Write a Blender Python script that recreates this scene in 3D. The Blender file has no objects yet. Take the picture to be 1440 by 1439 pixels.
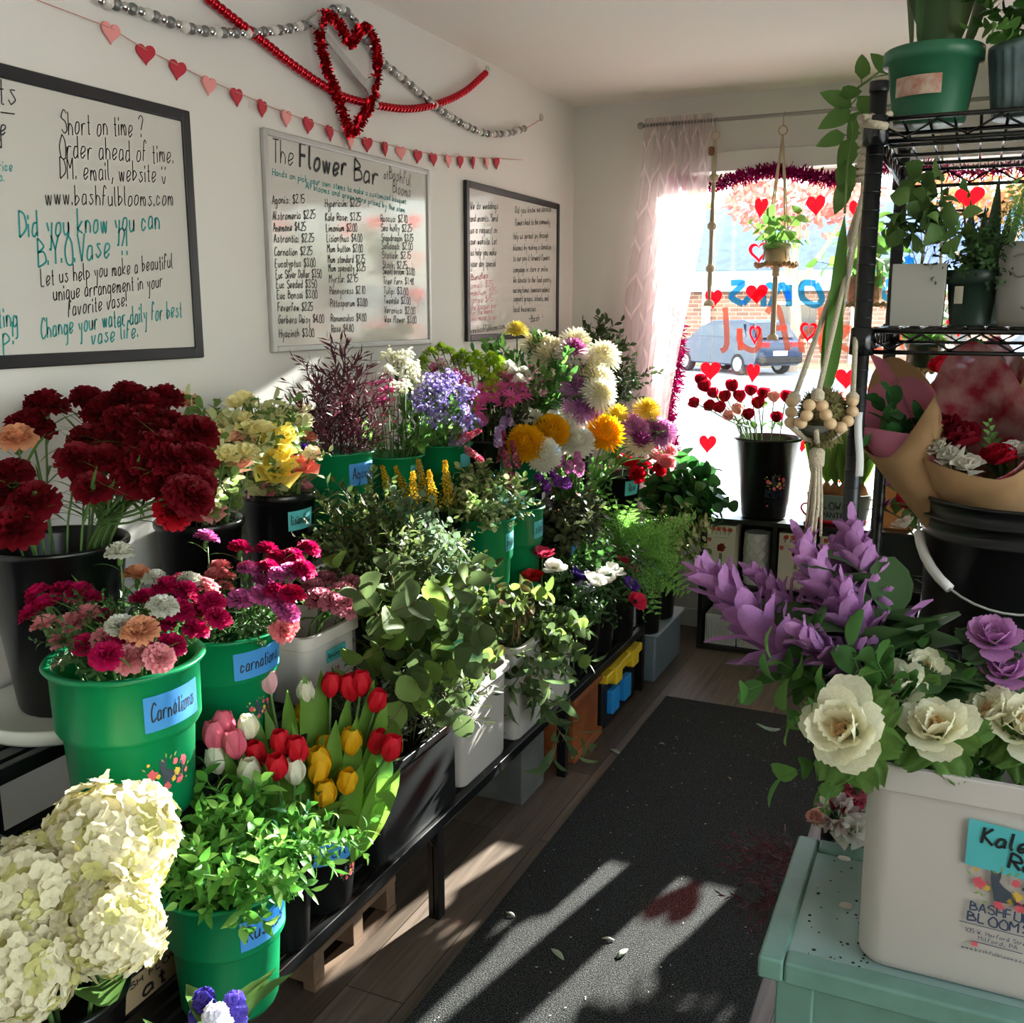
import bpy, math, random
import numpy as np
from mathutils import Vector, Matrix, Quaternion
from math import sin, cos, pi, sqrt, radians, atan2

SC = bpy.context.scene
COL = SC.collection
# ---------------------------------------------------------------- camera
CAM = np.array([1.775, 0.0, 1.5])            # metres; left wall is x=0, window wall y=4.6
FPX = 1400.0
TH = math.atan2(280, 1400)
YAW = math.atan2(650, 1427.6)
FH = np.array([-sin(YAW), cos(YAW), 0.0])
RT = np.array([cos(YAW), sin(YAW), 0.0])
FW = FH*cos(TH) + np.array([0, 0, -1.0])*sin(TH)
UP = np.cross(RT, FW)
cd = bpy.data.cameras.new('camera')
cam = bpy.data.objects.new('camera', cd)
COL.objects.link(cam)
cd.sensor_width = 36
cd.sensor_fit = 'HORIZONTAL'
cd.lens = 36*FPX/1440
cd.clip_start = .05
cam.matrix_world = Matrix(((RT[0], UP[0], -FW[0], CAM[0]), (RT[1], UP[1], -FW[1], CAM[1]), (RT[2], UP[2], -FW[2], CAM[2]), (0, 0, 0, 1)))
SC.camera = cam


def P(px, py, Z):
    """surveyed point: direction measured in the photograph, distance Z metres along the optical axis"""
    r = FW + RT*(px-720)/FPX - UP*(py-719.5)/FPX
    return CAM + r*Z


def PL(px, py, ax, v):
    r = FW + RT*(px-720)/FPX - UP*(py-719.5)/FPX
    return CAM + r*((v-CAM[ax])/r[ax])


# ---------------------------------------------------------------- world, sun, exposure
W = bpy.data.worlds.new('world')
SC.world = W
W.use_nodes = True
nt = W.node_tree
bg = nt.nodes['Background']
sky = nt.nodes.new('ShaderNodeTexSky')
sky.sky_type = 'NISHITA'
sky.sun_disc = False
sky.sun_elevation = radians(22)
sky.sun_rotation = radians(168)
sky.air_density = 1.2
sky.dust_density = 2.0
mixw = nt.nodes.new('ShaderNodeMixRGB')
mixw.inputs[0].default_value = .55
mixw.inputs[2].default_value = (3.0, 3.0, 3.0, 1)
nt.links.new(sky.outputs[0], mixw.inputs[1])
nt.links.new(mixw.outputs[0], bg.inputs[0])
bg.inputs[1].default_value = 1.15
SUN_EL, SUN_AZ = 17.2, 0.225              # elevation, sideways drift per metre into the room
sd = bpy.data.lights.new('sun', 'SUN')
sun = bpy.data.objects.new('sun', sd)
COL.objects.link(sun)
sd.energy = 31
sd.angle = radians(.5)
sd.color = (1, .95, .87)
_d = Vector((-SUN_AZ, -1, -math.tan(radians(SUN_EL))*sqrt(1+SUN_AZ**2))).normalized()
sun.rotation_euler = _d.to_track_quat('-Z', 'Y').to_euler()
SC.view_settings.view_transform = 'Standard'
SC.view_settings.look = 'None'
SC.view_settings.gamma = 1
SC.view_settings.use_curve_mapping = False
SC.view_settings.exposure = 0.7
SC.cycles.max_bounces = 8
SC.cycles.transparent_max_bounces = 16
SC.cycles.sample_clamp_indirect = 6
SC.cycles.use_denoising = True

# ---------------------------------------------------------------- helpers


def lin(h):
    h = h.lstrip('#')
    o = []
    for i in (0, 2, 4):
        c = int(h[i:i+2], 16)/255
        o.append(c/12.92 if c <= .04045 else ((c+.055)/1.055)**2.4)
    return (*o, 1)


_MATS = {}


def mat(name, col='#808080', rough=.5, spec=.5, metal=0, tl=0, tp=0, noise=0, nscale=8, bump=0, bscale=60, coat=0, col2=None):
    """principled surface; tl = share of light let through diffusely, tp = clear share, noise = procedural mottling"""
    if name in _MATS:
        return _MATS[name]
    m = bpy.data.materials.new(name)
    m.use_nodes = True
    t = m.node_tree
    N, L = t.nodes, t.links
    b = N['Principled BSDF']
    c = lin(col) if isinstance(col, str) else col
    b.inputs['Base Color'].default_value = c
    b.inputs['Roughness'].default_value = rough
    b.inputs['Specular IOR Level'].default_value = spec
    b.inputs['Metallic'].default_value = metal
    b.inputs['Coat Weight'].default_value = coat
    src = None
    if noise or col2:
        tc = N.new('ShaderNodeTexCoord')
        n = N.new('ShaderNodeTexNoise')
        n.inputs['Scale'].default_value = nscale
        n.inputs['Detail'].default_value = 4
        L.new(tc.outputs['Object'], n.inputs['Vector'])
        r = N.new('ShaderNodeValToRGB')
        r.color_ramp.elements[0].position = .35
        r.color_ramp.elements[1].position = .65
        if col2:
            r.color_ramp.elements[0].color = c
            r.color_ramp.elements[1].color = lin(col2)
        else:
            r.color_ramp.elements[0].color = tuple(x*(1-noise) for x in c[:3])+(1,)
            r.color_ramp.elements[1].color = tuple(min(1, x*(1+noise)) for x in c[:3])+(1,)
        L.new(n.outputs[0], r.inputs[0])
        L.new(r.outputs[0], b.inputs['Base Color'])
        src = r.outputs[0]
    if bump:
        tc = N.new('ShaderNodeTexCoord')
        n = N.new('ShaderNodeTexNoise')
        n.inputs['Scale'].default_value = bscale
        n.inputs['Detail'].default_value = 3
        L.new(tc.outputs['Object'], n.inputs['Vector'])
        bp = N.new('ShaderNodeBump')
        bp.inputs['Strength'].default_value = bump
        bp.inputs['Distance'].default_value = .01
        L.new(n.outputs[0], bp.inputs['Height'])
        L.new(bp.outputs[0], b.inputs['Normal'])
    last = b.outputs[0]
    if tl:
        tr = N.new('ShaderNodeBsdfTranslucent')
        tr.inputs[0].default_value = tuple(min(1, x*1.25) for x in c[:3])+(1,)
        if src:
            L.new(src, tr.inputs[0])
        mx = N.new('ShaderNodeMixShader')
        mx.inputs[0].default_value = tl
        L.new(last, mx.inputs[1])
        L.new(tr.outputs[0], mx.inputs[2])
        last = mx.outputs[0]
    if tp:
        tr = N.new('ShaderNodeBsdfTransparent')
        tr.inputs[0].default_value = (1, 1, 1, 1)
        mx = N.new('ShaderNodeMixShader')
        mx.inputs[0].default_value = tp
        L.new(last, mx.inputs[1])
        L.new(tr.outputs[0], mx.inputs[2])
        last = mx.outputs[0]
    if last is not b.outputs[0]:
        L.new(last, N['Material Output'].inputs[0])
    _MATS[name] = m
    return m


class M:
    """mesh collector"""

    def __init__(s):
        s.v, s.f, s.m = [], [], []

    def add(s, v, f, m=0):
        n = len(s.v)
        s.v += [tuple(map(float, p)) for p in v]
        s.f += [tuple(i+n for i in q) for q in f]
        s.m += [m]*len(f)
        return s

    def box(s, x0, x1, y0, y1, z0, z1, m=0):
        v = [(x, y, z) for z in (z0, z1) for y in (y0, y1) for x in (x0, x1)]
        return s.add(v, [(0, 2, 3, 1), (4, 5, 7, 6), (0, 1, 5, 4), (2, 6, 7, 3), (0, 4, 6, 2), (1, 3, 7, 5)], m)

    def lathe(s, prof, n=32, c=(0, 0, 0), m=0, sx=1, sy=1, capb=False, capt=False):
        v, f = [], []
        k = len(prof)
        for r, z in prof:
            for i in range(n):
                a = 2*pi*i/n
                v.append((c[0]+r*cos(a)*sx, c[1]+r*sin(a)*sy, c[2]+z))
        for j in range(k-1):
            for i in range(n):
                i2 = (i+1) % n
                f.append((j*n+i, j*n+i2, (j+1)*n+i2, (j+1)*n+i))
        if capb:
            f.append(tuple(reversed(range(n))))
        if capt:
            f.append(tuple(range((k-1)*n, k*n)))
        return s.add(v, f, m)

    def ball(s, c, r, n=10, m=0, sz=1):
        pr = [(max(1e-4, r*sin(pi*j/(n//2+1))), -r*cos(pi*j/(n//2+1))*sz) for j in range(n//2+2)]
        return s.lathe(pr, n, c, m)

    def grid(s, G, m=0):
        nu, nv = len(G), len(G[0])
        return s.add([p for r in G for p in r], [(i*nv+j, i*nv+j+1, (i+1)*nv+j+1, (i+1)*nv+j) for i in range(nu-1) for j in range(nv-1)], m)

    def tube(s, pts, r, n=6, m=0, cap=True):
        pts = [Vector(p) for p in pts]
        k = len(pts)
        rs = list(r) if hasattr(r, '__len__') else [r]*k
        t0 = (pts[1]-pts[0]).normalized()
        nrm = t0.orthogonal().normalized()
        v, f = [], []
        for i, p in enumerate(pts):
            t = (pts[min(i+1, k-1)]-pts[max(i-1, 0)])
            t = t.normalized() if t.length > 1e-9 else t0
            nrm = nrm - t*nrm.dot(t)
            nrm = nrm.normalized() if nrm.length > 1e-6 else t.orthogonal().normalized()
            b = t.cross(nrm)
            for j in range(n):
                a = 2*pi*j/n
                v.append(p+(nrm*cos(a)+b*sin(a))*rs[i])
        for i in range(k-1):
            for j in range(n):
                j2 = (j+1) % n
                f.append((i*n+j, i*n+j2, (i+1)*n+j2, (i+1)*n+j))
        if cap:
            f.append(tuple(reversed(range(n))))
            f.append(tuple(range((k-1)*n, k*n)))
        return s.add(v, f, m)

    def prism(s, poly, fn, d, m=0):
        """poly: list of 2-d points; fn(u, v, w) -> point; extruded from w=0 to w=d"""
        k = len(poly)
        v = [fn(u, w, 0) for u, w in poly]+[fn(u, w, d) for u, w in poly]
        f = [tuple(reversed(range(k))), tuple(range(k, 2*k))]+[(i, (i+1) % k, (i+1) % k+k, i+k) for i in range(k)]
        return s.add(v, f, m)

    def join(s, o, T=None, m=None):
        v = [T @ Vector(p) for p in o.v] if T else o.v
        n = len(s.v)
        s.v += [tuple(p) for p in v]
        s.f += [tuple(i+n for i in q) for q in o.f]
        s.m += o.m if m is None else [m]*len(o.f)
        return s

    def mesh(s, name, mats, smooth=True):
        me = bpy.data.meshes.new(name)
        me.from_pydata(s.v, [], s.f)
        for x in mats:
            me.materials.append(x)
        if len(mats) > 1:
            me.polygons.foreach_set('material_index', s.m)
        if smooth:
            me.polygons.foreach_set('use_smooth', [True]*len(me.polygons))
        me.update()
        return me


def link(name, data, parent=None, loc=None):
    o = bpy.data.objects.new(name, data)
    COL.objects.link(o)
    if parent:
        o.parent = parent
    if loc is not None:
        o.location = tuple(loc)
    return o


def ob(name, m, mats, parent=None, loc=None, smooth=False, bev=0, bseg=2, sub=0, solid=0):
    if not isinstance(mats, (list, tuple)):
        mats = [mats]
    o = link(name, m.mesh(name, mats, smooth), parent, loc)
    if solid:
        d = o.modifiers.new('s', 'SOLIDIFY')
        d.thickness = solid
        d.offset = 0
    if bev:
        d = o.modifiers.new('b', 'BEVEL')
        d.width = bev
        d.segments = bseg
        d.limit_method = 'ANGLE'
        d.angle_limit = radians(40)
        o.data.polygons.foreach_set('use_smooth', [True]*len(o.data.polygons))
        d.harden_normals = True
    if sub:
        d = o.modifiers.new('u', 'SUBSURF')
        d.levels = d.render_levels = sub
    return o


def tag(o, label, cat, group=None):
    o['label'] = label
    o['category'] = cat
    if group:
        o['group'] = group
    return o


def thing(name, label, cat, loc=(0, 0, 0), group=None, rz=0):
    o = link(name, None, None, loc)
    o.rotation_euler = (0, 0, rz)
    o.empty_display_size = .05
    return tag(o, label, cat, group)


def struct(name, m, mats, **k):
    o = ob(name, m, mats, **k)
    o['kind'] = 'structure'
    return o


def catmull(pts, k=6, closed=False):
    pts = [np.array(p, float) for p in pts]
    n = len(pts)
    if n < 3:
        return pts
    out = []
    for i in range(n if closed else n-1):
        if closed:
            a, b, c, d = pts[i-1], pts[i], pts[(i+1) % n], pts[(i+2) % n]
        else:
            a, b, c, d = pts[max(i-1, 0)], pts[i], pts[i+1], pts[min(i+2, n-1)]
        for j in range(k):
            t = j/k
            out.append(.5*((2*b)+(c-a)*t+(2*a-5*b+4*c-d)*t*t+(3*b-a-3*c+d)*t**3))
    if not closed:
        out.append(pts[-1])
    return out


# ---- handwriting: single-stroke letters, x 0-4, baseline 3, x-height 6, capitals 9
GL = dict(zip('abcdefghijklmnopqrstuvwxyz', ['3616041334 3633', '0903 0416352403', '3516041334', '3933 3616041334', '04353616041334', '38291803 0626',
     '3516041334 36312010', '0903 04163533', '0603 0807', '26211000 2827', '0903 3604 0433', '090413', '0603 04162533 25364543', '0603 04163533', '160413343616',
     '0600 0516353403', '3616041334 3630', '0603 041636', '3616253413 0413', '18141323 0626', '0604133436 3633', '061336', '0613263346', '0633 3603', '0614 362010', '06360333']))
GL.update(dict(zip('ABCDEFGHIJKLMNOPQRSTUVWXYZ', ['0329 2943 1535', '0903 09283706 06364403', '4829061344', '0903 09384503', '3909 0903 0333 0626', '3909 0903 0636',
     '48290613344636 3626', '0903 4943 0646', '0903', '39341304', '0903 3906 0643', '0903 0333', '0903 0926 2649 4943', '0903 0943 4349', '290613434729', '0903 09384606',
     '290613434729 2443', '0903 09384606 1643', '48290736442304', '0949 2923', '0904134349', '0923 2349', '0913 1326 2633 3349', '0943 4903', '0926 4926 2623', '0949 4903 0343'])))
GL.update({'0': '290613434729', '1': '1829 2923', '2': '08294803 0343', '3': '08294826 26442304', '4': '3905 0545 3933', '5': '4909 0906 0646442303', '7': '0949 4923', '8': '293717264423041629', '9': '4838270646 4843',
           '$': '48290736442304 2922', '.': '0403', ',': '1402', '?': '08294825 2423', '!': '0905 0403', ':': '0605 0403', '-': '0636', "'": '0907', ')': '0807 3837 05132335', '*': '1828 1636'})
GWID = {'i': 1, 'l': 1.6, '.': 1, ',': 1.2, "'": 1, '!': 1, ':': 1, 'I': 1, 'm': 5.2, 'w': 5, 'W': 5, 'M': 5, 'f': 3.2, 't': 2.8, 'j': 2.6, 'r': 3.4, ' ': 2.6, '1': 2.6}


def write(m, text, fn, u0, v0, u1, h, th=.004, v1=None, mi=0, slant=.12, seed=0):
    """letters as flat ribbons; fn(u, v) maps the writing plane to space, h = capital height"""
    rng = random.Random(seed+len(text))
    adv = [GWID.get(c, 4)+1.15 for c in text]
    tot = sum(adv)
    sx = (u1-u0)/tot
    sy = h/6.0
    x = 0
    v1 = v0 if v1 is None else v1
    for c, a in zip(text, adv):
        g = GL.get(c)
        if g:
            jy = rng.uniform(-.25, .25)
            for st in g.split():
                pts = [(int(st[i]), int(st[i+1])-3) for i in range(0, len(st)-1, 2)]
                pts = [np.array((q[0], q[1]+jy)) for q in pts]
                if len(pts) > 2:
                    pts = catmull(pts, 4)
                q2 = []
                for q in pts:
                    uu = u0+(x+q[0]+slant*q[1])*sx
                    q2.append((uu, v0+(v1-v0)*(uu-u0)/(u1-u0+1e-9)+q[1]*sy))
                L, R = [], []
                k = len(q2)
                for i in range(k):
                    dx = q2[min(i+1, k-1)][0]-q2[max(i-1, 0)][0]
                    dy = q2[min(i+1, k-1)][1]-q2[max(i-1, 0)][1]
                    d = math.hypot(dx, dy) or 1
                    nx, ny = -dy/d*th/2, dx/d*th/2
                    L.append(fn(q2[i][0]+nx, q2[i][1]+ny))
                    R.append(fn(q2[i][0]-nx, q2[i][1]-ny))
                m.grid([L, R], mi)
        x += a
    return m


def heart(r, n=28):
    o = []
    for i in range(n):
        t = 2*pi*i/n
        o.append((r*16*sin(t)**3/17, r*(13*cos(t)-5*cos(2*t)-2*cos(3*t)-cos(4*t))/17))
    return o
# ================================================================= structure
YW = 4.603
WX0, WX1, WZ0, WZ1 = .45, 2.10, .55, 2.11
m_wall = mat('painted_wall', '#e0ddd8', .75, .3, bump=.06, bscale=220)
m_ceil = mat('ceiling_paint', '#ece6df', .85, .2, bump=.05, bscale=150)
m_trim = mat('white_trim', '#d8d6d2', .5)
m_white = mat('white_plastic', '#dcd9d4', .35)
m_black = mat('black_metal', '#0c0d0e', .35, .5)


def floor_material():
    m = bpy.data.materials.new('grey_oak_planks')
    m.use_nodes = True
    t = m.node_tree
    N, L = t.nodes, t.links
    b = N['Principled BSDF']
    tc = N.new('ShaderNodeTexCoord')
    mp = N.new('ShaderNodeMapping')
    mp.inputs['Rotation'].default_value = (0, 0, pi/2)
    br = N.new('ShaderNodeTexBrick')
    br.inputs['Scale'].default_value = 1
    br.inputs['Brick Width'].default_value = 1.22
    br.inputs['Row Height'].default_value = .15
    br.inputs['Mortar Size'].default_value = .0016
    br.inputs['Color1'].default_value = lin('#54473c')
    br.inputs['Color2'].default_value = lin('#7f7064')
    br.inputs['Mortar'].default_value = lin('#251f1a')
    br.offset = .37
    m2 = N.new('ShaderNodeMapping')
    m2.inputs['Scale'].default_value = (26, 1.3, 1)
    no = N.new('ShaderNodeTexNoise')
    no.inputs['Scale'].default_value = 1.5
    no.inputs['Detail'].default_value = 8
    no.inputs['Distortion'].default_value = 1.2
    rp = N.new('ShaderNodeValToRGB')
    rp.color_ramp.elements[0].position = .3
    rp.color_ramp.elements[0].color = (.42, .38, .35, 1)
    rp.color_ramp.elements[1].position = .7
    rp.color_ramp.elements[1].color = (1.1, 1.08, 1.06, 1)
    mx = N.new('ShaderNodeMixRGB')
    mx.blend_type = 'MULTIPLY'
    mx.inputs[0].default_value = .85
    L.new(tc.outputs['Object'], mp.inputs[0])
    L.new(mp.outputs[0], br.inputs['Vector'])
    L.new(tc.outputs['Object'], m2.inputs[0])
    L.new(m2.outputs[0], no.inputs['Vector'])
    L.new(no.outputs[0], rp.inputs[0])
    L.new(br.outputs[0], mx.inputs[1])
    L.new(rp.outputs[0], mx.inputs[2])
    L.new(mx.outputs[0], b.inputs['Base Color'])
    b.inputs['Roughness'].default_value = .42
    return m


struct('floor', M().box(0, 3.4, -2.5, YW+.15, -.08, 0), floor_material())
struct('ceiling', M().box(-.15, 3.55, -2.5, YW+.15, 2.44, 2.55), m_ceil)
struct('wall_left', M().box(-.15, 0, -2.5, YW+.15, -.08, 2.44), m_wall)
wr = M()
wr.box(3.4, 3.55, -2.5, -2.1, -.08, 2.44).box(3.4, 3.55, 2.0, YW+.15, -.08, 2.44).box(3.4, 3.55, -2.1, 2.0, -.08, .25).box(3.4, 3.55, -2.1, 2.0, 2.36, 2.44)
struct('wall_right', wr, m_wall)
wb = M()
wb.box(0, 3.4, -2.65, -2.5, -.08, 2.44)
struct('wall_back', wb, m_wall)
wf = M()
wf.box(0, WX0, YW, YW+.15, 0, 2.44).box(WX1, 3.4, YW, YW+.15, 0, 2.44).box(WX0, WX1, YW, YW+.15, 0, WZ0).box(WX0, WX1, YW, YW+.15, WZ1, 2.44)
struct('wall_front', wf, m_wall)
struct('baseboard_left', M().box(0, .014, -2.5, YW, 0, .09), m_trim, bev=.004)
struct('baseboard_front', M().box(.014, 3.4, YW-.014, YW, 0, .09), m_trim, bev=.004)
struct('trim_1', M().box(WX0-.02, WX1+.02, YW-.045, YW-.001, WZ1, WZ1+.085), m_trim, bev=.006)
struct('trim_2', M().box(WX0-.02, WX1+.02, YW-.05, YW+.1, WZ0-.03, WZ0), m_trim, bev=.005)
# window: frame and pane
fr = M()
for a in ((WX0, WX0+.04, WZ0, WZ1), (WX1-.04, WX1, WZ0, WZ1), (WX0+.04, WX1-.04, WZ0, WZ0+.04), (WX0+.04, WX1-.04, WZ1-.03, WZ1)):
    fr.box(a[0], a[1], YW+.07, YW+.12, a[2], a[3])
wnd = struct('window_1', fr, mat('window_frame_paint', '#e6e3df', .5))
mg = bpy.data.materials.new('window_glass')
mg.use_nodes = True
_t = mg.node_tree
_tr = _t.nodes.new('ShaderNodeBsdfTransparent')
_tr.inputs[0].default_value = (.94, .97, .97, 1)
_gl = _t.nodes.new('ShaderNodeBsdfGlossy')
_gl.inputs['Roughness'].default_value = .02
_fz = _t.nodes.new('ShaderNodeFresnel')
_fz.inputs[0].default_value = 1.35
_mx = _t.nodes.new('ShaderNodeMixShader')
_t.links.new(_fz.outputs[0], _mx.inputs[0])
_t.links.new(_tr.outputs[0], _mx.inputs[1])
_t.links.new(_gl.outputs[0], _mx.inputs[2])
_t.links.new(_mx.outputs[0], _t.nodes['Material Output'].inputs[0])
ob('window_pane', M().box(WX0+.03, WX1-.03, YW+.09, YW+.096, WZ0+.03, WZ1-.02), mg, wnd)
# shop name lettered on the outside of the glass, so it reads backwards from in here
dec = M()
gl_fn = lambda X: (lambda u, v: (X-u, YW+.088, v))
write(dec, 'Blooms', gl_fn(1.52), 0, 1.535, .83, .19, .028, slant=.06)


def film(name, tint, body, k):
    m = bpy.data.materials.new(name)
    m.use_nodes = True
    t = m.node_tree
    a = t.nodes.new('ShaderNodeBsdfTransparent')
    a.inputs[0].default_value = lin(tint)
    b = t.nodes.new('ShaderNodeBsdfDiffuse')
    b.inputs[0].default_value = lin(body)
    x = t.nodes.new('ShaderNodeMixShader')
    x.inputs[0].default_value = k
    t.links.new(a.outputs[0], x.inputs[1])
    t.links.new(b.outputs[0], x.inputs[2])
    t.links.new(x.outputs[0], t.nodes['Material Output'].inputs[0])
    return m


ob('window_lettering', dec, film('blue_vinyl', '#4aa6e0', '#3aa0e0', .6), wnd)
dec = M()
write(dec, 'Bashful', gl_fn(1.62), 0, 1.33, .96, .20, .026, slant=.1)
ob('window_lettering', dec, film('coral_vinyl', '#f0a090', '#ee9484', .6), wnd)

fr = M()
for a in ((-2.1, -2.05, .25, 2.36), (1.95, 2.0, .25, 2.36), (-2.05, 1.95, .25, .3), (-2.05, 1.95, 2.31, 2.36), (-.07, -.03, .3, 2.31)):
    fr.box(3.44, 3.5, a[0], a[1], a[2], a[3])
w2 = struct('fill_window', fr, mat('window_frame_paint', '#e6e3df', .5))  # unseen window, added and enlarged to brighten the left wall
ob('window_pane', M().box(3.465, 3.471, -2.06, 1.96, .29, 2.32), mg, w2)

# ================================================================= outside
m_road = mat('asphalt', '#8d929b', .9, noise=.12, nscale=.6)
struct('ground_street', M().box(-40, 45, 13, 36, -.5, -.42), m_road)
struct('ground_sidewalk', M().box(-40, 45, YW+.15, 13, -.5, -.3), mat('concrete_paving', '#c9c9c8', .9, noise=.08, nscale=1.5))
struct('ground_yard', M().box(-60, 60, 36, 70, -.5, -.38), mat('dry_lawn', '#8f8a70', .95, noise=.2))


def brick_material(name, c1, c2, mo, w=.24, h=.08):
    m = bpy.data.materials.new(name)
    m.use_nodes = True
    t = m.node_tree
    tc = t.nodes.new('ShaderNodeTexCoord')
    mp = t.nodes.new('ShaderNodeMapping')
    mp.inputs['Rotation'].default_value = (pi/2, 0, 0)
    br = t.nodes.new('ShaderNodeTexBrick')
    br.inputs['Scale'].default_value = 1
    br.inputs['Brick Width'].default_value = w
    br.inputs['Row Height'].default_value = h
    br.inputs['Mortar Size'].default_value = .012
    br.inputs['Color1'].default_value = lin(c1)
    br.inputs['Color2'].default_value = lin(c2)
    br.inputs['Mortar'].default_value = lin(mo)
    t.links.new(tc.outputs['Object'], mp.inputs[0])
    t.links.new(mp.outputs[0], br.inputs['Vector'])
    t.links.new(br.outputs[0], t.nodes['Principled BSDF'].inputs['Base Color'])
    t.nodes['Principled BSDF'].inputs['Roughness'].default_value = .9
    return m


bd = thing('brick_building', 'low brick building with blue gable across the street', 'building', (-3, 40, -.4))
ob('wall', M().box(-11, 12, 0, 8, 0, 2.7), brick_material('far_brick', '#8a6f66', '#6d554f', '#a89f99', .5, .16), bd)
ob('fascia', M().box(-11.3, 12.3, -.5, 8, 2.7, 3.5), mat('pale_blue_fascia', '#9cc7e4', .7), bd)
rf = M()
rf.add([(-11.4, -.7, 3.5), (12.4, -.7, 3.5), (12.4, 8.5, 3.5), (-11.4, 8.5, 3.5), (-9.5, 3.5, 6.2), (10.5, 3.5, 6.2)], [(0, 1, 5, 4), (1, 2, 5), (2, 3, 4, 5), (3, 0, 4), (3, 2, 1, 0)])
ob('roof', rf, mat('slate_blue_shingles', '#5d6f96', .85, noise=.15, nscale=3), bd)
for i, x in enumerate((-7.5, -2.2, 3.1, 8)):
    w = ob('window', M().box(x, x+1.5, -.06, .05, .9, 2.2), mat('dark_glass', '#3b4652', .15), bd)
    ob('door_frame', M().box(x-.08, x+1.58, -.1, -.02, 2.2, 2.32).box(x-.08, x+1.58, -.1, -.02, .78, .9), m_trim, w)
for i, x in enumerate((-5, .6, 5.7)):
    ob('column', M().box(x, x+.28, -.5, -.2, 0, 2.7), m_trim, bd)


def make_car(name, label, col, loc, rz):
    c = thing(name, label, 'car', loc, rz=rz)
    prof = [(-2.2, .35), (-2.3, .6), (-2.25, 1.0), (-2.05, 1.12), (-1.7, 1.62), (-1.3, 1.7), (.2, 1.68), (.75, 1.5), (1.2, 1.12), (2.0, .98), (2.28, .75), (2.3, .4), (2.15, .3), (-2.1, .3)]
    b = M()
    n = len(prof)
    v = []
    for x, z in prof:
        w = .9 if z < 1.13 else .9-.22*(z-1.13)/.57
        v += [(x, -w, z), (x, w, z)]
    f = [tuple(2*i for i in range(n)), tuple(2*i+1 for i in reversed(range(n)))]
    f += [(2*i, 2*i+1, 2*((i+1) % n)+1, 2*((i+1) % n)) for i in range(n)]
    b.add(v, f)
    ob('body', b, mat(name+'_paint', col, .25, .6, metal=.3, coat=.5), c, bev=.05)
    g = mat('dark_glass', '#3b4652', .15)
    q = M().add([(-2.08, -.72, 1.16), (-2.08, .72, 1.16), (-1.76, .64, 1.58), (-1.76, -.64, 1.58)], [(0, 1, 2, 3)])
    ob('rear_window', q, g, c, solid=.02)
    for s in (-1, 1):
        q = M().add([(-1.75, s*.905, 1.17), (1.05, s*.905, 1.17), (.65, s*.80, 1.5), (-1.45, s*.78, 1.58)], [(0, 1, 2, 3)])
        ob('side_window', q, g, c, solid=.02)
        ob('tail_light', M().box(-2.31, -2.2, s*.62-.2, s*.62+.2, .88, 1.02), mat('red_lens', '#a81a20', .2), c)
        for x in (-1.4, 1.4):
            w = ob('wheel', M().lathe([(.2, -.12), (.33, -.11), (.35, 0), (.33, .11), (.2, .12)], 24, capb=True, capt=True), mat('tyre', '#17181a', .8), c, (x, s*.8, .34))
            w.rotation_euler = (pi/2, 0, 0)
            h = ob('hub', M().lathe([(.02, .13), (.22, .125), (.23, .11)], 10).lathe([(.02, -.13), (.22, -.125), (.23, -.11)], 10), mat('alloy', '#b9bec6', .3, metal=.8), w)
    ob('number_plate', M().box(-2.33, -2.28, -.26, .26, .62, .76), m_trim, c)
    ob('bumper', M().box(-2.36, -2.2, -.85, .85, .38, .58), mat('tyre', '#17181a'), c, bev=.04)
    return c


make_car('parked_car', 'dark blue estate car parked across the street', '#22304c', (-5.3, 33.0, -.42), radians(140))
make_car('silver_car', 'pale car seen behind the wire rack through the window', '#7da0c4', (3.8, 30.0, -.42), radians(175))
rng = random.Random(5)
for i, (x, y, h, c1, lb) in enumerate(((-3.6, 34, 7.2, '#b86a60', 'red leaved tree beside the brick building'), (1.8, 36.5, 7.6, '#a9704a', 'rusty brown tree behind the street, right of the red one'), (-9.5, 37, 8, '#8d8a55', 'olive green tree at the left behind the curtain edge'))):
    t = thing('street_tree', lb, 'tree', (x, y, -.42))
    ob('trunk', M().tube([(0, 0, 0), (.1, 0, 1.6), (-.1, .1, 3.4), (.1, 0, h-1.5)], [.22, .18, .13, .04], 8).tube([(-.05, .1, 2.6), (.9, 0, 4), (1.6, 0, h-2)], [.1, .07, .03], 6).tube([(0, .1, 2.9), (-1, .2, 4.2), (-1.7, 0, h-2.2)], [.1, .07, .03], 6), mat('bark', '#8b8074', .9), t)
    f = M()
    for k in range(520):
        a, b2, r = rng.uniform(0, 2*pi), rng.uniform(-1, 1), rng.uniform(.55, 1)
        p = Vector((2.6*r*sqrt(1-b2*b2)*cos(a), 2.0*r*sqrt(1-b2*b2)*sin(a), h-1.6+1.5*r*b2))
        d = Vector((rng.gauss(0, 1), rng.gauss(0, 1), rng.gauss(0, 1))).normalized()*.2
        e = d.orthogonal().normalized()*.12
        f.add([p-d, p+e, p+d, p-e], [(0, 1, 2, 3)])
    ob('foliage', f, mat('tree_leaf_%d' % i, c1, .7, tl=.4, noise=.3, nscale=2), t)

# ================================================================= whiteboards on the left wall
m_ink = mat('black_marker', '#1b1a1c', .6)
m_teal = mat('teal_marker', '#1f8f8c', .6)
m_pinkink = mat('red_marker', '#d9707a', .6)
m_panel = mat('whiteboard_enamel', '#cfccc6', .09, .5)
m_bframe = mat('black_board_frame', '#232226', .4)
m_sframe = mat('silver_board_frame', '#b5b4b2', .4, metal=.3)


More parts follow.
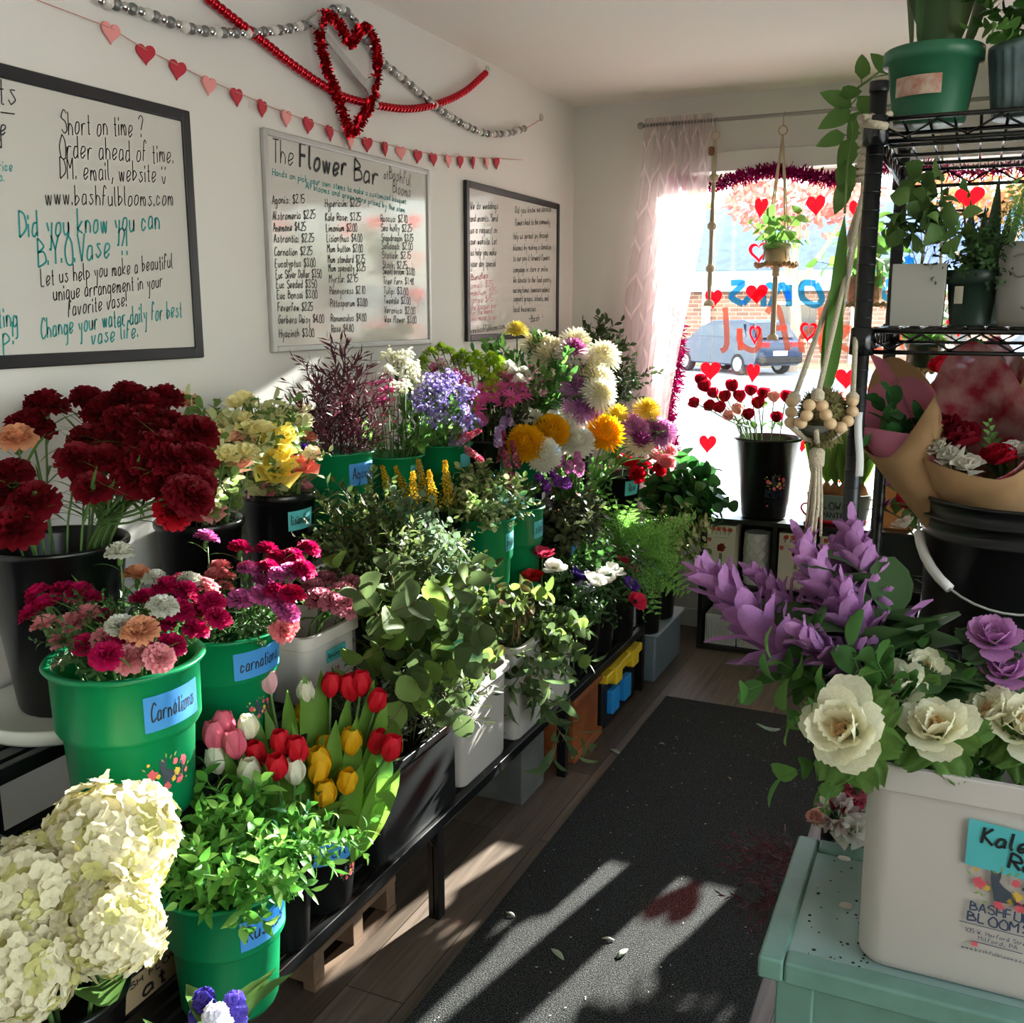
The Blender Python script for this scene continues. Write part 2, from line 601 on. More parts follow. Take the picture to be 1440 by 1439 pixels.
def wl(m, text, p0, p1, h, th=.0036, seed=0):
    th *= .72
    a, b = PL(p0[0], p0[1], 0, .014), PL(p1[0], p1[1], 0, .014)
    write(m, text, lambda u, v: (.0115, u, v), a[1], a[2], b[1], h, th, v1=b[2], seed=seed)


def board(name, label, y0, y1, z0, z1, mf, inks, fw=.022):
    t = thing(name, label, 'whiteboard', (0, (y0+y1)/2, z0))
    o = (0, -(y0+y1)/2, -z0)
    
    fr = M()
    for a in ((y0, y0+fw, z0, z1), (y1-fw, y1, z0, z1), (y0+fw, y1-fw, z0, z0+fw), (y0+fw, y1-fw, z1-fw, z1)):
        fr.box(.001, .017, a[0], a[1], a[2], a[3])
    f = ob('frame', fr, mf, t, o, bev=.004)
    ob('panel', M().box(.002, .0105, y0+fw, y1-fw, z0+fw, z1-fw), m_panel, t, o)
    for nm, mm, ink in inks:
        ob(nm, mm, ink, t, o)
    return t


S = 2.665
k, c = M(), M()
q = lambda x, y: (x/S, y/S)
for tx, a, b, h in (('Short on time ?', (235, 502), (545, 514), .047), ('Order ahead of time.', (228, 592), (660, 612), .046), ('DM. email, website )', (230, 672), (632, 684), .044), ('www.bashfulblooms.com', (175, 768), (660, 772), .042),
                    ('Let us help you make a beautiful', (158, 1072), (655, 1003), .036), ('unique arrangement in your', (205, 1128), (617, 1076), .036), ('favorite vase!', (260, 1188), (484, 1146), .036), ('ts', (2, 392), (80, 400), .055), ('e', (6, 503), (36, 505), .036), ('d', (0, 552), (16, 554), .03)):
    wl(k, tx, q(*a), q(*b), h)
wl(k, '-', (0, 159), (34, 163), .004)
for tx, a, b, h, th in (('Did you know you can', (78, 893), (610, 858), .052, .006), ('B.Y.O.Vase ?!', (148, 1000), (492, 952), .058, .006), ('Change your water daily for best', (160, 1268), (690, 1185), .042, .005), ('vase life.', (348, 1293), (528, 1262), .04, .005), ('ting', (0, 1226), (78, 1222), .045, .005), ('ip!', (0, 1296), (68, 1288), .045, .005), ('rice', (0, 640), (56, 641), .022, .003), ('o.', (2, 680), (24, 682), .02, .003)):
    wl(c, tx, q(*a), q(*b), h, th)
board('whiteboard', 'black framed whiteboard nearest the camera about vases', 1.077, 1.991, 1.388, 1.976, m_bframe, (('writing', k, m_ink), ('writing', c, m_teal)), .028)
# price list
S2 = 2.877
q = lambda x, y: (340+x/S2, y/S2)
k, c = M(), M()
wl(k, 'The', q(128, 655), q(222, 672), .062, .005)
wl(k, 'at', q(578, 725), q(598, 728), .03)
wl(k, 'Bashful', q(600, 722), q(690, 755), .042)
wl(k, 'Blooms', q(615, 780), q(690, 800), .04)
wl(k, 'Flower', q(238, 678), q(436, 716), .066, .013)
wl(k, 'Bar', q(458, 728), q(564, 754), .066, .011)
wl(c, 'Hands on pick your own stems to make a customized bouquet', q(128, 708), q(670, 826), .019, .0038)
wl(c, 'All blooms and greens are priced by the stem', q(262, 762), q(665, 862), .019, .0038)
ys = (828, 892, 940, 985, 1038, 1085, 1130, 1170, 1213, 1263, 1312, 1368)
for i, (y, tx) in enumerate(zip(ys, ('Agonis: $2.15', 'Alstromeria $2.25', 'Anemone $4.25', 'Astrantia: $2.25', 'Carnation $2.25', 'Eucalyptus $3.00', 'Euc Silver Dollar $3.50', 'Euc Seeded $3.50', 'Euc Bonsai $3.00', 'Feverfew $2.25', 'Gerbera Daisy $4.00', 'Hyacinth $3.00'))):
    x0 = 126+i*2.6
    wl(k, tx, q(x0, y-2), q(x0+min(185, 10.2*len(tx)), y-8), .0235, .0038, i)
ys = (838, 895, 938, 980, 1022, 1065, 1100, 1145, 1192, 1242, 1302, 1345)
for i, (y, tx) in enumerate(zip(ys, ('Hypericum: $2.25', 'Kale Rose: $3.25', 'Limonium $2.00', 'Lisianthus $4.00', 'Mum button $2.00', 'Mum standard $2.25', 'Mum specialty $3.25', 'Myrtle: $2.15', 'Pennycress $2.10', 'Pittosporum $3.00', 'Ranunculus $4.00', 'Rose $4.80'))):
    x0 = 340+i*2.4
    wl(k, tx, q(x0, y), q(x0+min(150, 9*len(tx)), y-4), .0235, .0038, i)
ys = (897, 935, 975, 1008, 1045, 1085, 1110, 1150, 1190, 1228, 1268, 1305)
for i, (y, tx) in enumerate(zip(ys, ('Ruscus: $2.10', 'Sea holly $2.25', 'Snapdragon $3.25', 'Solidago: $2.00', 'Statice: $2.15', 'Stock: $2.25', 'Sweet broom: $3.00', 'Tree fern $1.98', 'Tulip: $3.00', 'Tweedia $2.00', 'Veronica: $2.00', 'Wax flower $3.00'))):
    x0 = 565+i*1.4
    wl(k, tx, q(x0, y), q(x0+min(130, 8.4*len(tx)), y+2), .0235, .0038, i)
board('whiteboard', 'silver framed whiteboard with the flower price list', 2.27, 3.175, 1.39, 1.984, m_sframe, (('writing', k, m_ink), ('writing', c, m_teal)), .018)
S3 = 5.756
q = lambda x, y: (640+x/S3, 240+y/S3)
k, c = M(), M()
for i, (tx, y) in enumerate((('We do weddings', 315), ('and events. Send', 415), ('us a request on', 510), ('our website. Let', 600), ('us help you make', 690), ('your day special', 780))):
    wl(k, tx, q(128+i, y), q(358-i*4, y-5), .028, .0042, i)
wl(k, 'www.bashfulblooms.com', q(128, 1320), q(410, 1280), .027, .004)
for i, (tx, y) in enumerate((('Did you know we donate', 345), ('flowers back to the community', 445), ('Help us spread joy through', 555), ('blooms by making a donation', 648), ('to our pay it forward flowers', 735), ('campaign in store or online.', 825), ('We donate to the food pantry,', 910), ('nursing homes, homecare patients', 990), ('support groups, schools, and', 1060), ('local businesses.', 1145))):
    wl(k, tx, q(490-(i > 1)*14, y), q(785-(i % 3)*12-(i == 9)*120, y-14+i), .027, .004, i)
wl(k, '-Bash *', q(600, 1228), q(722, 1210), .03, .005)
for i, (tx, y) in enumerate((('Bundles', 888), ('small $25', 955), ('medium $35', 1015), ('large $45', 1075), ('the bouquet bar', 1130), ('for the month', 1175), ('and more to go', 1220))):
    wl(c, tx, q(135, y), q(278 if i == 0 else 340-(i % 2)*25, y-20), .024, .0045 if i == 0 else .003, i)
board('whiteboard', 'black framed whiteboard nearest the window corner', 3.455, 4.392, 1.39, 1.985, m_bframe, (('writing', k, m_ink), ('writing', c, m_pinkink)), .026)

# ================================================================= garlands on the left wall
gt = thing('heart_banner', 'string of small red and pink paper hearts across the wall', 'banner', PL(402, 165, 0, .01))
org = np.array(gt.location)
HP = ((155, 45, 1), (204, 75, 0), (249, 97, 0), (293, 119, 1), (332, 135, 0), (368, 151, 0), (402, 165, 1), (433, 175, 0), (463, 186, 0), (492, 198, 1), (516, 202, 0), (541, 208, 0), (563, 214, 1), (587, 219, 0), (609, 223, 0), (630, 225.5, 1), (647, 226.5, 0), (665, 227.5, 0), (684, 229, 1), (698, 228.5, 0))
rng = random.Random(3)
pts = [PL(52, 0, 0, .012)-org]+[PL(a, b-6, 0, .012)-org for a, b, _ in HP]+[PL(735, 225, 0, .004)-org]
ob('string', M().tube(pts, .0012, 4), mat('pink_twine', '#c98a80', .8), gt)
_hm = {}
for cc, nm in ((0, '#c03040'), (1, '#ee9a98')):
    _hm[cc] = M().prism(heart(.026), lambda u, v, w: (w, u, v), .004).mesh('heart', [mat('paper_heart_%d' % cc, nm, .8)], False)
for a, b, cc in HP:
    h = link('heart', _hm[cc], gt, PL(a, b, 0, .008)-org)
    h.rotation_euler = (rng.uniform(-.1, .1), rng.uniform(-.05, .12), rng.uniform(-.3, .3))
    if cc:
        h['label'] = 'pale pink heart'

m_redbead = mat('red_metallic_bead', '#c00d22', .15, metal=.75)
beadmats = [mat('mirror_bead', '#d4d4d4', .08, metal=1), mat('pearl_bead', '#d8d4ce', .3, coat=.6), mat('glitter_bead', '#8c8c8a', .45, metal=.7, noise=.5, nscale=300)]
_bm = [M().ball((0, 0, 0), 1, 14).mesh('bead', [x]) for x in beadmats+[m_redbead]]


def bead_garland(name, label, pix, r, step, kinds, x=.02):
    pts = catmull([PL(a, b, 0, x) for a, b in pix], 14)
    t = thing(name, label, 'garland', pts[len(pts)//2])
    o = np.array(t.location)
    ob('cord', M().tube([p-o for p in pts], .002, 4), mat('pink_twine', '#c98a80'), t)
    acc, nxt, n = 0, 0, 0
    for a, b in zip(pts, pts[1:]):
        d = np.linalg.norm(b-a)
        while nxt <= acc+d and n < 100:
            p = a+(b-a)*((nxt-acc)/d)
            bd = link('bead', _bm[kinds[n % len(kinds)]], t, p-o)
            s = r*(1 if kinds[n % len(kinds)] != 0 else .85)
            bd.scale = (s, s, s)
            n += 1
            nxt += step
        acc += d
    return t


bead_garland('bead_garland', 'silver and white bead garland swagged near the ceiling', ((140, 0), (200, 17), (260, 38), (300, 45), (350, 46), (395, 42), (432, 34), (475, 12), (498, 30), (530, 80), (560, 105), (590, 130), (620, 155), (650, 174), (680, 187), (710, 188), (740, 180), (760, 168)), .0135, .0235, (0, 1, 2, 0, 2))
bead_garland('bead_garland', 'red metallic bead garland crossing behind the tinsel heart', ((295, 0), (340, 35), (371, 59), (409, 89), (451, 118), (486, 137), (535, 149), (576, 153), (615, 146), (653, 129), (684, 102)), .0128, .0215, (3,), .02)
hk = M().lathe([(.001, 0), (.016, .002), (.016, .006), (.004, .012)], 14)
for i, (px, py, lb) in enumerate(((684, 99, 'small clear hook holding the red garland end by the ceiling'), (760, 165, 'small clear hook holding the silver garland end'))):
    o = ob('wall_hook', hk, mat('clear_plastic', '#d8d8d4', .15, tl=.3, tp=.3), None, PL(px, py, 0, .0))
    o.rotation_euler = (0, pi/2, 0)
    tag(o, lb, 'hook')

th = thing('tinsel_heart', 'red tinsel heart with a silver arrow hanging on the wall', 'decoration', PL(493, 100, 0, .03))
o = np.array(th.location)
hp = catmull([PL(a, b, 0, .035)-o for a, b in ((493, 60), (480, 38), (464, 22), (452, 28), (450, 50), (456, 85), (468, 118), (481, 155), (494, 186), (507, 170), (519, 148), (527, 120), (531, 88), (527, 58), (515, 40), (503, 46))], 10, True)


def tinsel(path, n, rad, L, w, seed, closed=True):
    rng = random.Random(seed)
    f = M()
    for i in range(n):
        p = Vector(path[rng.randrange(len(path))])
        d = Vector((rng.gauss(0, 1), rng.gauss(0, 1), rng.gauss(0, 1))).normalized()
        e = d.orthogonal().normalized()*w
        s = p+d*rad*rng.uniform(.1, .6)
        t = s+d*L*rng.uniform(.6, 1.1)+e*rng.uniform(-1, 1)
        f.add([s-e, s+e, t+e*.8, t-e*.8], [(0, 1, 2, 3)])
    return f


ob('wire_core', M().tube(list(hp)+[hp[0]], .006, 6), mat('red_foil', '#b80f20', .18, metal=.85), th)
ob('tinsel', tinsel(hp, 2600, .012, .016, .0035, 1), mat('red_foil', '#b80f20'), th)
sil = mat('silver_glitter', '#b9b8b6', .35, metal=.5, noise=.25, nscale=400)
A = [PL(a, b, 0, .03)-o for a, b in ((432, 27), (438, 23), (512, 112), (526, 108), (530, 118), (519, 122), (534, 135), (530, 145), (523, 128), (531, 152), (526, 153), (512, 125), (505, 118))]
ob('arrow_shaft', M().prism([(p[1], p[2]) for p in A], lambda u, v, w: (w, u, v), .008), sil, th)
A = [PL(a, b, 0, .03)-o for a, b in ((430, 30), (447, 16), (452, 30), (456, 44), (448, 46), (440, 38))]
ob('arrow_fletching', M().prism([(p[1], p[2]) for p in A], lambda u, v, w: (w+.002, u, v), .008), sil, th)

# ================================================================= curtain, rod, window decorations
ro = ob('curtain_rod', M().tube([(.36, 4.5, 2.315), (2.18, 4.5, 2.315)], .008, 10).ball((.355, 4.5, 2.315), .016).ball((2.185, 4.5, 2.315), .016).box(.5, .52, 4.5, 4.602, 2.305, 2.325).box(2.1, 2.12, 4.5, 4.602, 2.305, 2.325), mat('brushed_steel', '#9a9894', .35, metal=.6), smooth=True)
tag(ro, 'slim grey curtain rod above the window', 'curtain rod')


def curtain_material():
    m = bpy.data.materials.new('sheer_embroidered_voile')
    m.use_nodes = True
    t = m.node_tree
    N, L = t.nodes, t.links
    tc = N.new('ShaderNodeTexCoord')
    sp = N.new('ShaderNodeSeparateXYZ')
    L.new(tc.outputs['UV'], sp.inputs[0])

    def mth(op, a, b=None):
        n = N.new('ShaderNodeMath')
        n.operation = op
        for i, x in enumerate((a, b)):
            if x is None:
                continue
            if isinstance(x, (int, float)):
                n.inputs[i].default_value = x
            else:
                L.new(x, n.inputs[i])
        return n.outputs[0]
    px, pz = .13, .30
    u = mth('DIVIDE', sp.outputs[0], px)
    s = mth('MULTIPLY', mth('SINE', mth('MULTIPLY', sp.outputs[1], 2*pi/pz)), .25)
    d1 = mth('ABSOLUTE', mth('SUBTRACT', mth('FRACT', mth('ADD', u, s)), .5))
    d2 = mth('ABSOLUTE', mth('SUBTRACT', mth('FRACT', mth('ADD', mth('SUBTRACT', u, s), .5)), .5))
    ln = mth('LESS_THAN', mth('MINIMUM', d1, d2), .05)
    df = N.new('ShaderNodeBsdfDiffuse')
    df.inputs[0].default_value = lin('#efe4e4')
    tr = N.new('ShaderNodeBsdfTranslucent')
    tr.inputs[0].default_value = lin('#f6e6e8')
    tp = N.new('ShaderNodeBsdfTransparent')
    m1 = N.new('ShaderNodeMixShader')
    m1.inputs[0].default_value = .5
    L.new(df.outputs[0], m1.inputs[1])
    L.new(tr.outputs[0], m1.inputs[2])
    m2 = N.new('ShaderNodeMixShader')
    L.new(mth('SUBTRACT', .34, mth('MULTIPLY', ln, .26)), m2.inputs[0])
    L.new(m1.outputs[0], m2.inputs[1])
    L.new(tp.outputs[0], m2.inputs[2])
    L.new(m2.outputs[0], N['Material Output'].inputs[0])
    return m


zs = (2.34, 2.1, 1.9, 1.7, 1.5, 1.3, 1.1, .9, .7, .5)
xl = (.375, .36, .335, .305, .285, .28, .285, .3, .33, .36)
xr = (.685, .675, .66, .625, .59, .555, .525, .505, .49, .48)
NZ, NX = 60, 120
G, UV = [], []
for i in range(NZ+1):
    z = 2.345-(2.345-.5)*i/NZ
    a, b = np.interp(-z, [-v for v in zs], xl), np.interp(-z, [-v for v in zs], xr)
    row = []
    for j in range(NX+1):
        u = j/NX
        amp = .012+.014*min(1, i/20)
        y = 4.5+amp*sin(u*2*pi*9+.8*sin(u*7+z*1.2))+.006*sin(u*43+z*5)
        if i < 3:
            y = 4.5+.012*sin(u*2*pi*22)
        row.append((a+(b-a)*u, y, z))
        UV.append((u*.62, z))
    G.append(row)
cm = M().grid(G)
cu = ob('curtain', cm, curtain_material(), smooth=True)
uvl = cu.data.uv_layers.new(name='cloth')
for lp in cu.data.loops:
    uvl.data[lp.index].uv = UV[lp.vertex_index]
tag(cu, 'sheer white curtain with ogee pattern at the window left side', 'curtain')

tn = thing('tinsel_garland', 'magenta foil tinsel garland along the top of the window', 'garland', (1.5, 4.56, 2.08))
pth = catmull([(x-1.5, 0, z) for x, z in ((.5-.0, .0), (.7, -.02), (.9, .02), (1.05, .0), (1.2, -.03), (1.4, .01), (1.75, -.03), (2.08, .01))], 30)
mfoil = mat('magenta_foil', '#b0086e', .22, metal=.6)
ob('wire_core', M().tube(pth, .003, 5), mfoil, tn)
ob('tinsel', tinsel(pth, 2400, .02, .035, .0035, 4), mfoil, tn)
tn = thing('tinsel_garland', 'magenta foil tinsel hanging down the left window edge', 'garland', (.53, 4.57, 1.0))
pth = catmull([(.0, 0, .62), (.02, 0, .3), (-.02, 0, 0), (.04, 0, -.25), (.0, 0, -.36)], 30)
ob('wire_core', M().tube(pth, .003, 5), mfoil, tn)
ob('tinsel', tinsel(pth, 1300, .02, .035, .0035, 6), mfoil, tn)

m_film = bpy.data.materials.new('red_cellophane_heart')
m_film.use_nodes = True
_t = m_film.node_tree
_tr = _t.nodes.new('ShaderNodeBsdfTransparent')
_tr.inputs[0].default_value = (.85, .05, .07, 1)
_tl = _t.nodes.new('ShaderNodeBsdfTranslucent')
_tl.inputs[0].default_value = lin('#e8303c')
_mx = _t.nodes.new('ShaderNodeMixShader')
_mx.inputs[0].default_value = .6
_t.links.new(_tr.outputs[0], _mx.inputs[1])
_t.links.new(_tl.outputs[0], _mx.inputs[2])
_t.links.new(_mx.outputs[0], _t.nodes['Material Output'].inputs[0])


def heart_mesh(r, hollow):
    h = heart(r)
    if not hollow:
        return M().prism(h, lambda u, v, w: (u, w, v), .003)
    g = M()
    n = len(h)
    v = []
    for s in (1, .68):
        for w in (0, .003):
            v += [(a*s, w, b*s) for a, b in h]
    f = []
    for i in range(n):
        j = (i+1) % n
        f += [(i, j, n+j, n+i), (2*n+i, 3*n+i, 3*n+j, 2*n+j), (i, 2*n+i, 2*n+j, j), (n+i, n+j, 3*n+j, 3*n+i)]
    return g.add(v, f)


_wh = {h: heart_mesh(.052, h).mesh('heart', [m_film], False) for h in (0, 1)}
rng = random.Random(8)
for x, lb, hs in ((.885, 'string of five red film hearts in the window above the roses', ((1.955, 0, .75), (1.765, 1, 1), (1.585, 0, 1), (1.405, 1, .6), (1.235, 0, .75))), (1.118, 'string of red film hearts at mid window beside the tall macrame cord', ((1.955, 0, 1), (1.42, 1, .9), (.93, 0, 1))), (.69, 'string of red film hearts next to the curtain edge', ((1.565, 0, 1), (1.24, 0, 1), (.9, 0, .9))), (1.29, 'string of red film hearts just left of the black rack post', ((1.93, 0, .8), (1.22, 0, 1.05), (.8, 1, 1))),
                  (1.72, 'string of red film hearts seen through the rack upper shelf', ((1.96, 0, 1.2), (1.45, 0, 1), (1.02, 0, 1), (.74, 0, 1.2))), (1.99, 'string of red film hearts at the far right of the window', ((1.9, 0, 1), (1.5, 1, 1), (1.1, 0, 1)))):
    t = thing('heart_string', lb, 'heart string', (x, YW-.012, WZ1-.01), group='red heart strings in the window')
    ob('string', M().tube([(0, 0, 0), (0, 0, hs[-1][0]-WZ1)], .0009, 4), mat('pink_twine', '#c98a80'), t)
    for z, ho, s in hs:
        h = link('heart', _wh[ho], t, (0, -.0015, z-WZ1+.01))
        h.scale = (s*rng.uniform(.8, 1), 1, 1)
        h.rotation_euler = (0, rng.uniform(-.08, .08), rng.uniform(-.25, .25))
# ================================================================= furniture
m_rug = bpy.data.materials.new('charcoal_rug')
m_rug.use_nodes = True
_t = m_rug.node_tree
_b = _t.nodes['Principled BSDF']
_tc = _t.nodes.new('ShaderNodeTexCoord')
_n1 = _t.nodes.new('ShaderNodeTexNoise')
_n1.inputs['Scale'].default_value = 320
_n1.inputs['Detail'].default_value = 2
_r1 = _t.nodes.new('ShaderNodeValToRGB')
_r1.color_ramp.elements[0].position = .42
_r1.color_ramp.elements[0].color = (.010, .0105, .011, 1)
_r1.color_ramp.elements[1].position = .72
_r1.color_ramp.elements[1].color = (.11, .11, .106, 1)
_t.links.new(_tc.outputs['Object'], _n1.inputs['Vector'])
_t.links.new(_n1.outputs[0], _r1.inputs[0])
_t.links.new(_r1.outputs[0], _b.inputs['Base Color'])
_b.inputs['Roughness'].default_value = 1
_b.inputs['Specular IOR Level'].default_value = .1
_bp = _t.nodes.new('ShaderNodeBump')
_bp.inputs['Strength'].default_value = .8
_bp.inputs['Distance'].default_value = .004
_t.links.new(_n1.outputs[0], _bp.inputs['Height'])
_t.links.new(_bp.outputs[0], _b.inputs['Normal'])
rug = tag(ob('rug', M().box(.785, 1.457, -1.2, 3.65, .0005, .009), m_rug, bev=.003), 'long charcoal runner rug down the aisle', 'rug')
# scattered petals and leaf litter lying on the rug
m_litter = [mat('dry_petal', '#c9c2b4', .8), mat('fallen_leaf', '#9aa48c', .7), mat('brown_scrap', '#9a7452', .8)]
rng = random.Random(21)
for px, py, L, mi, lb in ((784, 1343, .05, 1, 'pale green fallen leaf lying on the rug beside the long sun streak'), (866, 1055, .055, 1, 'olive leaf on the floor at the rug left edge'), (1026, 1096, .022, 2, 'small brown scrap lying on the dark rug'), (875, 1342, .045, 1, 'pale narrow leaf lying in the long sun streak on the rug'), (718, 1287, .03, 0, 'thin curled cream stem scrap on the rug near its left edge'), (931, 1047, .018, 0, 'white petal crumb near the rug far end'), (855, 1322, .03, 0, 'white paper scrap at the sun streak on the rug')):
    c = PL(px, py, 2, .0095)
    f = M()
    G = []
    for i in range(7):
        u = i/6
        w = L*.17*sin(pi*(.06+.88*u))
        G.append([(-w, (u-.5)*L, .004*sin(pi*u)), (0, (u-.5)*L, .0015+.004*sin(pi*u)), (w, (u-.5)*L, .004*sin(pi*u))])
    o = ob('fallen_leaf' if mi == 1 else 'plant_scrap', f.grid(G), m_litter[mi], None, (c[0], c[1], .0105 if px != 866 else .002), smooth=True, solid=.0008)
    o.rotation_euler = (0, 0, rng.uniform(0, 6))
    tag(o, lb, 'leaf' if mi == 1 else 'scrap')
    o['kind'] = 'thing'
f = M()
for i in range(150):
    x, y = rng.uniform(.8, 1.44), rng.uniform(1.5, 3.6)
    s = rng.uniform(.001, .004)
    a = rng.uniform(0, 6)
    f.add([(x+s*cos(a), y+s*sin(a), .0108), (x-s*.5*sin(a), y+s*.5*cos(a), .0112), (x-s*cos(a), y-s*sin(a), .0108), (x+s*.5*sin(a), y-s*.5*cos(a), .011)], [(0, 1, 2, 3)])
o = tag(ob('rug_lint', f, mat('lint', '#c8c6c0', .9)), 'pale lint and plant crumbs flecking the charcoal rug', 'lint')
o['kind'] = 'stuff'


def slat_bench(label, x0, x1, y0, y1, z, legs, legx, nsl=5, group=None, lw=.03):
    t = thing('slat_bench', label, 'bench', ((x0+x1)/2, (y0+y1)/2, 0), group)
    o = (-(x0+x1)/2, -(y0+y1)/2, 0)
    ob('rail', M().box(x1-.022, x1, y0, y1, z-.03, z), m_black, t, o, bev=.003)
    ob('rail', M().box(x0, x0+.022, y0, y1, z-.03, z), m_black, t, o, bev=.003)
    s = M()
    w = (x1-x0-.06)/nsl
    for i in range(nsl):
        a = x0+.03+i*w+w*.15
        s.box(a, a+w*.7, y0+.004, y1-.004, z-.012, z-.001)
    ob('slats', s, m_black, t, o)
    for y in legs:
        ob('crossbar', M().box(x0+.022, x1-.022, y-.012, y+.012, z-.03, z-.0125), m_black, t, o)
        for x in legx:
            lg = ob('leg', M().box(x-lw/2, x-.002, y-lw/2, y+lw/2, 0, z-.03).box(x+.002, x+lw/2, y-lw/2, y+lw/2, 0, z-.03).box(x-.002, x+.002, y-lw/2+.004, y+lw/2-.004, 0, z-.03), m_black, t, o)
    for x in legx:
        for y in legs[1:]:
            ob('gusset', M().prism([(y-.015, z-.03), (y-.015, z-.07), (y-.045, z-.03)], lambda u, v, w: (x-.004+w, u, v), .008), m_black, t, o)
    return t


slat_bench('low black slatted front bench along the rug aisle', .44, .675, .29, 3.715, .27, (.32, 1.135, 1.99, 2.85, 3.69), (.66, .455))
slat_bench('tall black slatted bench against the wall nearest the camera', .02, .30, 1.05, 2.16, .72, (1.075, 2.13), (.285, .04))
slat_bench('taller black slatted bench against the wall under the price list', .02, .43, 2.19, 3.47, .90, (2.22, 3.44), (.325, .04))
slat_bench('black slatted bench against the wall in the window corner', .02, .36, 3.56, 4.45, .72, (3.60, 4.41), (.345, .04))
slat_bench('middle height black bench carrying the pink carnation buckets', .335, .565, 1.05, 1.94, .63, (1.08, 1.92), (.35, .425))
slat_bench('middle height black bench behind the white bins and anemones', .345, .56, 1.96, 4.2, .60, (1.99, 3.1, 4.17), (.36, .425))

m_pal = mat('pallet_wood', '#5e4631', .85, noise=.3, nscale=14)
t = thing('wooden_pallet', 'small rough wooden pallet under the low bench', 'pallet', (.40, 1.80, 0))
for y in (-.16, 0, .15):
    ob('block', M().box(-.13, .15, y-.02, y+.02, .018, .082), m_pal, t)
for i in range(4):
    ob('slat', M().box(-.13+i*.076, -.13+i*.076+.055, -.18, .17, .082, .098), m_pal, t)
ob('slat', M().box(.12, .152, -.18, .17, 0, .018), m_pal, t)
ob('slat', M().box(-.13, -.09, -.18, .17, 0, .018), m_pal, t)

t = thing('wooden_crate', 'orange brown wooden box under the low bench far end', 'box', (.545, 3.08, 0))
m_cw = mat('stained_pine', '#8a4a24', .5, noise=.3, nscale=9)
ob('side_panel', M().box(-.11, .11, -.125, .125, .03, .235), m_cw, t)
ob('rim', M().box(-.125, .125, -.14, .14, .205, .228), m_cw, t, bev=.006)
ob('plinth', M().box(-.125, .125, -.14, .14, 0, .03), m_cw, t, bev=.006)
gp = tag(ob('planter_box', M().box(.44, .625, 2.60, 2.78, 0, .215), mat('grey_fibre_clay', '#5c5d59', .85, noise=.15, nscale=10), bev=.006), 'grey square planter upside down under the low bench', 'planter')
t = thing('storage_tote', 'black storage tote with yellow lid and blue latch', 'tote', (.56, 3.42, 0))
ob('tote_body', M().box(-.12, .11, -.19, .19, 0, .19), mat('black_plastic', '#101214', .4), t, bev=.015)
lid = M().box(-.135, .13, -.21, .21, .19, .225)
for y in (-.1, .1):
    lid.box(.10, .14, y-.035, y+.035, .165, .232)
ob('lid', lid, mat('yellow_plastic', '#d8b524', .4), t, bev=.008)
for y in (-.12, .02):
    ob('latch', M().box(.108, .135, y-.04, y+.04, .06, .15), mat('blue_plastic', '#2088d0', .4), t, bev=.006)
t = thing('clear_storage_bin', 'clear plastic bin on the floor beyond the bench end', 'bin', (.60, 3.98, 0))
ob('bin_body', M().box(-.12, .1, -.2, .2, .0, .2), mat('hazy_plastic', '#8fa0ab', .25, tl=.3, tp=.35), t, bev=.012)
ob('lid', M().box(-.13, .11, -.21, .21, .2, .215), mat('hazy_lid', '#a9b6bd', .3, tl=.2), t, bev=.004)
t = thing('cardboard_box', 'slim cardboard flower carton with black print between hydrangeas and ruscus', 'box', (.472, 1.20, .2705))
ob('carton', M().box(-.029, .029, -.11, .11, 0, .13), mat('cardboard', '#a58a66', .9), t, bev=.002)
k = M()
cf = lambda u, v: (.0298, u, v)
k.grid([[cf(-.11, .062), cf(.11, .062)], [cf(-.11, .085), cf(.11, .085)]])
write(k, 'FRESH FLORAL', cf, -.10, .042, .10, .012, .0028, slant=0)
write(k, 'at', cf, -.02, .008, .05, .03, .006, slant=0)
ob('printing', k, m_ink, t)

# ---- window display shelf
t = thing('display_shelf', 'low black cube display shelf under the window', 'shelf', (1.57, 4.43, 0))
ux = (.755, 1.07, 1.385, 1.70, 2.015, 2.33)
mw = mat('black_board', '#1a1a1b', .35)
o = (-1.57, -4.43, 0)
for z in (.012, .305, .601):
    ob('shelf_board', M().box(.745, 2.34, 4.29, 4.55, z-.009, z+.009), mw, t, o)
for i, x in enumerate(ux):
    for a, b in ((.021, .296), (.314, .592)):
        ob('upright', M().box(x-.009, x+.009, 4.285, 4.55, a, b), mw, t, o)
ob('back_board', M().box(.76, 2.33, 4.55, 4.556, .01, .6), mat('grey_backing', '#55585a', .7), t, o)

m_cream = mat('cream_card', '#d9d0bb', .7)
m_coral = mat('coral_print', '#d0553f', .8)
m_sage = mat('sage_print', '#7c8a5a', .8)


def rosette_print(m, fn, u, v, r, rng, n=9, mi=0):
    for i in range(n):
        a = 2*pi*i/n+rng.uniform(-.2, .2)
        b = a+pi/2
        L = r*rng.uniform(.7, 1.1)
        w = r*.3
        m.add([fn(u, v), fn(u+L*.6*cos(a)+w*cos(b), v+L*.6*sin(a)+w*sin(b)), fn(u+L*cos(a), v+L*sin(a)), fn(u+L*.6*cos(a)-w*cos(b), v+L*.6*sin(a)-w*sin(b))], [(0, 1, 2, 3)], mi)


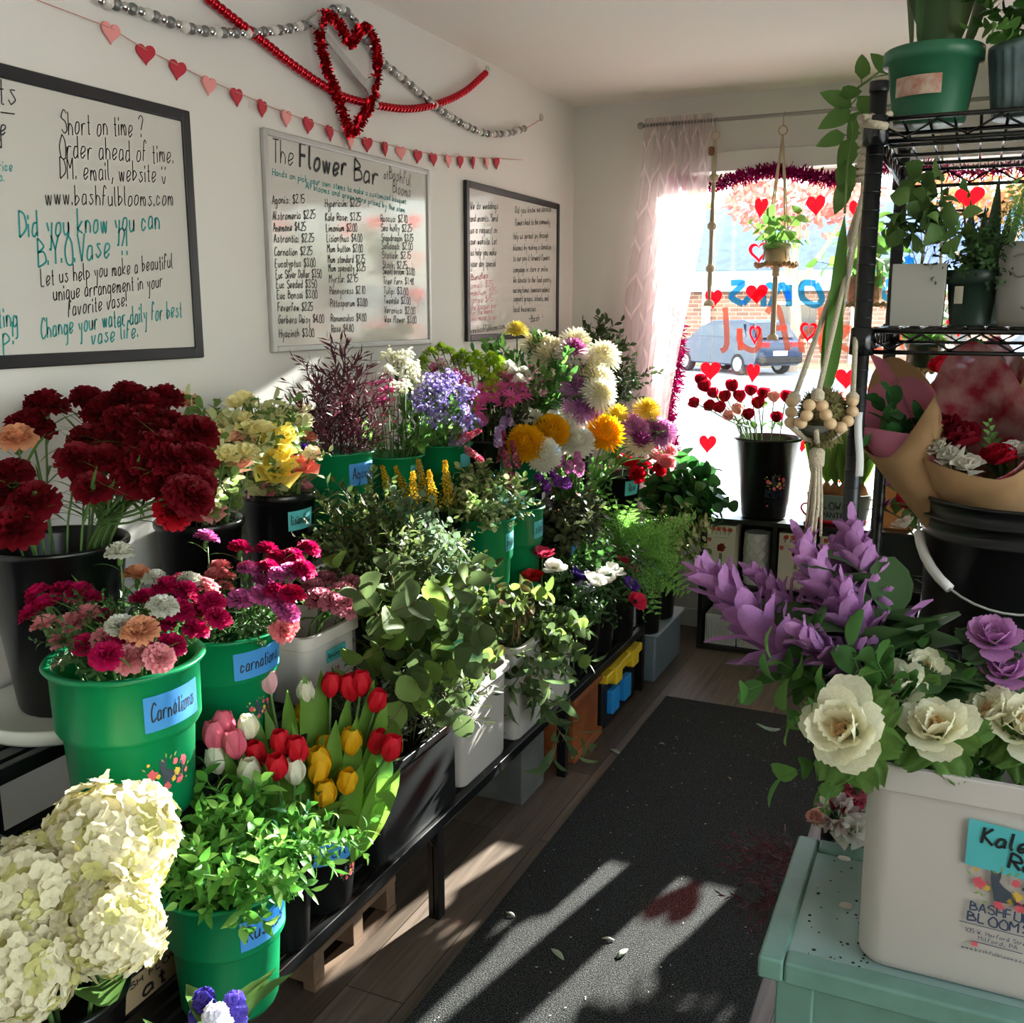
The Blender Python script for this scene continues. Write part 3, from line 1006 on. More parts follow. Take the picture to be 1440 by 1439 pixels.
def vase_box(x, y, z, w, d, h, label, rz=0):
    t = thing('vase_box', label, 'box', (x, y, z), rz=rz)
    ob('carton', M().box(-w/2, w/2, 0, d, 0, h), m_cream, t, bev=.002)
    r = random.Random(int(x*100))
    m = M()
    fn = lambda u, v: (u, -.0012, v)
    rosette_print(m, fn, 0, h*.62, .024, r, 11)
    for q in range(4):
        rosette_print(m, fn, -w*.3+q*w*.2, h*.93, .014, r, 7)
    rosette_print(m, fn, -w*.42, h*.74, .012, r, 7)
    m.add([fn(-.007, h*.38), fn(.007, h*.38), fn(.006, h*.52), fn(-.006, h*.52)], [(0, 1, 2, 3)], 1)
    m.add([fn(-w*.3, h*.78), fn(w*.3, h*.785), fn(w*.3, h*.79), fn(-w*.3, h*.785)], [(0, 1, 2, 3)], 1)
    for q in range(5):
        m.add([fn(-w*.35+q*w*.15, h*.84), fn(-w*.33+q*w*.15, h*.92), fn(-w*.31+q*w*.15, h*.84)], [(0, 1, 2)], 1)
    ob('printing', m, [m_coral, m_sage], t)
    return t


vase_box(.835, 4.305, .3145, .125, .13, .262, 'cream vase carton with coral flower print in the shelf first upper cubby')
vase_box(1.16, 4.31, .3145, .15, .13, .25, 'cream printed vase carton in the second upper cubby, left one')
vase_box(1.315, 4.315, .3145, .12, .13, .25, 'cream printed vase carton behind the black rack post')
# quilted white vase: raised diamond net on a cylinder
v, f = [], []
NA, NH = 72, 54
for j in range(NH+1):
    z = .232*j/NH
    for i in range(NA):
        a = 2*pi*i/NA
        p, q2 = a*9/(2*pi)+z*21, a*9/(2*pi)-z*21
        g = min(abs((p % 1)-.5), abs((q2 % 1)-.5))
        r = .054+.003*sin(pi*j/NH)+(.005*max(0, 1-abs(g-.5)*6) if 1 < j < NH-1 else .002)
        r = .0545+.003*sin(pi*j/NH)+.0045*max(0, min(1, (.10-min((p % 1), 1-(p % 1), (q2 % 1), 1-(q2 % 1)))*12))
        v.append((r*cos(a), r*sin(a), z))
for j in range(NH):
    for i in range(NA):
        f.append((j*NA+i, j*NA+(i+1) % NA, (j+1)*NA+(i+1) % NA, (j+1)*NA+i))
f.append(tuple(reversed(range(NA))))
vq = M().add(v, f).lathe([(.054, .232), (.049, .232), (.047, .02), (.001, .02)], 36)
tag(ob('quilted_vase', vq, mat('white_ceramic', '#d5d3cd', .3), None, (.983, 4.37, .3145), smooth=True), 'white quilted ceramic vase beside the coral print carton', 'vase')


def ribbed_pot(x, label, z=.0215):
    m = M()
    m.box(-.068, .068, -.06, .06, 0, .135).box(-.068, .068, -.06, -.052, .135, .14)
    t = thing('square_pot', label, 'pot', (x, 4.375, z))
    r = random.Random(int(x*1000))
    s = M()
    for wl_, wh in ((-.068, .068),):
        s.add([(-.068, -.06, 0), (.068, -.06, 0), (.068, .06, 0), (-.068, .06, 0)], [(3, 2, 1, 0)])
    s.box(-.07, -.062, -.06, .06, 0, .14).box(.062, .07, -.06, .06, 0, .14).box(-.062, .062, .052, .06, 0, .14).box(-.062, .062, -.06, -.052, 0, .14)
    ob('pot_body', s, mat('chalk_pot', '#c9c8c0', .7), t, bev=.003)
    g = M()
    for i in range(13):
        a = -.06+i*.01+r.uniform(-.002, .002)
        g.tube([(a, -.061, .01+r.uniform(0, .04)), (a+r.uniform(-.004, .004), -.061, .07), (a+r.uniform(-.003, .003), -.061, .128-r.uniform(0, .03))], .0009, 4)
    ob('scored_lines', g, mat('grey_groove', '#8a8a84', .8), t)
    return t


ribbed_pot(.845, 'white scored square pot in the bottom cubby, left one')
ribbed_pot(.992, 'white scored square pot in the bottom cubby, right one')
ribbed_pot(1.16, 'white scored square pot in the second bottom cubby')
tag(ob('grey_carton', M().box(.775, .93, 4.46, 4.545, .0215, .25), mat('grey_card', '#77787a', .8), bev=.002), 'grey card box standing behind the white square pots', 'box')
tag(ob('grey_carton', M().box(.94, 1.05, 4.47, 4.545, .0215, .24), mat('grey_card', '#77787a', .8), bev=.002), 'second grey card box behind the right square pot', 'box')

# ---- black wire shelving rack
RX0, RX1, RY0, RY1 = 1.62, 2.54, 1.65, 2.25
t = thing('wire_rack', 'black wire shelving rack on the right of the aisle', 'rack', (RX0, RY0, 0))
o = (-RX0, -RY0, 0)
for x in (RX0, RX1):
    for y in (RY0, RY1):
        p = M().tube([(x, y, .012), (x, y, 1.822)], .0127, 14).lathe([(.014, 1.82), (.0138, 1.834), (.002, 1.836)], 14, (x, y, 0)).lathe([(.016, 0), (.016, .014)], 12, (x, y, 0), capb=True, capt=True)
        for i in range(66):
            p.lathe([(.0127, .06+i*.0265), (.0133, .0605+i*.0265), (.0133, .0615+i*.0265), (.0127, .062+i*.0265)], 14, (x, y, 0))
        ob('post', p, m_black, t, o, smooth=True)
for z in (1.785, 1.476, .945, .34):
    m = M()
    for zz in (z-.004, z-.036):
        for a, b in (((RX0, RY0), (RX1, RY0)), ((RX0, RY1), (RX1, RY1)), ((RX0, RY0), (RX0, RY1)), ((RX1, RY0), (RX1, RY1))):
            m.tube([(*a, zz), (*b, zz)], .0036, 6)
    for y in (RY0, RY1):
        n = 22
        m.tube([(RX0+(RX1-RX0)*i/n, y, z-.008-.024*(i % 2)) for i in range(n+1)], .002, 5)
    for x in (RX0, RX1):
        n = 18
        m.tube([(x, RY0+(RY1-RY0)*i/n, z-.008-.024*(i % 2)) for i in range(n+1)], .002, 5)
    for i in range(1, 5):
        y = RY0+(RY1-RY0)*i/5
        m.tube([(RX0, y, z-.0075), (RX1, y, z-.0075)], .0034, 6)
    n = 26
    for i in range(1, n):
        x = RX0+(RX1-RX0)*i/n
        m.tube([(x, RY0, z-.0025), (x, RY1, z-.0025)], .0024, 6)
    for x in (RX0, RX1):
        for y in (RY0, RY1):
            m.lathe([(.0128, z-.042), (.019, z-.04), (.0175, z), (.0128, z+.002)], 14, (x, y, 0))
    ob('wire_shelf', m, mat('gloss_black_wire', '#0d0e10', .22, .6), t, o, smooth=True)

# ---- green side table
TZ = .652
t = thing('side_table', 'worn sage green wooden side table holding the white kale bin', 'table', (1.95, 1.39, 0))
o = (-1.95, -1.39, 0)
m_sg = mat('sage_paint', '#688d80', .45, noise=.12, nscale=14)
TX0, TX1, TY0, TY1 = 1.582, 2.32, 1.215, 1.562
ob('tabletop', M().box(TX0+.03, TX1-.03, TY0+.03, TY1-.03, TZ-.022, TZ), mat('worn_sage_top', '#8ba69f', .28, .5, noise=.1, nscale=7), t, o)
for a in ((TX0, TX0+.034, TY0, TY1), (TX1-.034, TX1, TY0, TY1), (TX0+.034, TX1-.034, TY0, TY0+.034), (TX0+.034, TX1-.034, TY1-.034, TY1)):
    ob('edge_moulding', M().box(a[0], a[1], a[2], a[3], TZ-.026, TZ+.007), m_sg, t, o, bev=.005)
for a in ((TX0+.03, TX0+.05, TY0+.05, TY1-.05), (TX1-.05, TX1-.03, TY0+.05, TY1-.05), (TX0+.05, TX1-.05, TY0+.03, TY0+.05), (TX0+.05, TX1-.05, TY1-.05, TY1-.03)):
    ob('apron', M().box(a[0], a[1], a[2], a[3], TZ-.10, TZ-.026), m_sg, t, o)
for x in (TX0+.022, TX1-.072):
    for y in (TY0+.022, TY1-.072):
        ob('leg', M().box(x, x+.05, y, y+.05, 0, TZ-.026), m_sg, t, o, bev=.004)
sp = M()
rng = random.Random(9)
for i in range(40):
    x, y, s = rng.uniform(TX0+.04, 1.72), rng.uniform(TY0+.04, TY1-.04), rng.uniform(.0008, .003)
    sp.lathe([(s, TZ+.0003), (s*.6, TZ+.001), (.0001, TZ+.0012)], 6, (x, y, 0))
o2 = tag(ob('soil_crumbs', sp, mat('soil', '#2a221a', .9)), 'dark soil crumbs scattered on the green table top', 'soil')
o2['kind'] = 'stuff'
for px, py in ((1187, 1208), (1190, 1275)):
    p = PL(px, py, 2, TZ)
    fp = ob('fallen_petal', M().lathe([(.0001, .004), (.007, .0025), (.008, .0005)], 10, sx=1.3), mat('dry_petal', '#c9c2b4'), None, (p[0], p[1], TZ+.0002), smooth=True)
    fp['kind'] = 'thing'
    tag(fp, 'pale fallen petal on the table far edge' if py < 1250 else 'pale fallen petal in the middle of the green table top', 'petal')

# ================================================================= buckets and bins
m_green = mat('green_bucket_plastic', '#0b8a55', .32, .5, tl=.25)
m_blackb = mat('black_bucket_plastic', '#0b0c0d', .28, .5)
m_btape = mat('blue_tape', '#3f8fd6', .7, tl=.15)
m_ttape = mat('teal_tape', '#55bcc0', .7, tl=.15)
m_bin = mat('white_bin_plastic', '#cfc8c2', .4, tl=.12)
BK = {}
m_catp = mat('cat_print', '#3d4650', .8)
m_logo = [mat('print_pink', '#d95c66', .8), mat('print_yellow', '#e0b64a', .8), mat('print_green', '#7f9a58', .8), m_catp, mat('print_navy', '#33405a', .8)]


def logo(parent, fn, s, text=True, off=(0, 0, 0)):
    """the shop mark: a sitting cat among blossoms, shop name below; fn(u, v) on the surface, s = half width"""
    r = random.Random(2)
    m = M()
    for u, v, q, mi in ((-.75, .35, .26, 0), (.85, .5, .28, 0), (.35, .62, .16, 0), (-.1, -.35, .22, 0), (.6, -.25, .26, 0), (.45, .15, .2, 1), (.25, -.1, .16, 1), (-.5, .2, .14, 1), (1.0, .0, .14, 0), (-.9, .8, .1, 1)):
        rosette_print(m, fn, u*s, v*s, q*s, r, 9, mi)
    for u, v, a in ((-.1, .9, 1.6), (-.2, .75, 2.2), (.05, .8, .9), (-.55, -.15, 2.5), (-.4, -.3, 3.4), (.9, -.3, -.3), (.3, .85, 1.0), (1.05, .2, .3), (-1, .55, 2.4), (-.7, 0, 3.6)):
        L, w = .24*s, .05*s
        m.add([fn(u*s, v*s), fn(u*s+L/2*cos(a)-w*sin(a), v*s+L/2*sin(a)+w*cos(a)), fn(u*s+L*cos(a), v*s+L*sin(a)), fn(u*s+L/2*cos(a)+w*sin(a), v*s+L/2*sin(a)-w*cos(a))], [(0, 1, 2, 3)], 2)
    cat = [(-.42, .95), (-.33, .82), (-.2, .86), (-.1, .95), (-.1, .72), (-.14, .55), (0, .4), (.3, .2), (.42, .05), (.48, -.2), (-.25, -.2), (-.3, .1), (-.38, .4), (-.42, .62)]
    fn2 = lambda u, v, e=1.6: fn(u, v)
    cpts = [(u*s, v*s) for u, v in cat]
    n = len(cpts)
    m.add([tuple(np.array(fn(*q))) for q in cpts], [tuple(range(n))], 3)
    tl = catmull([(.42, -.1), (.66, -.12), (.76, .15), (.72, .45), (.62, .5), (.6, .42)], 5)
    Lp, Rp = [], []
    for i, q in enumerate(tl):
        d = tl[min(i+1, len(tl)-1)]-tl[max(0, i-1)]
        d = d/(np.linalg.norm(d)+1e-9)*.05
        Lp.append(fn((q[0]-d[1])*s, (q[1]+d[0])*s))
        Rp.append(fn((q[0]+d[1])*s, (q[1]-d[0])*s))
    m.grid([Lp, Rp], 3)
    if text:
        write(m, 'BASHFUL', fn, -.95*s, -.75*s, .98*s, .34*s, .055*s, mi=4, slant=0)
        write(m, 'BLOOMS', fn, -1.0*s, -1.18*s, 1.05*s, .36*s, .06*s, mi=4, slant=0)
        write(m, '105 W. Harford Street', fn, -1.05*s, -1.62*s, 1.1*s, .16*s, .02*s, mi=4, slant=0)
        write(m, 'Milford, PA', fn, -.6*s, -1.84*s, .65*s, .16*s, .02*s, mi=4, slant=0)
        write(m, 'www.bashfulblooms.com', fn, -1.1*s, -2.3*s, 1.1*s, .13*s, .018*s, mi=4, slant=0)
        for a, b, v in ((-1.25, 1.25, -1.27), (-.8, .8, -1.92)):
            m.grid([[fn(a*s, v*s), fn(0, v*s), fn(b*s, v*s)], [fn(a*s, (v-.03)*s), fn(0, (v-.03)*s), fn(b*s, (v-.03)*s)]], 4)
        m.grid([[fn(-.8*s, -2.12*s), fn(-.6*s, -2.12*s)], [fn(-.8*s, -1.96*s), fn(-.6*s, -1.96*s)]], 0)
    return ob('printed_logo', m, m_logo, parent, off)


def bucket(key, kind, label, x, y, zb, zr, Wd, tape=None, tm=None, taz=-.1, tw=.095, th=.042, tz=None, text_on='', lg=None, group=None):
    H, R = zr-zb, Wd/2
    t = thing({'green': 'flower_bucket', 'black': 'flower_bucket', 'vase': 'flower_bucket'}[kind], label, 'bucket', (x, y, zb), group)
    m = M()
    if kind == 'green':
        Rb = R*.9
        prof = [(.0, 0), (Rb*.78, 0), (Rb*.83, .012), (Rb*.90, H*.54), (Rb*.965, H*.57), (Rb, H*.60), (Rb*1.015, H*.955), (R*.97, H*.965), (R, H*.985), (R*.985, H), (Rb*.985, H*.995), (Rb*.95, H*.9), (Rb*.95, H*.6), (Rb*.86, H*.55), (Rb*.8, .01), (0, .01)]
        rt = lambda z: Rb*1.012
        tz = H*.76 if tz is None else tz
        mm = m_green
    elif kind == 'black':
        Rb = R*.93
        prof = [(0, 0), (Rb*.74, 0), (Rb*.78, .008), (Rb, H*.93), (R*.97, H*.935), (R, H*.955), (R*1.0, H*.985), (R*.97, H), (Rb*.97, H*.995), (Rb*.95, H*.93), (Rb*.75, .012), (0, .012)]
        rt = lambda z: Rb*(.78+.22*z/(H*.93))
        tz = H*.8 if tz is None else tz
        mm = m_blackb
    else:
        Rb = R*.96
        prof = [(0, 0), (Rb*.66, 0), (Rb*.69, .01), (Rb*.98, H*.96), (R*.99, H*.965), (R, H*.985), (R*.98, H), (Rb*.97, H*.995), (Rb*.95, H*.95), (Rb*.66, .014), (0, .014)]
        rt = lambda z: Rb*(.69+.29*z/(H*.96))
        tz = H*.8 if tz is None else tz
        mm = m_blackb
    m.lathe([(max(r, 1e-4), z) for r, z in prof], 56)
    ob('bucket_body', m, mm, t, smooth=True)
    if tape is not None:
        n = 10
        G = []
        for zz in (tz-th/2, tz+th/2):
            G.append([((rt(zz)+.0012)*cos(taz+(i/n-.5)*tw/R), (rt(zz)+.0012)*sin(taz+(i/n-.5)*tw/R), zz+.004*(i/n-.5)) for i in range(n+1)])
        tp = ob('label_tape', M().grid(G), tm or m_btape, t, smooth=True)
        if tape:
            w = M()
            fn = lambda u, v: ((rt(v)+.0022)*cos(taz+u/R), (rt(v)+.0022)*sin(taz+u/R), v)
            a = tw*(.40 if len(tape) > 4 else .26)
            write(w, tape, fn, -a, tz-th*.24, a, th*.52, .0026, v1=tz-th*.14)
            ob('handwriting', w, m_ink, tp)
    if lg:
        z0, az, s = lg[:3]
        fn = lambda u, v: ((rt(z0+v)+.001 if kind != 'green' else Rb*(.83+.07*(z0+v)/(H*.54))+.0015)*cos(az+u/(R*.85)), (rt(z0+v)+.001 if kind != 'green' else Rb*(.83+.07*(z0+v)/(H*.54))+.0015)*sin(az+u/(R*.85)), z0+v)
        logo(t, fn, s, text=len(lg) > 3)
    BK[key] = dict(c=(x, y), zb=zb, zr=zr, R=R*.88, rb=R*.5)
    return t


def rring(cx, cy, hx, hy, r, z, n=5):
    o = []
    for sx, sy, a0 in ((1, 1, 0), (-1, 1, pi/2), (-1, -1, pi), (1, -1, 1.5*pi)):
        for i in range(n):
            a = a0+pi/2*i/(n-1)
            o.append((cx+sx*(hx-r)+r*cos(a), cy+sy*(hy-r)+r*sin(a), z))
    return o


def bin_(key, name, label, cat, x0, x1, y0, y1, z0, z1, mt, lip=.012, taper=.88, r=.03, lipz=.02):
    cx, cy, hx, hy, H = (x0+x1)/2, (y0+y1)/2, (x1-x0)/2, (y1-y0)/2, z1-z0
    t = thing(name, label, cat, (cx, cy, z0))
    m = M()
    i1 = .006
    rings = [(taper-.03, 0, 0), (taper, .012, 0), (1-lip/hx, H-lipz, 0), (1, H-lipz, 0), (1, H, 0), (1-lip*.6/hx-i1/hx, H, 0), (1-lip/hx-i1/hx, H-lipz, 0), (taper-i1/hx, .018, 0)]
    v = []
    for q, z, _ in rings:
        v += rring(0, 0, hx-(1-q)*hx, hy-(1-q)*hx, r*max(.4, q), z)
    n = 20
    f = [tuple(reversed(range(n))), tuple(range((len(rings)-1)*n, len(rings)*n))]
    for j in range(len(rings)-1):
        for i in range(n):
            f.append((j*n+i, j*n+(i+1) % n, (j+1)*n+(i+1) % n, (j+1)*n+i))
    m.add(v, f)
    ob('bin_body', m, mt, t, bev=.0025)
    BK[key] = dict(c=(cx, cy), zb=z0, zr=z1, R=min(hx, hy)*.95, rb=min(hx, hy)*.7, hx=hx, hy=hy)
    return t


# buckets of the near end
tag(ob('tub_lid', M().lathe([(.001, 0), (.168, 0), (.172, .006), (.172, .026), (.166, .029), (.16, .022), (.001, .022)], 48), [mat('white_lid', '#cfd0c4', .4)], None, (.20, 1.335, .7205), smooth=True), 'round white tub lid under the tall black carnation bucket', 'lid')
bucket('darkred', 'vase', 'large black bucket of dark red carnations at the left edge', .20, 1.335, .7445, 1.072, .275)
bucket('blk2', 'black', 'black bucket of mixed lisianthus behind the dark red carnations', .152, 1.785, .7205, 1.025, .208)
bucket('lis', 'black', 'black bucket with a teal lisianthus label', .182, 2.05, .7205, 1.052, .192, 'lisianthus', m_ttape, taz=-.25, tw=.085, th=.05)
bucket('agonis', 'green', 'green bucket with a blue Agonis label', .205, 2.29, .9005, 1.128, .205, 'Agonis', taz=-.2, tw=.1, th=.06, tz=.17)
bucket('stat', 'green', 'green bucket of white and purple statice behind the Agonis bucket', .24, 2.515, .9005, 1.09, .195, 'Statice', m_ttape, taz=-.1, tw=.06)
bucket('snap', 'green', 'green bucket of pink snapdragons third from the wall bench end', .285, 2.745, .9005, 1.098, .192, '', m_ttape, taz=-.1, tw=.06)
bucket('pinkmum', 'black', 'black bucket of pink and green mums below the silver whiteboard corner', .318, 3.005, .9005, 1.084, .18, 'mum', m_ttape, taz=-.25, tw=.06, th=.06, tz=.11)
bucket('alst', 'green', 'green bucket of alstroemeria and white mums below the far whiteboard', .33, 3.27, .9005, 1.135, .19)
bucket('carn1', 'green', 'front green bucket labelled Carnations holding magenta and pink minis', .475, 1.225, .6305, .914, .272, 'Carnations', taz=-.12, tw=.125, th=.062, lg=(.085, -.22, .042))
bucket('carn2', 'green', 'second green bucket labelled carnations, behind the front one', .40, 1.565, .6305, .858, .245, 'carnations', taz=-.15, tw=.14, th=.056, lg=(.06, -.15, .03))
bucket('rusc', 'green', 'lowest green bucket labelled Ruscus beside the hydrangeas', .638, 1.255, .2705, .514, .232, 'Ruscus', taz=-.12, tw=.12, th=.055)
bucket('tulip', 'black', 'black bucket with blue tape full of tulips', .606, 1.585, .2705, .46, .178, 'Tulip', taz=-.3, tw=.15, th=.05, tz=.145, lg=(.08, -.1, .024))
bucket('hyd', 'black', 'black bucket of white hydrangeas in the bottom left corner', .575, .955, .2705, .475, .2)
bucket('hyac', 'black', 'black bucket of hyacinths on the floor at the bottom edge', .80, .985, .0005, .36, .17)
# middle row
bucket('solid', 'black', 'small black bucket of yellow solidago with teal label', .46, 2.465, .6005, .862, .115, 'SOL', m_ttape, taz=-.2, tw=.05, th=.06, tz=.2)
bucket('pitto', 'green', 'green bucket of variegated pittosporum', .475, 2.66, .6005, .895, .188, 'pitto', m_ttape, taz=-.05, tw=.055, th=.055, tz=.225)
bucket('stock', 'green', 'green bucket labelled Stock right of the pittosporum bucket', .468, 2.905, .6005, .885, .19, 'stock', m_ttape, taz=-.1, tw=.065, th=.055, tz=.215)
bucket('queen', 'black', 'black bucket of dark olive foliage behind the anemones', .50, 3.16, .6005, .72, .165, '', m_btape, taz=0, tw=.05)
bucket('mums', 'vase', 'black bucket of yellow and white disbud mums', .475, 3.43, .6005, .82, .2)
bucket('rose', 'black', 'black bucket of roses with a teal Rose label', .50, 3.86, .6005, .855, .19, 'Rose', m_ttape, taz=-.55, tw=.075, th=.06)
bucket('box', 'black', 'black bucket of tall boxwood in the window corner', .20, 4.12, .7205, 1.0, .2)
bucket('fern', 'black', 'black bucket of plumosus fern beside the aisle', .62, 3.52, .2705, .60, .16)
bucket('salal', 'vase', 'black bucket of glossy salal leaves near the display shelf', .64, 4.02, .2165, .62, .19)
bucket('varieg', 'black', 'black bucket of variegated sprigs at the end of the low bench', .66, 3.79, .2165, .56, .13, '', m_ttape, taz=-.5, tw=.05)
for i, (x, y, zr, lb) in enumerate(((.60, 3.04, .50, 'black bucket of white and purple anemones nearest the white bin'), (.595, 3.20, .50, 'black bucket of red and purple anemones, middle of three'), (.60, 3.355, .53, 'black bucket of ranunculus and greens next to the fern'))):
    bucket('anem%d' % i, 'vase', lb, x, y, .2705, zr, .15)
bucket('wrose', 'vase', 'tall black bucket of red roses on the window shelf', .998, 4.41, .6105, .968, .298, lg=(.16, -1.05, .045, 1))
# bins
rb = bin_('ranu', 'square_bin', 'white square bin labelled Ranunculus between carnations and crate', 'bin', .30, .505, 1.705, 1.93, .6305, .795, m_bin, lip=.01, lipz=.03)
o = (0, 0, 0)
tp = ob('label_tape', M().box(.0955, .097, -.03, .045, .085, .115), m_ttape, rb)
w = M()
write(w, 'Ranunculus', lambda u, v: (.0978, u, v), -.027, .095, .043, .012, .0018)
ob('handwriting', w, m_ink, tp)
logo(rb, lambda u, v: (.0925, u, v+.05), .022, False)
bin_('crate', 'plastic_crate', 'long black crate of myrtle and mixed greens in the middle row', 'crate', .435, .60, 1.97, 2.37, .6005, .83, mat('black_plastic', '#101214'), lip=.008, taper=.9, r=.015)
bin_('tub', 'plastic_tub', 'black rectangular tub of grey sea holly on the low bench', 'tub', .47, .675, 1.72, 2.11, .2705, .50, mat('black_plastic', '#101214'), lip=.012, taper=.9, r=.015)
bin_('euc', 'tall_bin', 'tall white bin of silver dollar eucalyptus on the low bench', 'bin', .465, .672, 2.135, 2.43, .2705, .54, m_bin, taper=.86)
bin_('seed', 'tall_bin', 'tall white bin of seeded eucalyptus next to the anemones', 'bin', .465, .672, 2.47, 2.93, .2705, .555, m_bin, taper=.92)
kb = bin_('kale', 'tall_bin', 'white bin labelled Kale Rose on the green table', 'bin', 1.69, 2.05, 1.255, 1.53, TZ+.0005, .942, mat('matte_white_bin', '#c4bcb5', .45), taper=.94, r=.035, lip=.008, lipz=.035)
kf = lambda u, v: (u, -.1362-.0003*0+(.0075)*(1-(v/.29)), v)
G = [[kf(-.05+.125*i, .176+.062*j-(.010*i)) for i in (0, 1)] for j in (0, 1)]
tp = ob('label_tape', M().grid([[tuple(np.array(p)+(0, -.0006, 0)) for p in r] for r in G]), m_ttape, kb)
w = M()
kf2 = lambda u, v: tuple(np.array(kf(u, v))+(0, -.0016, 0))
write(w, 'Kale', kf2, -.034, .209, .022, .022, .0035, v1=.206)
write(w, 'Rose', kf2, -.002, .183, .062, .021, .0035, v1=.179)
ob('handwriting', w, m_ink, tp)
logo(kb, lambda u, v: tuple(np.array(kf(u-.005, v+.141-(u)*.03))+(0, -.0008, 0)), .036)
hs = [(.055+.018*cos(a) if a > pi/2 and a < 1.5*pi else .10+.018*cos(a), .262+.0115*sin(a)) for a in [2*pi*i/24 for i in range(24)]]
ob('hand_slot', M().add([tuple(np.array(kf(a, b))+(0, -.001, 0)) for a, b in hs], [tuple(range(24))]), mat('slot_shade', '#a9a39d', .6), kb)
# ================================================================= flower and foliage builders
GA = 2.399963
PROF = {'o': lambda u: sin(pi*(.06+.88*u))**.7, 'f': lambda u: .12+.88*u**.8, 't': lambda u: (.55+.45*sin(pi*min(1, u+.15)))*(1-max(0, u-.75)*2.6), 'p': lambda u: max(.03, sin(pi*u**.8)),
        'r': lambda u: max(.12, sin(pi*(.05+.80*u**1.15))**.8), 'e': lambda u: max(.04, sin(pi*(u**.62))**.75), 'n': lambda u: max(.04, sin(pi*u)**.6)}


def petal(m, az, L, Wd, a0, a1, r0=0, h0=0, cup=0, ruf=0, prof='o', nu=3, nv=2, mi=0, rng=None, ph=0, tw=0):
    """one petal: its midrib bends from angle a0 to a1 (0 = straight up, pi/2 = level) while leaving the axis at azimuth az"""
    ca, sa = cos(az), sin(az)
    r, h = r0, h0
    G = []
    pf = PROF[prof]
    for i in range(nu+1):
        u = i/nu
        a = a0+(a1-a0)*u
        if i:
            am = a0+(a1-a0)*(u-.5/nu)
            r += sin(am)*L/nu
            h += cos(am)*L/nu
        w = Wd*pf(u)
        row = []
        for j in range(nv+1):
            v = 2*j/nv-1
            off = cup*v*v*w
            if ruf and i:
                off += ruf*u*(1 if (j+i) % 2 else -1)+ruf*.6*u*sin(7*v+ph)
            lat = v*w
            rr, hh = r-cos(a)*off, h+sin(a)*off
            if ruf and i == nu:
                rr += sin(a)*ruf*(.8 if j % 2 else -.8)
                hh += cos(a)*ruf*(.8 if j % 2 else -.8)
            row.append((rr*ca-lat*sa, rr*sa+lat*ca, hh))
        G.append(row)
    m.grid(G, mi)


def rosette(m, rng, n, L, Wd, a0, a1, r0=(0, 0), h0=(0, 0), cup=0, ruf=0, prof='o', nu=3, nv=2, mi=None, jit=.12, pw=1.0, az0=0):
    for k in range(n):
        t = (k/max(1, n-1))**pw
        lp = lambda q: q[0]+(q[1]-q[0])*t
        j = lambda s=jit: 1+rng.uniform(-s, s)
        petal(m, az0+k*GA+rng.uniform(-.2, .2), lp(L)*j(), lp(Wd)*j(), lp(a0)+rng.uniform(-jit, jit), lp(a1)+rng.uniform(-jit, jit)*1.5, lp(r0), lp(h0), cup*j(), ruf, prof, nu, nv,
              mi(t) if callable(mi) else (mi or 0), rng, rng.uniform(0, 6))


def b_carn(rng):
    m = M()
    rosette(m, rng, 64, (.85, .95), (.26, .46), (.05, 1.25), (.3, 1.9), (0, .1), (-.3, -.28), ruf=.075, prof='f', nu=3, nv=4, jit=.16)
    return m


def b_rose(rng):
    m = M()
    rosette(m, rng, 22, (.95, 1.15), (.3, .62), (.25, 1.15), (-.35, .55), (.02, .1), (-.45, -.5), cup=-.0, prof='r', nu=4, nv=4, jit=.06)
    for p in range(len(m.v)):
        pass
    return m


def b_rosebud(rng):
    m = M()
    rosette(m, rng, 16, (1.15, 1.25), (.3, .62), (.35, .75), (-.35, .1), (.02, .06), (-.65, -.7), prof='r', nu=4, nv=4, jit=.06)
    return m


def b_lis(rng):
    m = M()
    rosette(m, rng, 16, (.8, 1.15), (.3, .6), (.2, 1.1), (-.1, 1.25), (.02, .08), (-.5, -.5), ruf=.035, prof='f', nu=4, nv=4, jit=.1)
    m.ball((0, 0, -.1), .12, 8, 1)
    return m


def b_tulip(rng):
    m = M()
    for i in range(6):
        petal(m, i*pi/3+(0 if i % 2 else .05), 2.15, .66 if i % 2 else .6, .95, -.5-.12*(i % 2), .04, -.75, .32, 0, 'o', 7, 4, 0, rng)
    return m


def mum_ball(rng, n, L, w, reach, curl, core, two=False):
    m = M()
    for k in range(n):
        u = (k+.5)/n
        th = reach*sqrt(u)
        j = rng.uniform(.85, 1.12)
        petal(m, k*GA, (L*.6+L*.4*u)*j, w*rng.uniform(.9, 1.1), th*.92+rng.uniform(-.1, .1), th*.92+curl+rng.uniform(-.2, .2), core*sin(th), core*cos(th)-.2, .45, 0, 't', 3, 2, 1 if two and u < .3 else 0, rng)
    m.ball((0, 0, -.2), core*.97, 10, 1 if two else 0)
    return m


def b_mum(rng):
    return mum_ball(rng, 190, .62, .10, 2.15, -.75, .52)


def b_mumopen(rng):
    return mum_ball(rng, 150, .72, .095, 1.95, .1, .42, True)


def b_daisy(rng):
    m = M()
    rosette(m, rng, 20, (.95, 1.0), (.13, .15), (1.05, 1.3), (1.2, 1.65), (.12, .12), (0, -.03), cup=.2, prof='t', nu=3, nv=2)
    rosette(m, rng, 12, (.7, .75), (.12, .13), (.75, .9), (1.0, 1.1), (.1, .1), (.02, .0), cup=.2, prof='t', nu=2, nv=2)
    m.lathe([(.22, -.02), (.2, .08), (.1, .14), (.001, .15)], 10, m=1)
    return m


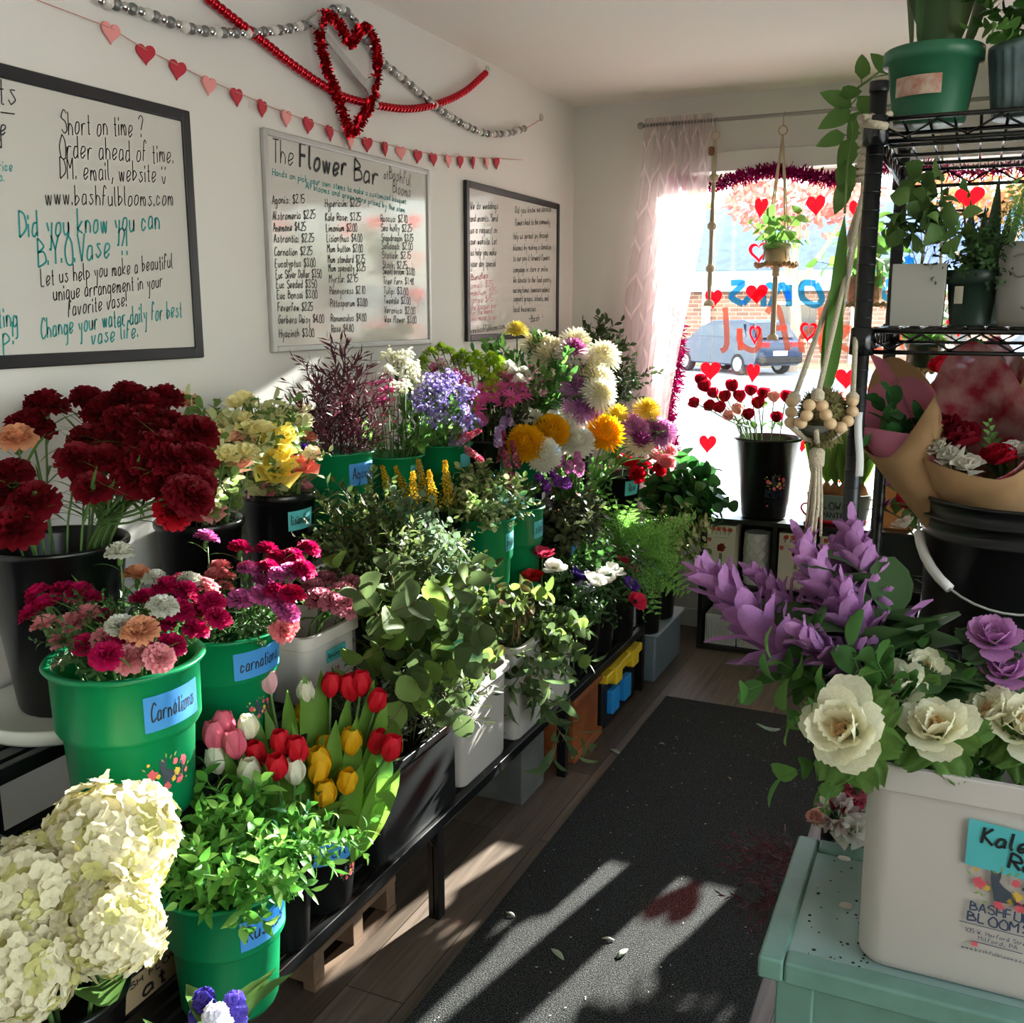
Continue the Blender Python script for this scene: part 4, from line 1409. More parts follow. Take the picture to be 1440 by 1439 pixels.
def b_button(rng):
    m = M()
    rosette(m, rng, 130, (.3, .6), (.07, .1), (.0, 1.9), (.1, 2.0), (0, .42), (.2, -.25), cup=.4, prof='t', nu=2, nv=2)
    return m


def b_anem(rng):
    m = M()
    rosette(m, rng, 11, (.9, 1.1), (.42, .5), (.75, 1.15), (.4, 1.2), (.05, .08), (-.15, -.2), cup=.3, prof='r', nu=4, nv=4, jit=.1)
    m.ball((0, 0, 0), .2, 10, 1)
    for i in range(18):
        a = i*2*pi/18
        m.tube([(.15*cos(a), .15*sin(a), 0), (.32*cos(a), .32*sin(a), .1)], .012, 3, 1)
    return m


def florets(m, rng, pts, dirs, r, n=4, mi=0, wide=.5, prof='r', a0=.9, a1=1.3):
    for p, d in zip(pts, dirs):
        f = M()
        az = rng.uniform(0, 6)
        for k in range(n):
            petal(f, az+k*2*pi/n, r*rng.uniform(.85, 1.1), r*wide, a0, a1+rng.uniform(-.2, .3), r*.05, 0, .15, 0, prof, 2, 2, 0, rng)
        q = Vector(d).to_track_quat('Z', 'Y').to_matrix().to_4x4()
        q.translation = Vector(p)
        m.join(f, q, mi(rng) if callable(mi) else mi)


def b_hydr(rng):
    m = M()
    pts, dirs = [], []
    N = 230
    for k in range(N):
        z = 1-1.72*(k+.5)/N
        a = k*GA
        s = sqrt(max(0, 1-z*z))
        d = Vector((s*cos(a), s*sin(a), z))
        lump = 1+.09*sin(3*a+2*z)+rng.uniform(-.05, .05)
        pts.append(d*.88*lump)
        dirs.append((d+Vector((rng.gauss(0, .25), rng.gauss(0, .25), rng.gauss(0, .25)))).normalized())
    florets(m, rng, pts, dirs, .17, 4, (lambda g: 1 if g.random() < .3 else 0), .62, 'r', 1.0, 1.5)
    m.ball((0, 0, 0), .74, 16, 1)
    return m


def b_spike(rng, n=46, w0=.26, w1=.08, fr=.11, L=2.2, petals=5, two=0):
    m = M()
    pts, dirs = [], []
    for k in range(n):
        t = k/(n-1)
        a = k*GA
        r = (w0*(1-t)+w1*t)*rng.uniform(.8, 1.1)
        pts.append((r*cos(a), r*sin(a), L*(t-.5)))
        dirs.append(Vector((cos(a), sin(a), .35+.6*t)).normalized())
    florets(m, rng, pts, dirs, fr, petals, (lambda g: 1 if two and g.random() < two else 0), .5, 'r', .6, 1.3)
    m.tube([(0, 0, -L/2), (0, 0, L/2)], .025, 5, 2)
    return m


def b_statice(rng):
    m = M()
    pts, dirs = [], []
    for b in range(9):
        a = b*GA
        tip = Vector((.6*cos(a)*rng.uniform(.3, 1), .6*sin(a)*rng.uniform(.3, 1), rng.uniform(.2, 1.0)))
        m.tube([(0, 0, -.9), tip*.5+Vector((0, 0, -.25)), tip], .022, 4, 2)
        for k in range(11):
            o = Vector((rng.gauss(0, .16), rng.gauss(0, .16), rng.gauss(0, .12)))
            pts.append(tip+o)
            dirs.append((o.normalized()+Vector((0, 0, .7))).normalized())
    florets(m, rng, pts, dirs, .13, 5, (lambda g: 1 if g.random() < .18 else 0), .5, 'f', .3, 1.0)
    return m


def b_solid(rng):
    m = M()
    pts, dirs = [], []
    for k in range(120):
        t = k/119
        a = k*GA
        r = .34*(1-t*.9)*rng.uniform(.2, 1)+.03
        pts.append((r*cos(a), r*sin(a), 2*t-1))
        dirs.append((cos(a), sin(a), .8))
    florets(m, rng, pts, dirs, .08, 4, 0, .5, 'r', .5, 1.2)
    m.tube([(0, 0, -1), (0, 0, 1)], .02, 5, 2)
    return m


def b_kale(rng):
    m = M()
    rosette(m, rng, 9, (.35, .5), (.12, .24), (.15, .6), (-.5, .1), (.01, .06), (-.2, -.25), ruf=.012, prof='r', nu=4, nv=4, mi=2)
    rosette(m, rng, 15, (.75, 1.05), (.36, .5), (.55, 1.2), (.0, 1.25), (.05, .1), (-.32, -.42), ruf=.02, cup=.12, prof='r', nu=5, nv=6, jit=.1)
    rosette(m, rng, 7, (1.1, 1.25), (.42, .5), (1.3, 1.5), (1.3, 2.1), (.08, .1), (-.42, -.48), ruf=.06, prof='r', nu=4, nv=8, mi=1, az0=.4)
    return m


def b_mauve(rng):
    """lavender tinted kale spike: pointed leaf-petals up a stout stem"""
    m = M()
    n = 34
    for k in range(n):
        t = k/(n-1)
        petal(m, k*GA, (.95-.45*t)*rng.uniform(.75, 1.15), .2-.06*t, .6-.42*t+rng.uniform(-.15, .15), 1.3-.85*t+rng.uniform(-.45, .35), .05, -1+1.75*t, .28, .012, 'o', 6, 4, 1 if t < .1 else 0, rng)
    m.tube([(0, 0, -1.1), (0, 0, .8)], .06, 6, 2)
    return m


def b_alst(rng):
    m = M()
    for k in range(6):
        a = k*GA
        f = M()
        for i in range(6):
            petal(f, i*pi/3, .62, .15, .3, 1.0, .02, 0, .2, 0, 'o', 3, 2, 1 if i % 2 else 0, rng)
        d = Vector((cos(a)*.7, sin(a)*.7, .7)).normalized()
        q = d.to_track_quat('Z', 'Y').to_matrix().to_4x4()
        q.translation = d*.45
        m.join(f, q)
        m.tube([(0, 0, -.3), d*.45], .025, 4, 2)
    return m


def b_pollen(rng):
    return b_button(rng)


m_stem = mat('stem_green', '#55743a', .55, tl=.1)
m_stemg = mat('grey_green_stem', '#8a9a78', .6)
m_woody = mat('woody_stem', '#6f5236', .7)
_pm = {}


def pmt(col, tl=.38, rough=.6):
    k = (col, tl)
    if k not in _pm:
        _pm[k] = mat('petal_%s' % col.strip('#'), col, rough, .3, tl=tl, noise=.07, nscale=14)
    return _pm[k]


BL = dict(carn=(b_carn, 4), rose=(b_rose, 3), bud=(b_rosebud, 3), lis=(b_lis, 3), tulip=(b_tulip, 2), mum=(b_mum, 3), mumo=(b_mumopen, 3), daisy=(b_daisy, 3), button=(b_button, 2), anem=(b_anem, 3), hydr=(b_hydr, 2),
          stock=(lambda r: b_spike(r, 50, .38, .12, .26, 2.0, 6, .15), 3), snap=(lambda r: b_spike(r, 44, .28, .07, .2, 2.6, 5, .3), 3), hyac=(lambda r: b_spike(r, 60, .42, .2, .3, 1.9, 6, .1), 2), statice=(b_statice, 3), solid=(b_solid, 2), kale=(b_kale, 4), mauve=(b_mauve, 3), alst=(b_alst, 2))
_bl = {}


def bloom(kind, cols, rng):
    fn, nv = BL[kind]
    i = rng.randrange(nv)
    k = (kind, cols, i)
    if k not in _bl:
        m = fn(random.Random(i*7+len(kind)))
        cl = list(cols)+[cols[-1]]*(3-len(cols))
        ms = [pmt(c) for c in cl[:max(m.m)+1]]
        if kind in ('solid', 'snap', 'stock', 'statice', 'hyac', 'mauve', 'alst') and max(m.m) >= 2:
            ms[2] = m_stem
        _bl[k] = m.mesh(kind+'_bloom', ms)
    return _bl[k]


def leafm(L, w, fold=.25, bend=.3, prof='o', nu=4):
    G = []
    for i in range(nu+1):
        u = i/nu
        W_ = w*PROF[prof](u)
        G.append([(-W_, u*L*cos(bend*u), -bend*u*u*L*.6+fold*W_), (0, u*L*cos(bend*u), -bend*u*u*L*.6), (W_, u*L*cos(bend*u), -bend*u*u*L*.6+fold*W_)])
    return G


def put_leaf(m, p, d, up, L, w, fold, bend, prof, mi=0, nu=4):
    d = Vector(d).normalized()
    s = d.cross(Vector(up))
    s = s.normalized() if s.length > 1e-4 else d.orthogonal().normalized()
    n = s.cross(d)
    p = Vector(p)
    G = [[tuple(p+s*a+d*b+n*c) for a, b, c in r] for r in leafm(L, w, fold, bend, prof, nu)]
    m.grid(G, mi)


def stem_curve(base, mid, head):
    b, q, h = (np.array(x, float) for x in (base, mid, head))
    return catmull([b, q, q*.55+h*.45+np.array((0, 0, .015*np.linalg.norm(h-q)*4)), h], 4)


STEMS = dict(carn=(.0022, m_stem), mini=(.0015, m_stem), tulip=(.0035, m_stem), rose=(.0028, m_stem), mum=(.0024, m_stem))


def flower(kind, cols, r, name, label, cat, group, base, mid, head, rng, sr=.002, calyx=None, leaf=None, face=0, leafcol='#5c8040', roll=None, up=.35):
    """one cut stem standing in a bucket: stem, bloom and leaves are parts"""
    base, mid, head = (np.array(x, float) for x in (base, mid, head))
    t = thing(name, label, cat, base, group)
    pts = [p-base for p in stem_curve(base, mid, head)]
    d = Vector(head-mid).normalized()
    tc = Vector(CAM-head).normalized()
    d = (d*(1-up)+Vector((0, 0, up))+tc*face+Vector((rng.gauss(0, .12), rng.gauss(0, .12), 0))).normalized()
    hz = Vector(head-base)
    rs = [sr]*len(pts)
    m = M()
    if calyx:
        cl, cr = calyx
        e = hz-d*r*.25
        pts[-1] = tuple(e-d*cl)
        m.tube(pts, rs, 5)
        m.tube([e-d*cl, e-d*cl*.85, e-d*cl*.2, e+d*cl*.1], [sr, cr*.8, cr, cr*1.15], 7)
    else:
        m.tube(pts, rs, 5)
    ob('stem', m, m_stem, t, smooth=True)
    o = link('bloom', bloom(kind, cols, rng), t, hz)
    o.rotation_mode = 'QUATERNION'
    o.rotation_quaternion = d.to_track_quat('Z', 'Y') @ Quaternion((0, 0, 1), rng.uniform(0, 6.28) if roll is None else roll)
    s = r*rng.uniform(.9, 1.1)
    o.scale = (s, s, s)
    if leaf:
        n, L, w, pr = leaf
        g = M()
        k = len(pts)
        for i in range(n):
            j = int(k*(.45+.5*i/max(1, n)))
            p = pts[min(j, k-2)]
            a = rng.uniform(0, 6.28)
            put_leaf(g, p, (cos(a), sin(a), rng.uniform(.3, 1.3)), (0, 0, 1), L*rng.uniform(.7, 1.2), w*rng.uniform(.8, 1.2), .25, rng.uniform(.1, .7), pr)
        ob('leaves', g, pmt(leafcol, .4, .45), t, smooth=True)
    return t


def rim_point(bk, head, rng):
    c = np.array((*bk['c'], bk['zr']))
    d = np.array(head)-c
    d[2] = 0
    q = np.linalg.norm(d)
    if 'hx' in bk:
        x = max(-bk['hx']*.8, min(bk['hx']*.8, d[0]))*.9
        y = max(-bk['hy']*.85, min(bk['hy']*.85, d[1]))*.95
        off = np.array((x, y, 0))
    else:
        k = min(bk['R']*.82, q*.62)
        off = d/(q+1e-9)*k
    return c+off+np.array((rng.uniform(-.012, .012), rng.uniform(-.012, .012), .004)), off


def heads(bk, pix, rng, zoff=0, spread=1.0, xmin=.105):
    """dome the measured heads over the bucket: lower ones stand nearer"""
    c = np.array((*bk['c'], bk['zr']+.1))
    Zc = float((c-CAM) @ FW)
    ys = [p[1] for p in pix]
    y0, y1 = min(ys), max(ys)+1e-6
    R = max(bk['R'], .07)
    out = []
    for p in pix:
        k = (p[1]-y0)/(y1-y0) if len(pix) > 1 else .5
        Z = Zc+(p[2] if len(p) > 2 else R*spread*(1-2*k)+rng.uniform(-.25, .25)*R)+zoff
        h = P(p[0], p[1], Z)
        for _ in range(60):
            if h[0] > xmin and h[1] < 4.40:
                break
            Z -= .015
            h = P(p[0], p[1], Z)
        out.append(h)
    return out


def bouquet(key, kind, cols, r, name, label, cat, group, pix, seed=0, zoff=0, spread=1.0, **kw):
    bk = BK[key]
    out = []
    rng = random.Random(seed+len(pix)*13+len(label))
    for h in heads(bk, pix, rng, zoff, spread):
        mid, off = rim_point(bk, h, rng)
        base = np.array((*bk['c'], bk['zb']+.02))+off/(np.linalg.norm(off)+1e-9)*min(np.linalg.norm(off)*.6, bk['rb']*.8)*rng.uniform(-.3, .9)
        out.append(flower(kind, cols, r, name, label, cat, group, base, mid, h, rng, **kw))
    BK[key].setdefault('stems', []).extend(out)
    return out


# ---- foliage branches; built pointing up, one unit long, then turned and scaled
def sp_branch(rng, n=40, L=.1, w=.02, prof='o', ang=.9, nsub=5, curve=.12, fold=.25, bend=.3, opp=False, sub_len=.45, start=.25, sr=.006, nu=4, two=0, tipl=True, flat=False):
    st, lf = M(), M()
    cx, cy = rng.uniform(-curve, curve), rng.uniform(-curve, curve)
    main = [Vector((cx*u*u, cy*u*u, u)) for u in [i/8 for i in range(9)]]
    st.tube(main, [sr*(1-.6*i/8) for i in range(9)], 5)
    paths = [(main, start, 1.0)]
    for k in range(nsub):
        u = start+(.9-start)*(k+.5)/nsub
        i = min(7, int(u*8))
        p = main[i].lerp(main[i+1], u*8-i)
        a = k*GA if not flat else (k % 2)*pi
        d = Vector((cos(a)*.75, sin(a)*.75, .75)).normalized()
        LL = sub_len*(1.1-u*.7)*rng.uniform(.8, 1.2)
        sp = [p+d*LL*q+Vector((cos(a), sin(a), .3))*.12*LL*q*q for q in (0, .33, .66, 1)]
        st.tube(sp, [sr*.55, sr*.45, sr*.35, sr*.2], 4, cap=False)
        paths.append((sp, .12, LL))
    tot = sum(q[2]*(1-q[1]) for q in paths)
    for sp, s0, LL in paths:
        c = max(2, int(n*LL*(1-s0)/tot))
        k = len(sp)-1
        for i in range(c):
            u = s0+(1-s0)*(i+.6)/c
            j = min(k-1, int(u*k))
            p = sp[j].lerp(sp[j+1], u*k-j)
            ax = (sp[j+1]-sp[j]).normalized()
            for o in ((0, pi) if opp else (0,)):
                a = (i*GA if not opp else i*pi/2+o)+rng.uniform(-.3, .3)
                e = ax.orthogonal().normalized()
                f = ax.cross(e)
                rad = e*cos(a)+f*sin(a)
                an = ang*rng.uniform(.7, 1.2)*(1.1-.5*u)
                d = rad*sin(an)+ax*cos(an)
                put_leaf(lf, p, d, ax-d*ax.dot(d) if not flat else (0, 0, 1), L*rng.uniform(.7, 1.15)*(1.1-.35*u), w*rng.uniform(.8, 1.15)*(1.1-.3*u), fold, bend*rng.uniform(.3, 1.6), prof, 1 if rng.random() < two else 0, nu)
    return st, lf


SPC = {
    'agonis': (dict(n=120, L=.15, w=.0115, prof='n', ang=.8, nsub=9, curve=.2, sub_len=.5, start=.2, bend=.2, nu=2), ('#5c2c36', '#95606200'[:7]), '#3a2228'),
    'ruscus': (dict(n=64, L=.2, w=.038, prof='p', ang=.9, nsub=6, curve=.25, sub_len=.5, bend=.5, start=.15, two=.3), ('#4f8a34', '#7fb04e'), '#5c8a3c'),
    'myrtle': (dict(n=110, L=.11, w=.024, prof='p', ang=1.0, nsub=9, curve=.25, sub_len=.55, bend=.2, start=.1, nu=3, two=.4), ('#4c5f34', '#6f8048'), '#5a4a34'),
    'box': (dict(n=150, L=.075, w=.02, prof='o', ang=.9, nsub=12, curve=.15, sub_len=.36, bend=.2, start=.1, nu=3), ('#3f5232', '#50663c'), '#4a4232'),
    'pitto': (dict(n=90, L=.13, w=.038, prof='o', ang=1.0, nsub=7, curve=.2, sub_len=.45, bend=.4, start=.1, nu=3, two=.45), ('#6e8a48', '#c3c890'), '#6a5a40'),
    'euc': (dict(n=17, L=.27, w=.115, prof='o', ang=1.15, nsub=3, curve=.35, sub_len=.55, bend=.35, start=.15, opp=True, sr=.007, two=.35), ('#586a44', '#7f9a4c'), '#8a6a4a'),
    'eucl': (dict(n=30, L=.155, w=.066, prof='o', ang=1.15, nsub=5, curve=.3, sub_len=.5, bend=.35, start=.12, opp=True, sr=.006, two=.35), ('#56683f', '#7f9a4c'), '#8a6a4a'),
    'seed': (dict(n=44, L=.27, w=.035, prof='n', ang=.8, nsub=4, curve=.4, sub_len=.55, bend=.6, start=.1, two=.3), ('#5c744c', '#7f9560'), '#8a6a4a'),
    'bonsai': (dict(n=34, L=.10, w=.05, prof='o', ang=1.15, nsub=3, curve=.35, sub_len=.5, bend=.2, start=.1, opp=True, nu=3), ('#71896a', '#8fa27c'), '#7f7256'),
    'salal': (dict(n=22, L=.32, w=.10, prof='o', ang=.95, nsub=3, curve=.25, sub_len=.5, bend=.5, start=.2, two=.3), ('#2c5a2c', '#427a3a'), '#4a5a34'),
    'queen': (dict(n=60, L=.16, w=.045, prof='o', ang=1.0, nsub=6, curve=.2, sub_len=.5, bend=.3, start=.15, nu=3), ('#4a5234', '#59623e'), '#4a4632'),
    'holly': (dict(n=70, L=.13, w=.014, prof='p', ang=1.0, nsub=9, curve=.2, sub_len=.55, bend=.1, start=.3, nu=2, two=.5), ('#4a5238', '#585c52'), '#66693f'),
    'greens': (dict(n=40, L=.2, w=.06, prof='o', ang=.9, nsub=4, curve=.2, sub_len=.5, bend=.5, start=.15, two=.4), ('#4c7a3a', '#6c9a4a'), '#58783e'),
    'carpet': (dict(n=90, L=.16, w=.03, prof='f', ang=1.0, nsub=7, curve=.3, sub_len=.6, bend=.8, start=.05, nu=3), ('#3e5e30', '#527040'), '#4a5e34'),
    'rosel': (dict(n=22, L=.26, w=.075, prof='p', ang=1.0, nsub=3, curve=.2, sub_len=.4, bend=.5, start=.1, two=.2), ('#2f4f2c', '#456a3a'), '#4a5a34'),
    'pothos': (dict(n=9, L=.30, w=.10, prof='e', ang=1.3, nsub=0, curve=.3, bend=.5, start=.1, two=.3, sr=.008), ('#5d8a3f', '#7aa24e'), '#6a8a48'),
    'arrow': (dict(n=7, L=.42, w=.14, prof='e', ang=.9, nsub=3, curve=.3, sub_len=.6, bend=.7, start=.35, two=.3), ('#56763c', '#6f8f4c'), '#5f7f44'),
}


def sp_fern(rng):
    st, lf = M(), M()
    cx, cy = rng.uniform(-.25, .25), rng.uniform(-.25, .25)
    main = [Vector((cx*u*u, cy*u*u, u)) for u in [i/8 for i in range(9)]]
    st.tube(main, [.005*(1-.6*i/8) for i in range(9)], 4)
    for k in range(20):
        u = .2+.78*(k+.5)/20
        i = min(7, int(u*8))
        p = main[i].lerp(main[i+1], u*8-i)
        s = 1 if k % 2 else -1
        d = Vector((s*.9, rng.uniform(-.15, .15), .45)).normalized()
        LL = .34*(1.15-u)*rng.uniform(.85, 1.15)
        st.tube([p, p+d*LL], [.0025, .001], 3, cap=False)
        for q in range(9):
            pp = p+d*LL*(.1+.9*q/9)
            for s2 in (1, -1):
                e = (d*.55+Vector((-d.z, 0, d.x))*.8*s2).normalized()
                l2 = LL*.32*(1.1-q/9)
                put_leaf(lf, pp, e, (0, 1, .2), l2, .0065, .1, .1, 'n', q % 2, 2)
                for s3 in (.35, .7):
                    put_leaf(lf, pp+e*l2*s3, (e+Vector((0, .9*(1 if q % 2 else -1), .2))).normalized(), (0, 0, 1), l2*.5, .005, .1, .1, 'n', q % 2, 1)
    return st, lf


SPC['fern'] = (None, ('#6fa648', '#93c660'), '#6b9a4a')
_br = {}


def branch_mesh(sp, rng):
    i = rng.randrange(4)
    k = (sp, i)
    if k not in _br:
        kw, cols, sc = SPC[sp]
        g = random.Random(i*11+len(sp))
        st, lf = sp_fern(g) if sp == 'fern' else sp_branch(g, **kw)
        _br[k] = (st.mesh('stem', [mat('stem_'+sp, sc, .7)]), lf.mesh('leaves', [pmt(c, .42 if sp not in ('agonis', 'holly') else .25, .42 if sp in ('ruscus', 'salal', 'queen', 'greens') else .55) for c in cols][:max(lf.m)+1]))
    return _br[k]


def branch(sp, name, label, cat, group, base, tip, rng, length=None, fat=1.0):
    base, tip = Vector(base), Vector(tip)
    d = tip-base
    t = thing(name, label, cat, base, group)
    t.rotation_mode = 'QUATERNION'
    t.rotation_quaternion = d.to_track_quat('Z', 'Y') @ Quaternion((0, 0, 1), rng.uniform(0, 6.28))
    s = length or d.length
    t.scale = (s*fat, s*fat, s)
    a, b = branch_mesh(sp, rng)
    link('stem', a, t)
    link('leaves', b, t)
    return t


def greenery(key, sp, name, label, cat, group, pix=None, n=0, H=(.15, .3), lean=1.0, seed=0, zoff=0, spread=1.0, drop=.10, fat=1.0, arc=(0, 6.2832)):
    """branches standing in a bucket: tips either measured (pix) or fanned out at random"""
    bk = BK[key]
    rng = random.Random(seed+7*len(label))
    tips = heads(bk, pix, rng, zoff, spread, .2 if sp in ('agonis', 'pitto') and bk['c'][0] < .25 else .13) if pix else []
    for k in range(n):
        a, q = rng.uniform(*arc), sqrt(rng.random())
        h = rng.uniform(*H)
        rx = bk.get('hx', bk['R'])*.9
        ry = bk.get('hy', bk['R'])*.9
        c = np.array((bk['c'][0]+rx*q*cos(a), bk['c'][1]+ry*q*sin(a), bk['zr']))
        tp = c+np.array((lean*h*q*cos(a)*.8, lean*h*q*sin(a)*.8, h*(1-.35*q*min(1, lean))))
        tp[0] = max(tp[0], .06)
        tips.append(tp)
    for tp in tips:
        mid, off = rim_point(bk, tp, rng)
        d = np.array(mid)-tp
        L = np.linalg.norm(d)
        b = np.array(mid)+d/L*min(drop, (bk['zr']-bk['zb'])*.8)*.6
        b[2] = max(b[2], bk['zb']+.03)
        b[:2] = np.array(bk['c'])+(b[:2]-np.array(bk['c']))*.85
        branch(sp, name, label, cat, group, b, tp, rng, fat=fat)
# ================================================================= cut flowers, bucket by bucket
DR, MG, PK, PE, WH, LI = ('#780818', '#6d0616'), ('#c8105a',), ('#f0a0a6',), ('#efae86',), ('#efeee0',), ('#d86aae',)
kw = dict(sr=.0024, calyx=(.03, .009), leaf=(4, .11, .0035, 'n'), face=.4)
bouquet('darkred', 'carn', DR[:1], .038, 'carnation', 'dark red carnation in the large black bucket at the left edge', 'flower', 'dark red carnations',
        [(64, 567), (122, 559), (182, 554), (232, 557), (144, 582), (176, 591), (199, 599), (124, 614), (157, 606), (109, 646), (146, 644), (131, 685), (187, 617), (210, 587), (240, 595), (262, 606), (279, 608), (225, 621), (255, 629), (277, 644), (191, 647), (193, 672), (210, 651), (240, 647), (259, 662), (277, 677), (272, 700), (226, 606), (230, 680), (252, 690), (170, 620), (212, 570), (265, 630), (243, 665), (205, 625), (160, 570), (188, 560), (218, 665), (262, 692), (232, 628)], 1, spread=.8, **kw)
bouquet('darkred', 'carn', DR[:1], .042, 'carnation', 'large dark red carnation cut by the left photo edge', 'flower', 'dark red carnations at the left edge', [(16, 664, -.1), (46, 702, -.12), (22, 741, -.15), (-6, 690, -.1), (42, 600, .05)], 2, **kw)
bouquet('darkred', 'carn', ('#c01426',), .034, 'carnation', 'bright red carnation drooping lowest at the cluster right side', 'flower', None, [(242, 719, -.08)], 3, **kw)
bouquet('darkred', 'carn', PE, .036, 'carnation', 'single peach carnation among the dark red ones', 'flower', None, [(22, 614, -.05)], 4, **kw)
kw = dict(sr=.0016, calyx=(.022, .006), leaf=(3, .07, .0025, 'n'), face=.15)
N1 = 'in the front green Carnations bucket'
bouquet('carn1', 'carn', MG, .024, 'mini_carnation', 'magenta mini carnation '+N1, 'flower', 'magenta minis, front bucket', [(52, 833), (90, 829), (128, 839), (45, 861), (64, 848), (110, 832), (204, 840), (233, 824), (256, 818), (266, 842), (298, 846), (229, 873), (276, 884), (250, 858), (148, 867), (150, 920), (164, 908), (242, 905), (284, 858), (262, 830), (308, 868), (120, 905), (200, 915)], 1, **kw)
bouquet('carn1', 'carn', PK, .025, 'mini_carnation', 'pink mini carnation '+N1, 'flower', 'pink minis, front bucket', [(62, 876), (101, 876), (124, 862), (152, 897), (180, 925), (291, 826), (90, 895), (225, 925)], 2, **kw)
bouquet('carn1', 'carn', PE, .026, 'mini_carnation', 'peach mini carnation '+N1, 'flower', 'peach minis, front bucket', [(195, 807), (197, 886)], 3, **kw)
bouquet('carn1', 'carn', WH, .024, 'mini_carnation', 'white mini carnation '+N1, 'flower', 'white minis, front bucket', [(219, 813), (171, 880), (270, 816), (229, 852)], 4, **kw)
bouquet('carn1', 'carn', WH, .022, 'mini_carnation', 'white mini carnation on a tall stem against the black bucket', 'flower', None, [(169, 775)], 5, **kw)
greenery('carn1', 'carpet', 'filler_sprig', 'fine green sprig low '+N1, 'greenery', 'green sprigs, front carnation bucket', n=9, H=(.06, .12), lean=.5, seed=3)
N2 = 'in the second green carnations bucket'
bouquet('carn2', 'carn', MG, .025, 'mini_carnation', 'magenta mini carnation '+N2, 'flower', 'magenta minis, second bucket', [(339, 770), (375, 772), (436, 771), (391, 784), (414, 783), (378, 797), (411, 834), (389, 832), (428, 800)], 1, **kw)
bouquet('carn2', 'carn', LI, .025, 'mini_carnation', 'lilac pink mini carnation '+N2, 'flower', 'lilac minis, second bucket', [(411, 804), (394, 809), (372, 818), (392, 845), (367, 836), (404, 860), (350, 800), (291, 755), (339, 842)], 2, **kw)
bouquet('carn2', 'carn', ('#f08a8e',), .025, 'mini_carnation', 'coral pink mini carnation '+N2, 'flower', 'coral minis, second bucket', [(406, 877), (398, 887), (308, 797), (314, 811), (314, 826), (300, 808)], 3, **kw)
greenery('carn2', 'carpet', 'filler_sprig', 'fine green sprig low '+N2, 'greenery', 'green sprigs, second carnation bucket', n=10, H=(.06, .12), lean=.6, seed=4)
bouquet('ranu', 'carn', ('#d9889a', '#c9c58a'), .033, 'ranunculus', 'dusty pink ruffled ranunculus in the white square bin', 'flower', 'dusty pink ranunculus', [(458, 814), (480, 834), (496, 822), (440, 824), (470, 848), (450, 842), (486, 852)], 1, sr=.003, face=.2, leaf=(3, .08, .012, 'p'))
# tulips
tk = dict(sr=.0034, leaf=(1, .14, .018, 'p'), leafcol='#6f9a3c', up=.5, face=.0)
bucket('tulip2', 'black', 'small black tulip bucket half hidden behind the ruscus leaves', .632, 1.432, .2705, .45, .118)
T1, T2 = 'in the black bucket with blue tape', 'between the ruscus and the green carnation buckets'
bouquet('tulip', 'tulip', ('#d8182c',), .03, 'tulip', 'red tulip '+T1, 'flower', 'red tulips', [(465, 968), (508, 966), (493, 972), (529, 990), (530, 1048), (549, 1057)], 1, spread=.6, **tk)
bouquet('tulip', 'tulip', ('#f2bd1c',), .031, 'tulip', 'yellow tulip '+T1, 'flower', 'yellow tulips', [(458, 1057), (494, 1048), (488, 1104), (458, 1122), (447, 1090), (429, 1015), (452, 1075)], 2, spread=.6, **tk)
bouquet('tulip', 'tulip', ('#efc0c4',), .029, 'tulip', 'pale pink tulip bud at the top left of the tulips', 'flower', None, [(378, 962, 0)], 3, **tk)
bouquet('tulip', 'tulip', ('#ece8d2',), .028, 'tulip', 'cream tulip half hidden by the tall red tulips', 'flower', None, [(430, 978, .03)], 4, **tk)
bouquet('tulip2', 'tulip', ('#e8718a',), .031, 'tulip', 'pink tulip '+T2, 'flower', 'pink tulips', [(303, 1041), (314, 1026), (331, 1052)], 1, spread=.4, zoff=-.02, **tk)
bouquet('tulip2', 'tulip', ('#ece8d2',), .028, 'tulip', 'cream white tulip '+T2, 'flower', 'cream tulips', [(350, 1027), (305, 1074), (350, 1093), (415, 1090)], 2, spread=.4, zoff=-.02, **tk)
bouquet('tulip2', 'tulip', ('#d8182c',), .029, 'tulip', 'red tulip '+T2, 'flower', 'red tulips beside the ruscus', [(362, 1066), (389, 1084), (419, 1060), (397, 1050)], 3, spread=.4, zoff=-.02, **tk)
for key, n in (('tulip', 16), ('tulip2', 7)):                       # each broad leaf belongs to one tulip
    bk = BK[key]
    rng = random.Random(n)
    tpx = [(430, 950), (400, 975), (447, 948), (480, 985), (520, 960), (545, 985), (555, 1070), (500, 1010), (470, 1020), (385, 1000), (540, 1030), (415, 1020), (560, 1090), (440, 1040), (505, 1080), (370, 985)] if n == 16 else [(340, 1060), (375, 1040), (330, 1090), (400, 1020), (365, 1010), (385, 1060), (320, 1060)]
    for i, h in enumerate(heads(bk, tpx, rng, -.03, .5)):
        mid, off = rim_point(bk, h, rng)
        b = np.array(mid)-(0, 0, .1)
        root = min(bk['stems'], key=lambda t: np.linalg.norm(np.array(t.children[1].location)+np.array(t.location)-h)+.04*len(t.children))
        g = M()
        d = Vector(h-b)
        put_leaf(g, (0, 0, 0), d, (CAM-b)+np.array((rng.uniform(-1, 1), rng.uniform(-1, 1), 0)), d.length, .023, .35, rng.uniform(.05, .25), 'n', 0, 8)
        ob('leaf', g, pmt('#6f9a3c', .45, .4), root, b-np.array(root.location), smooth=True)
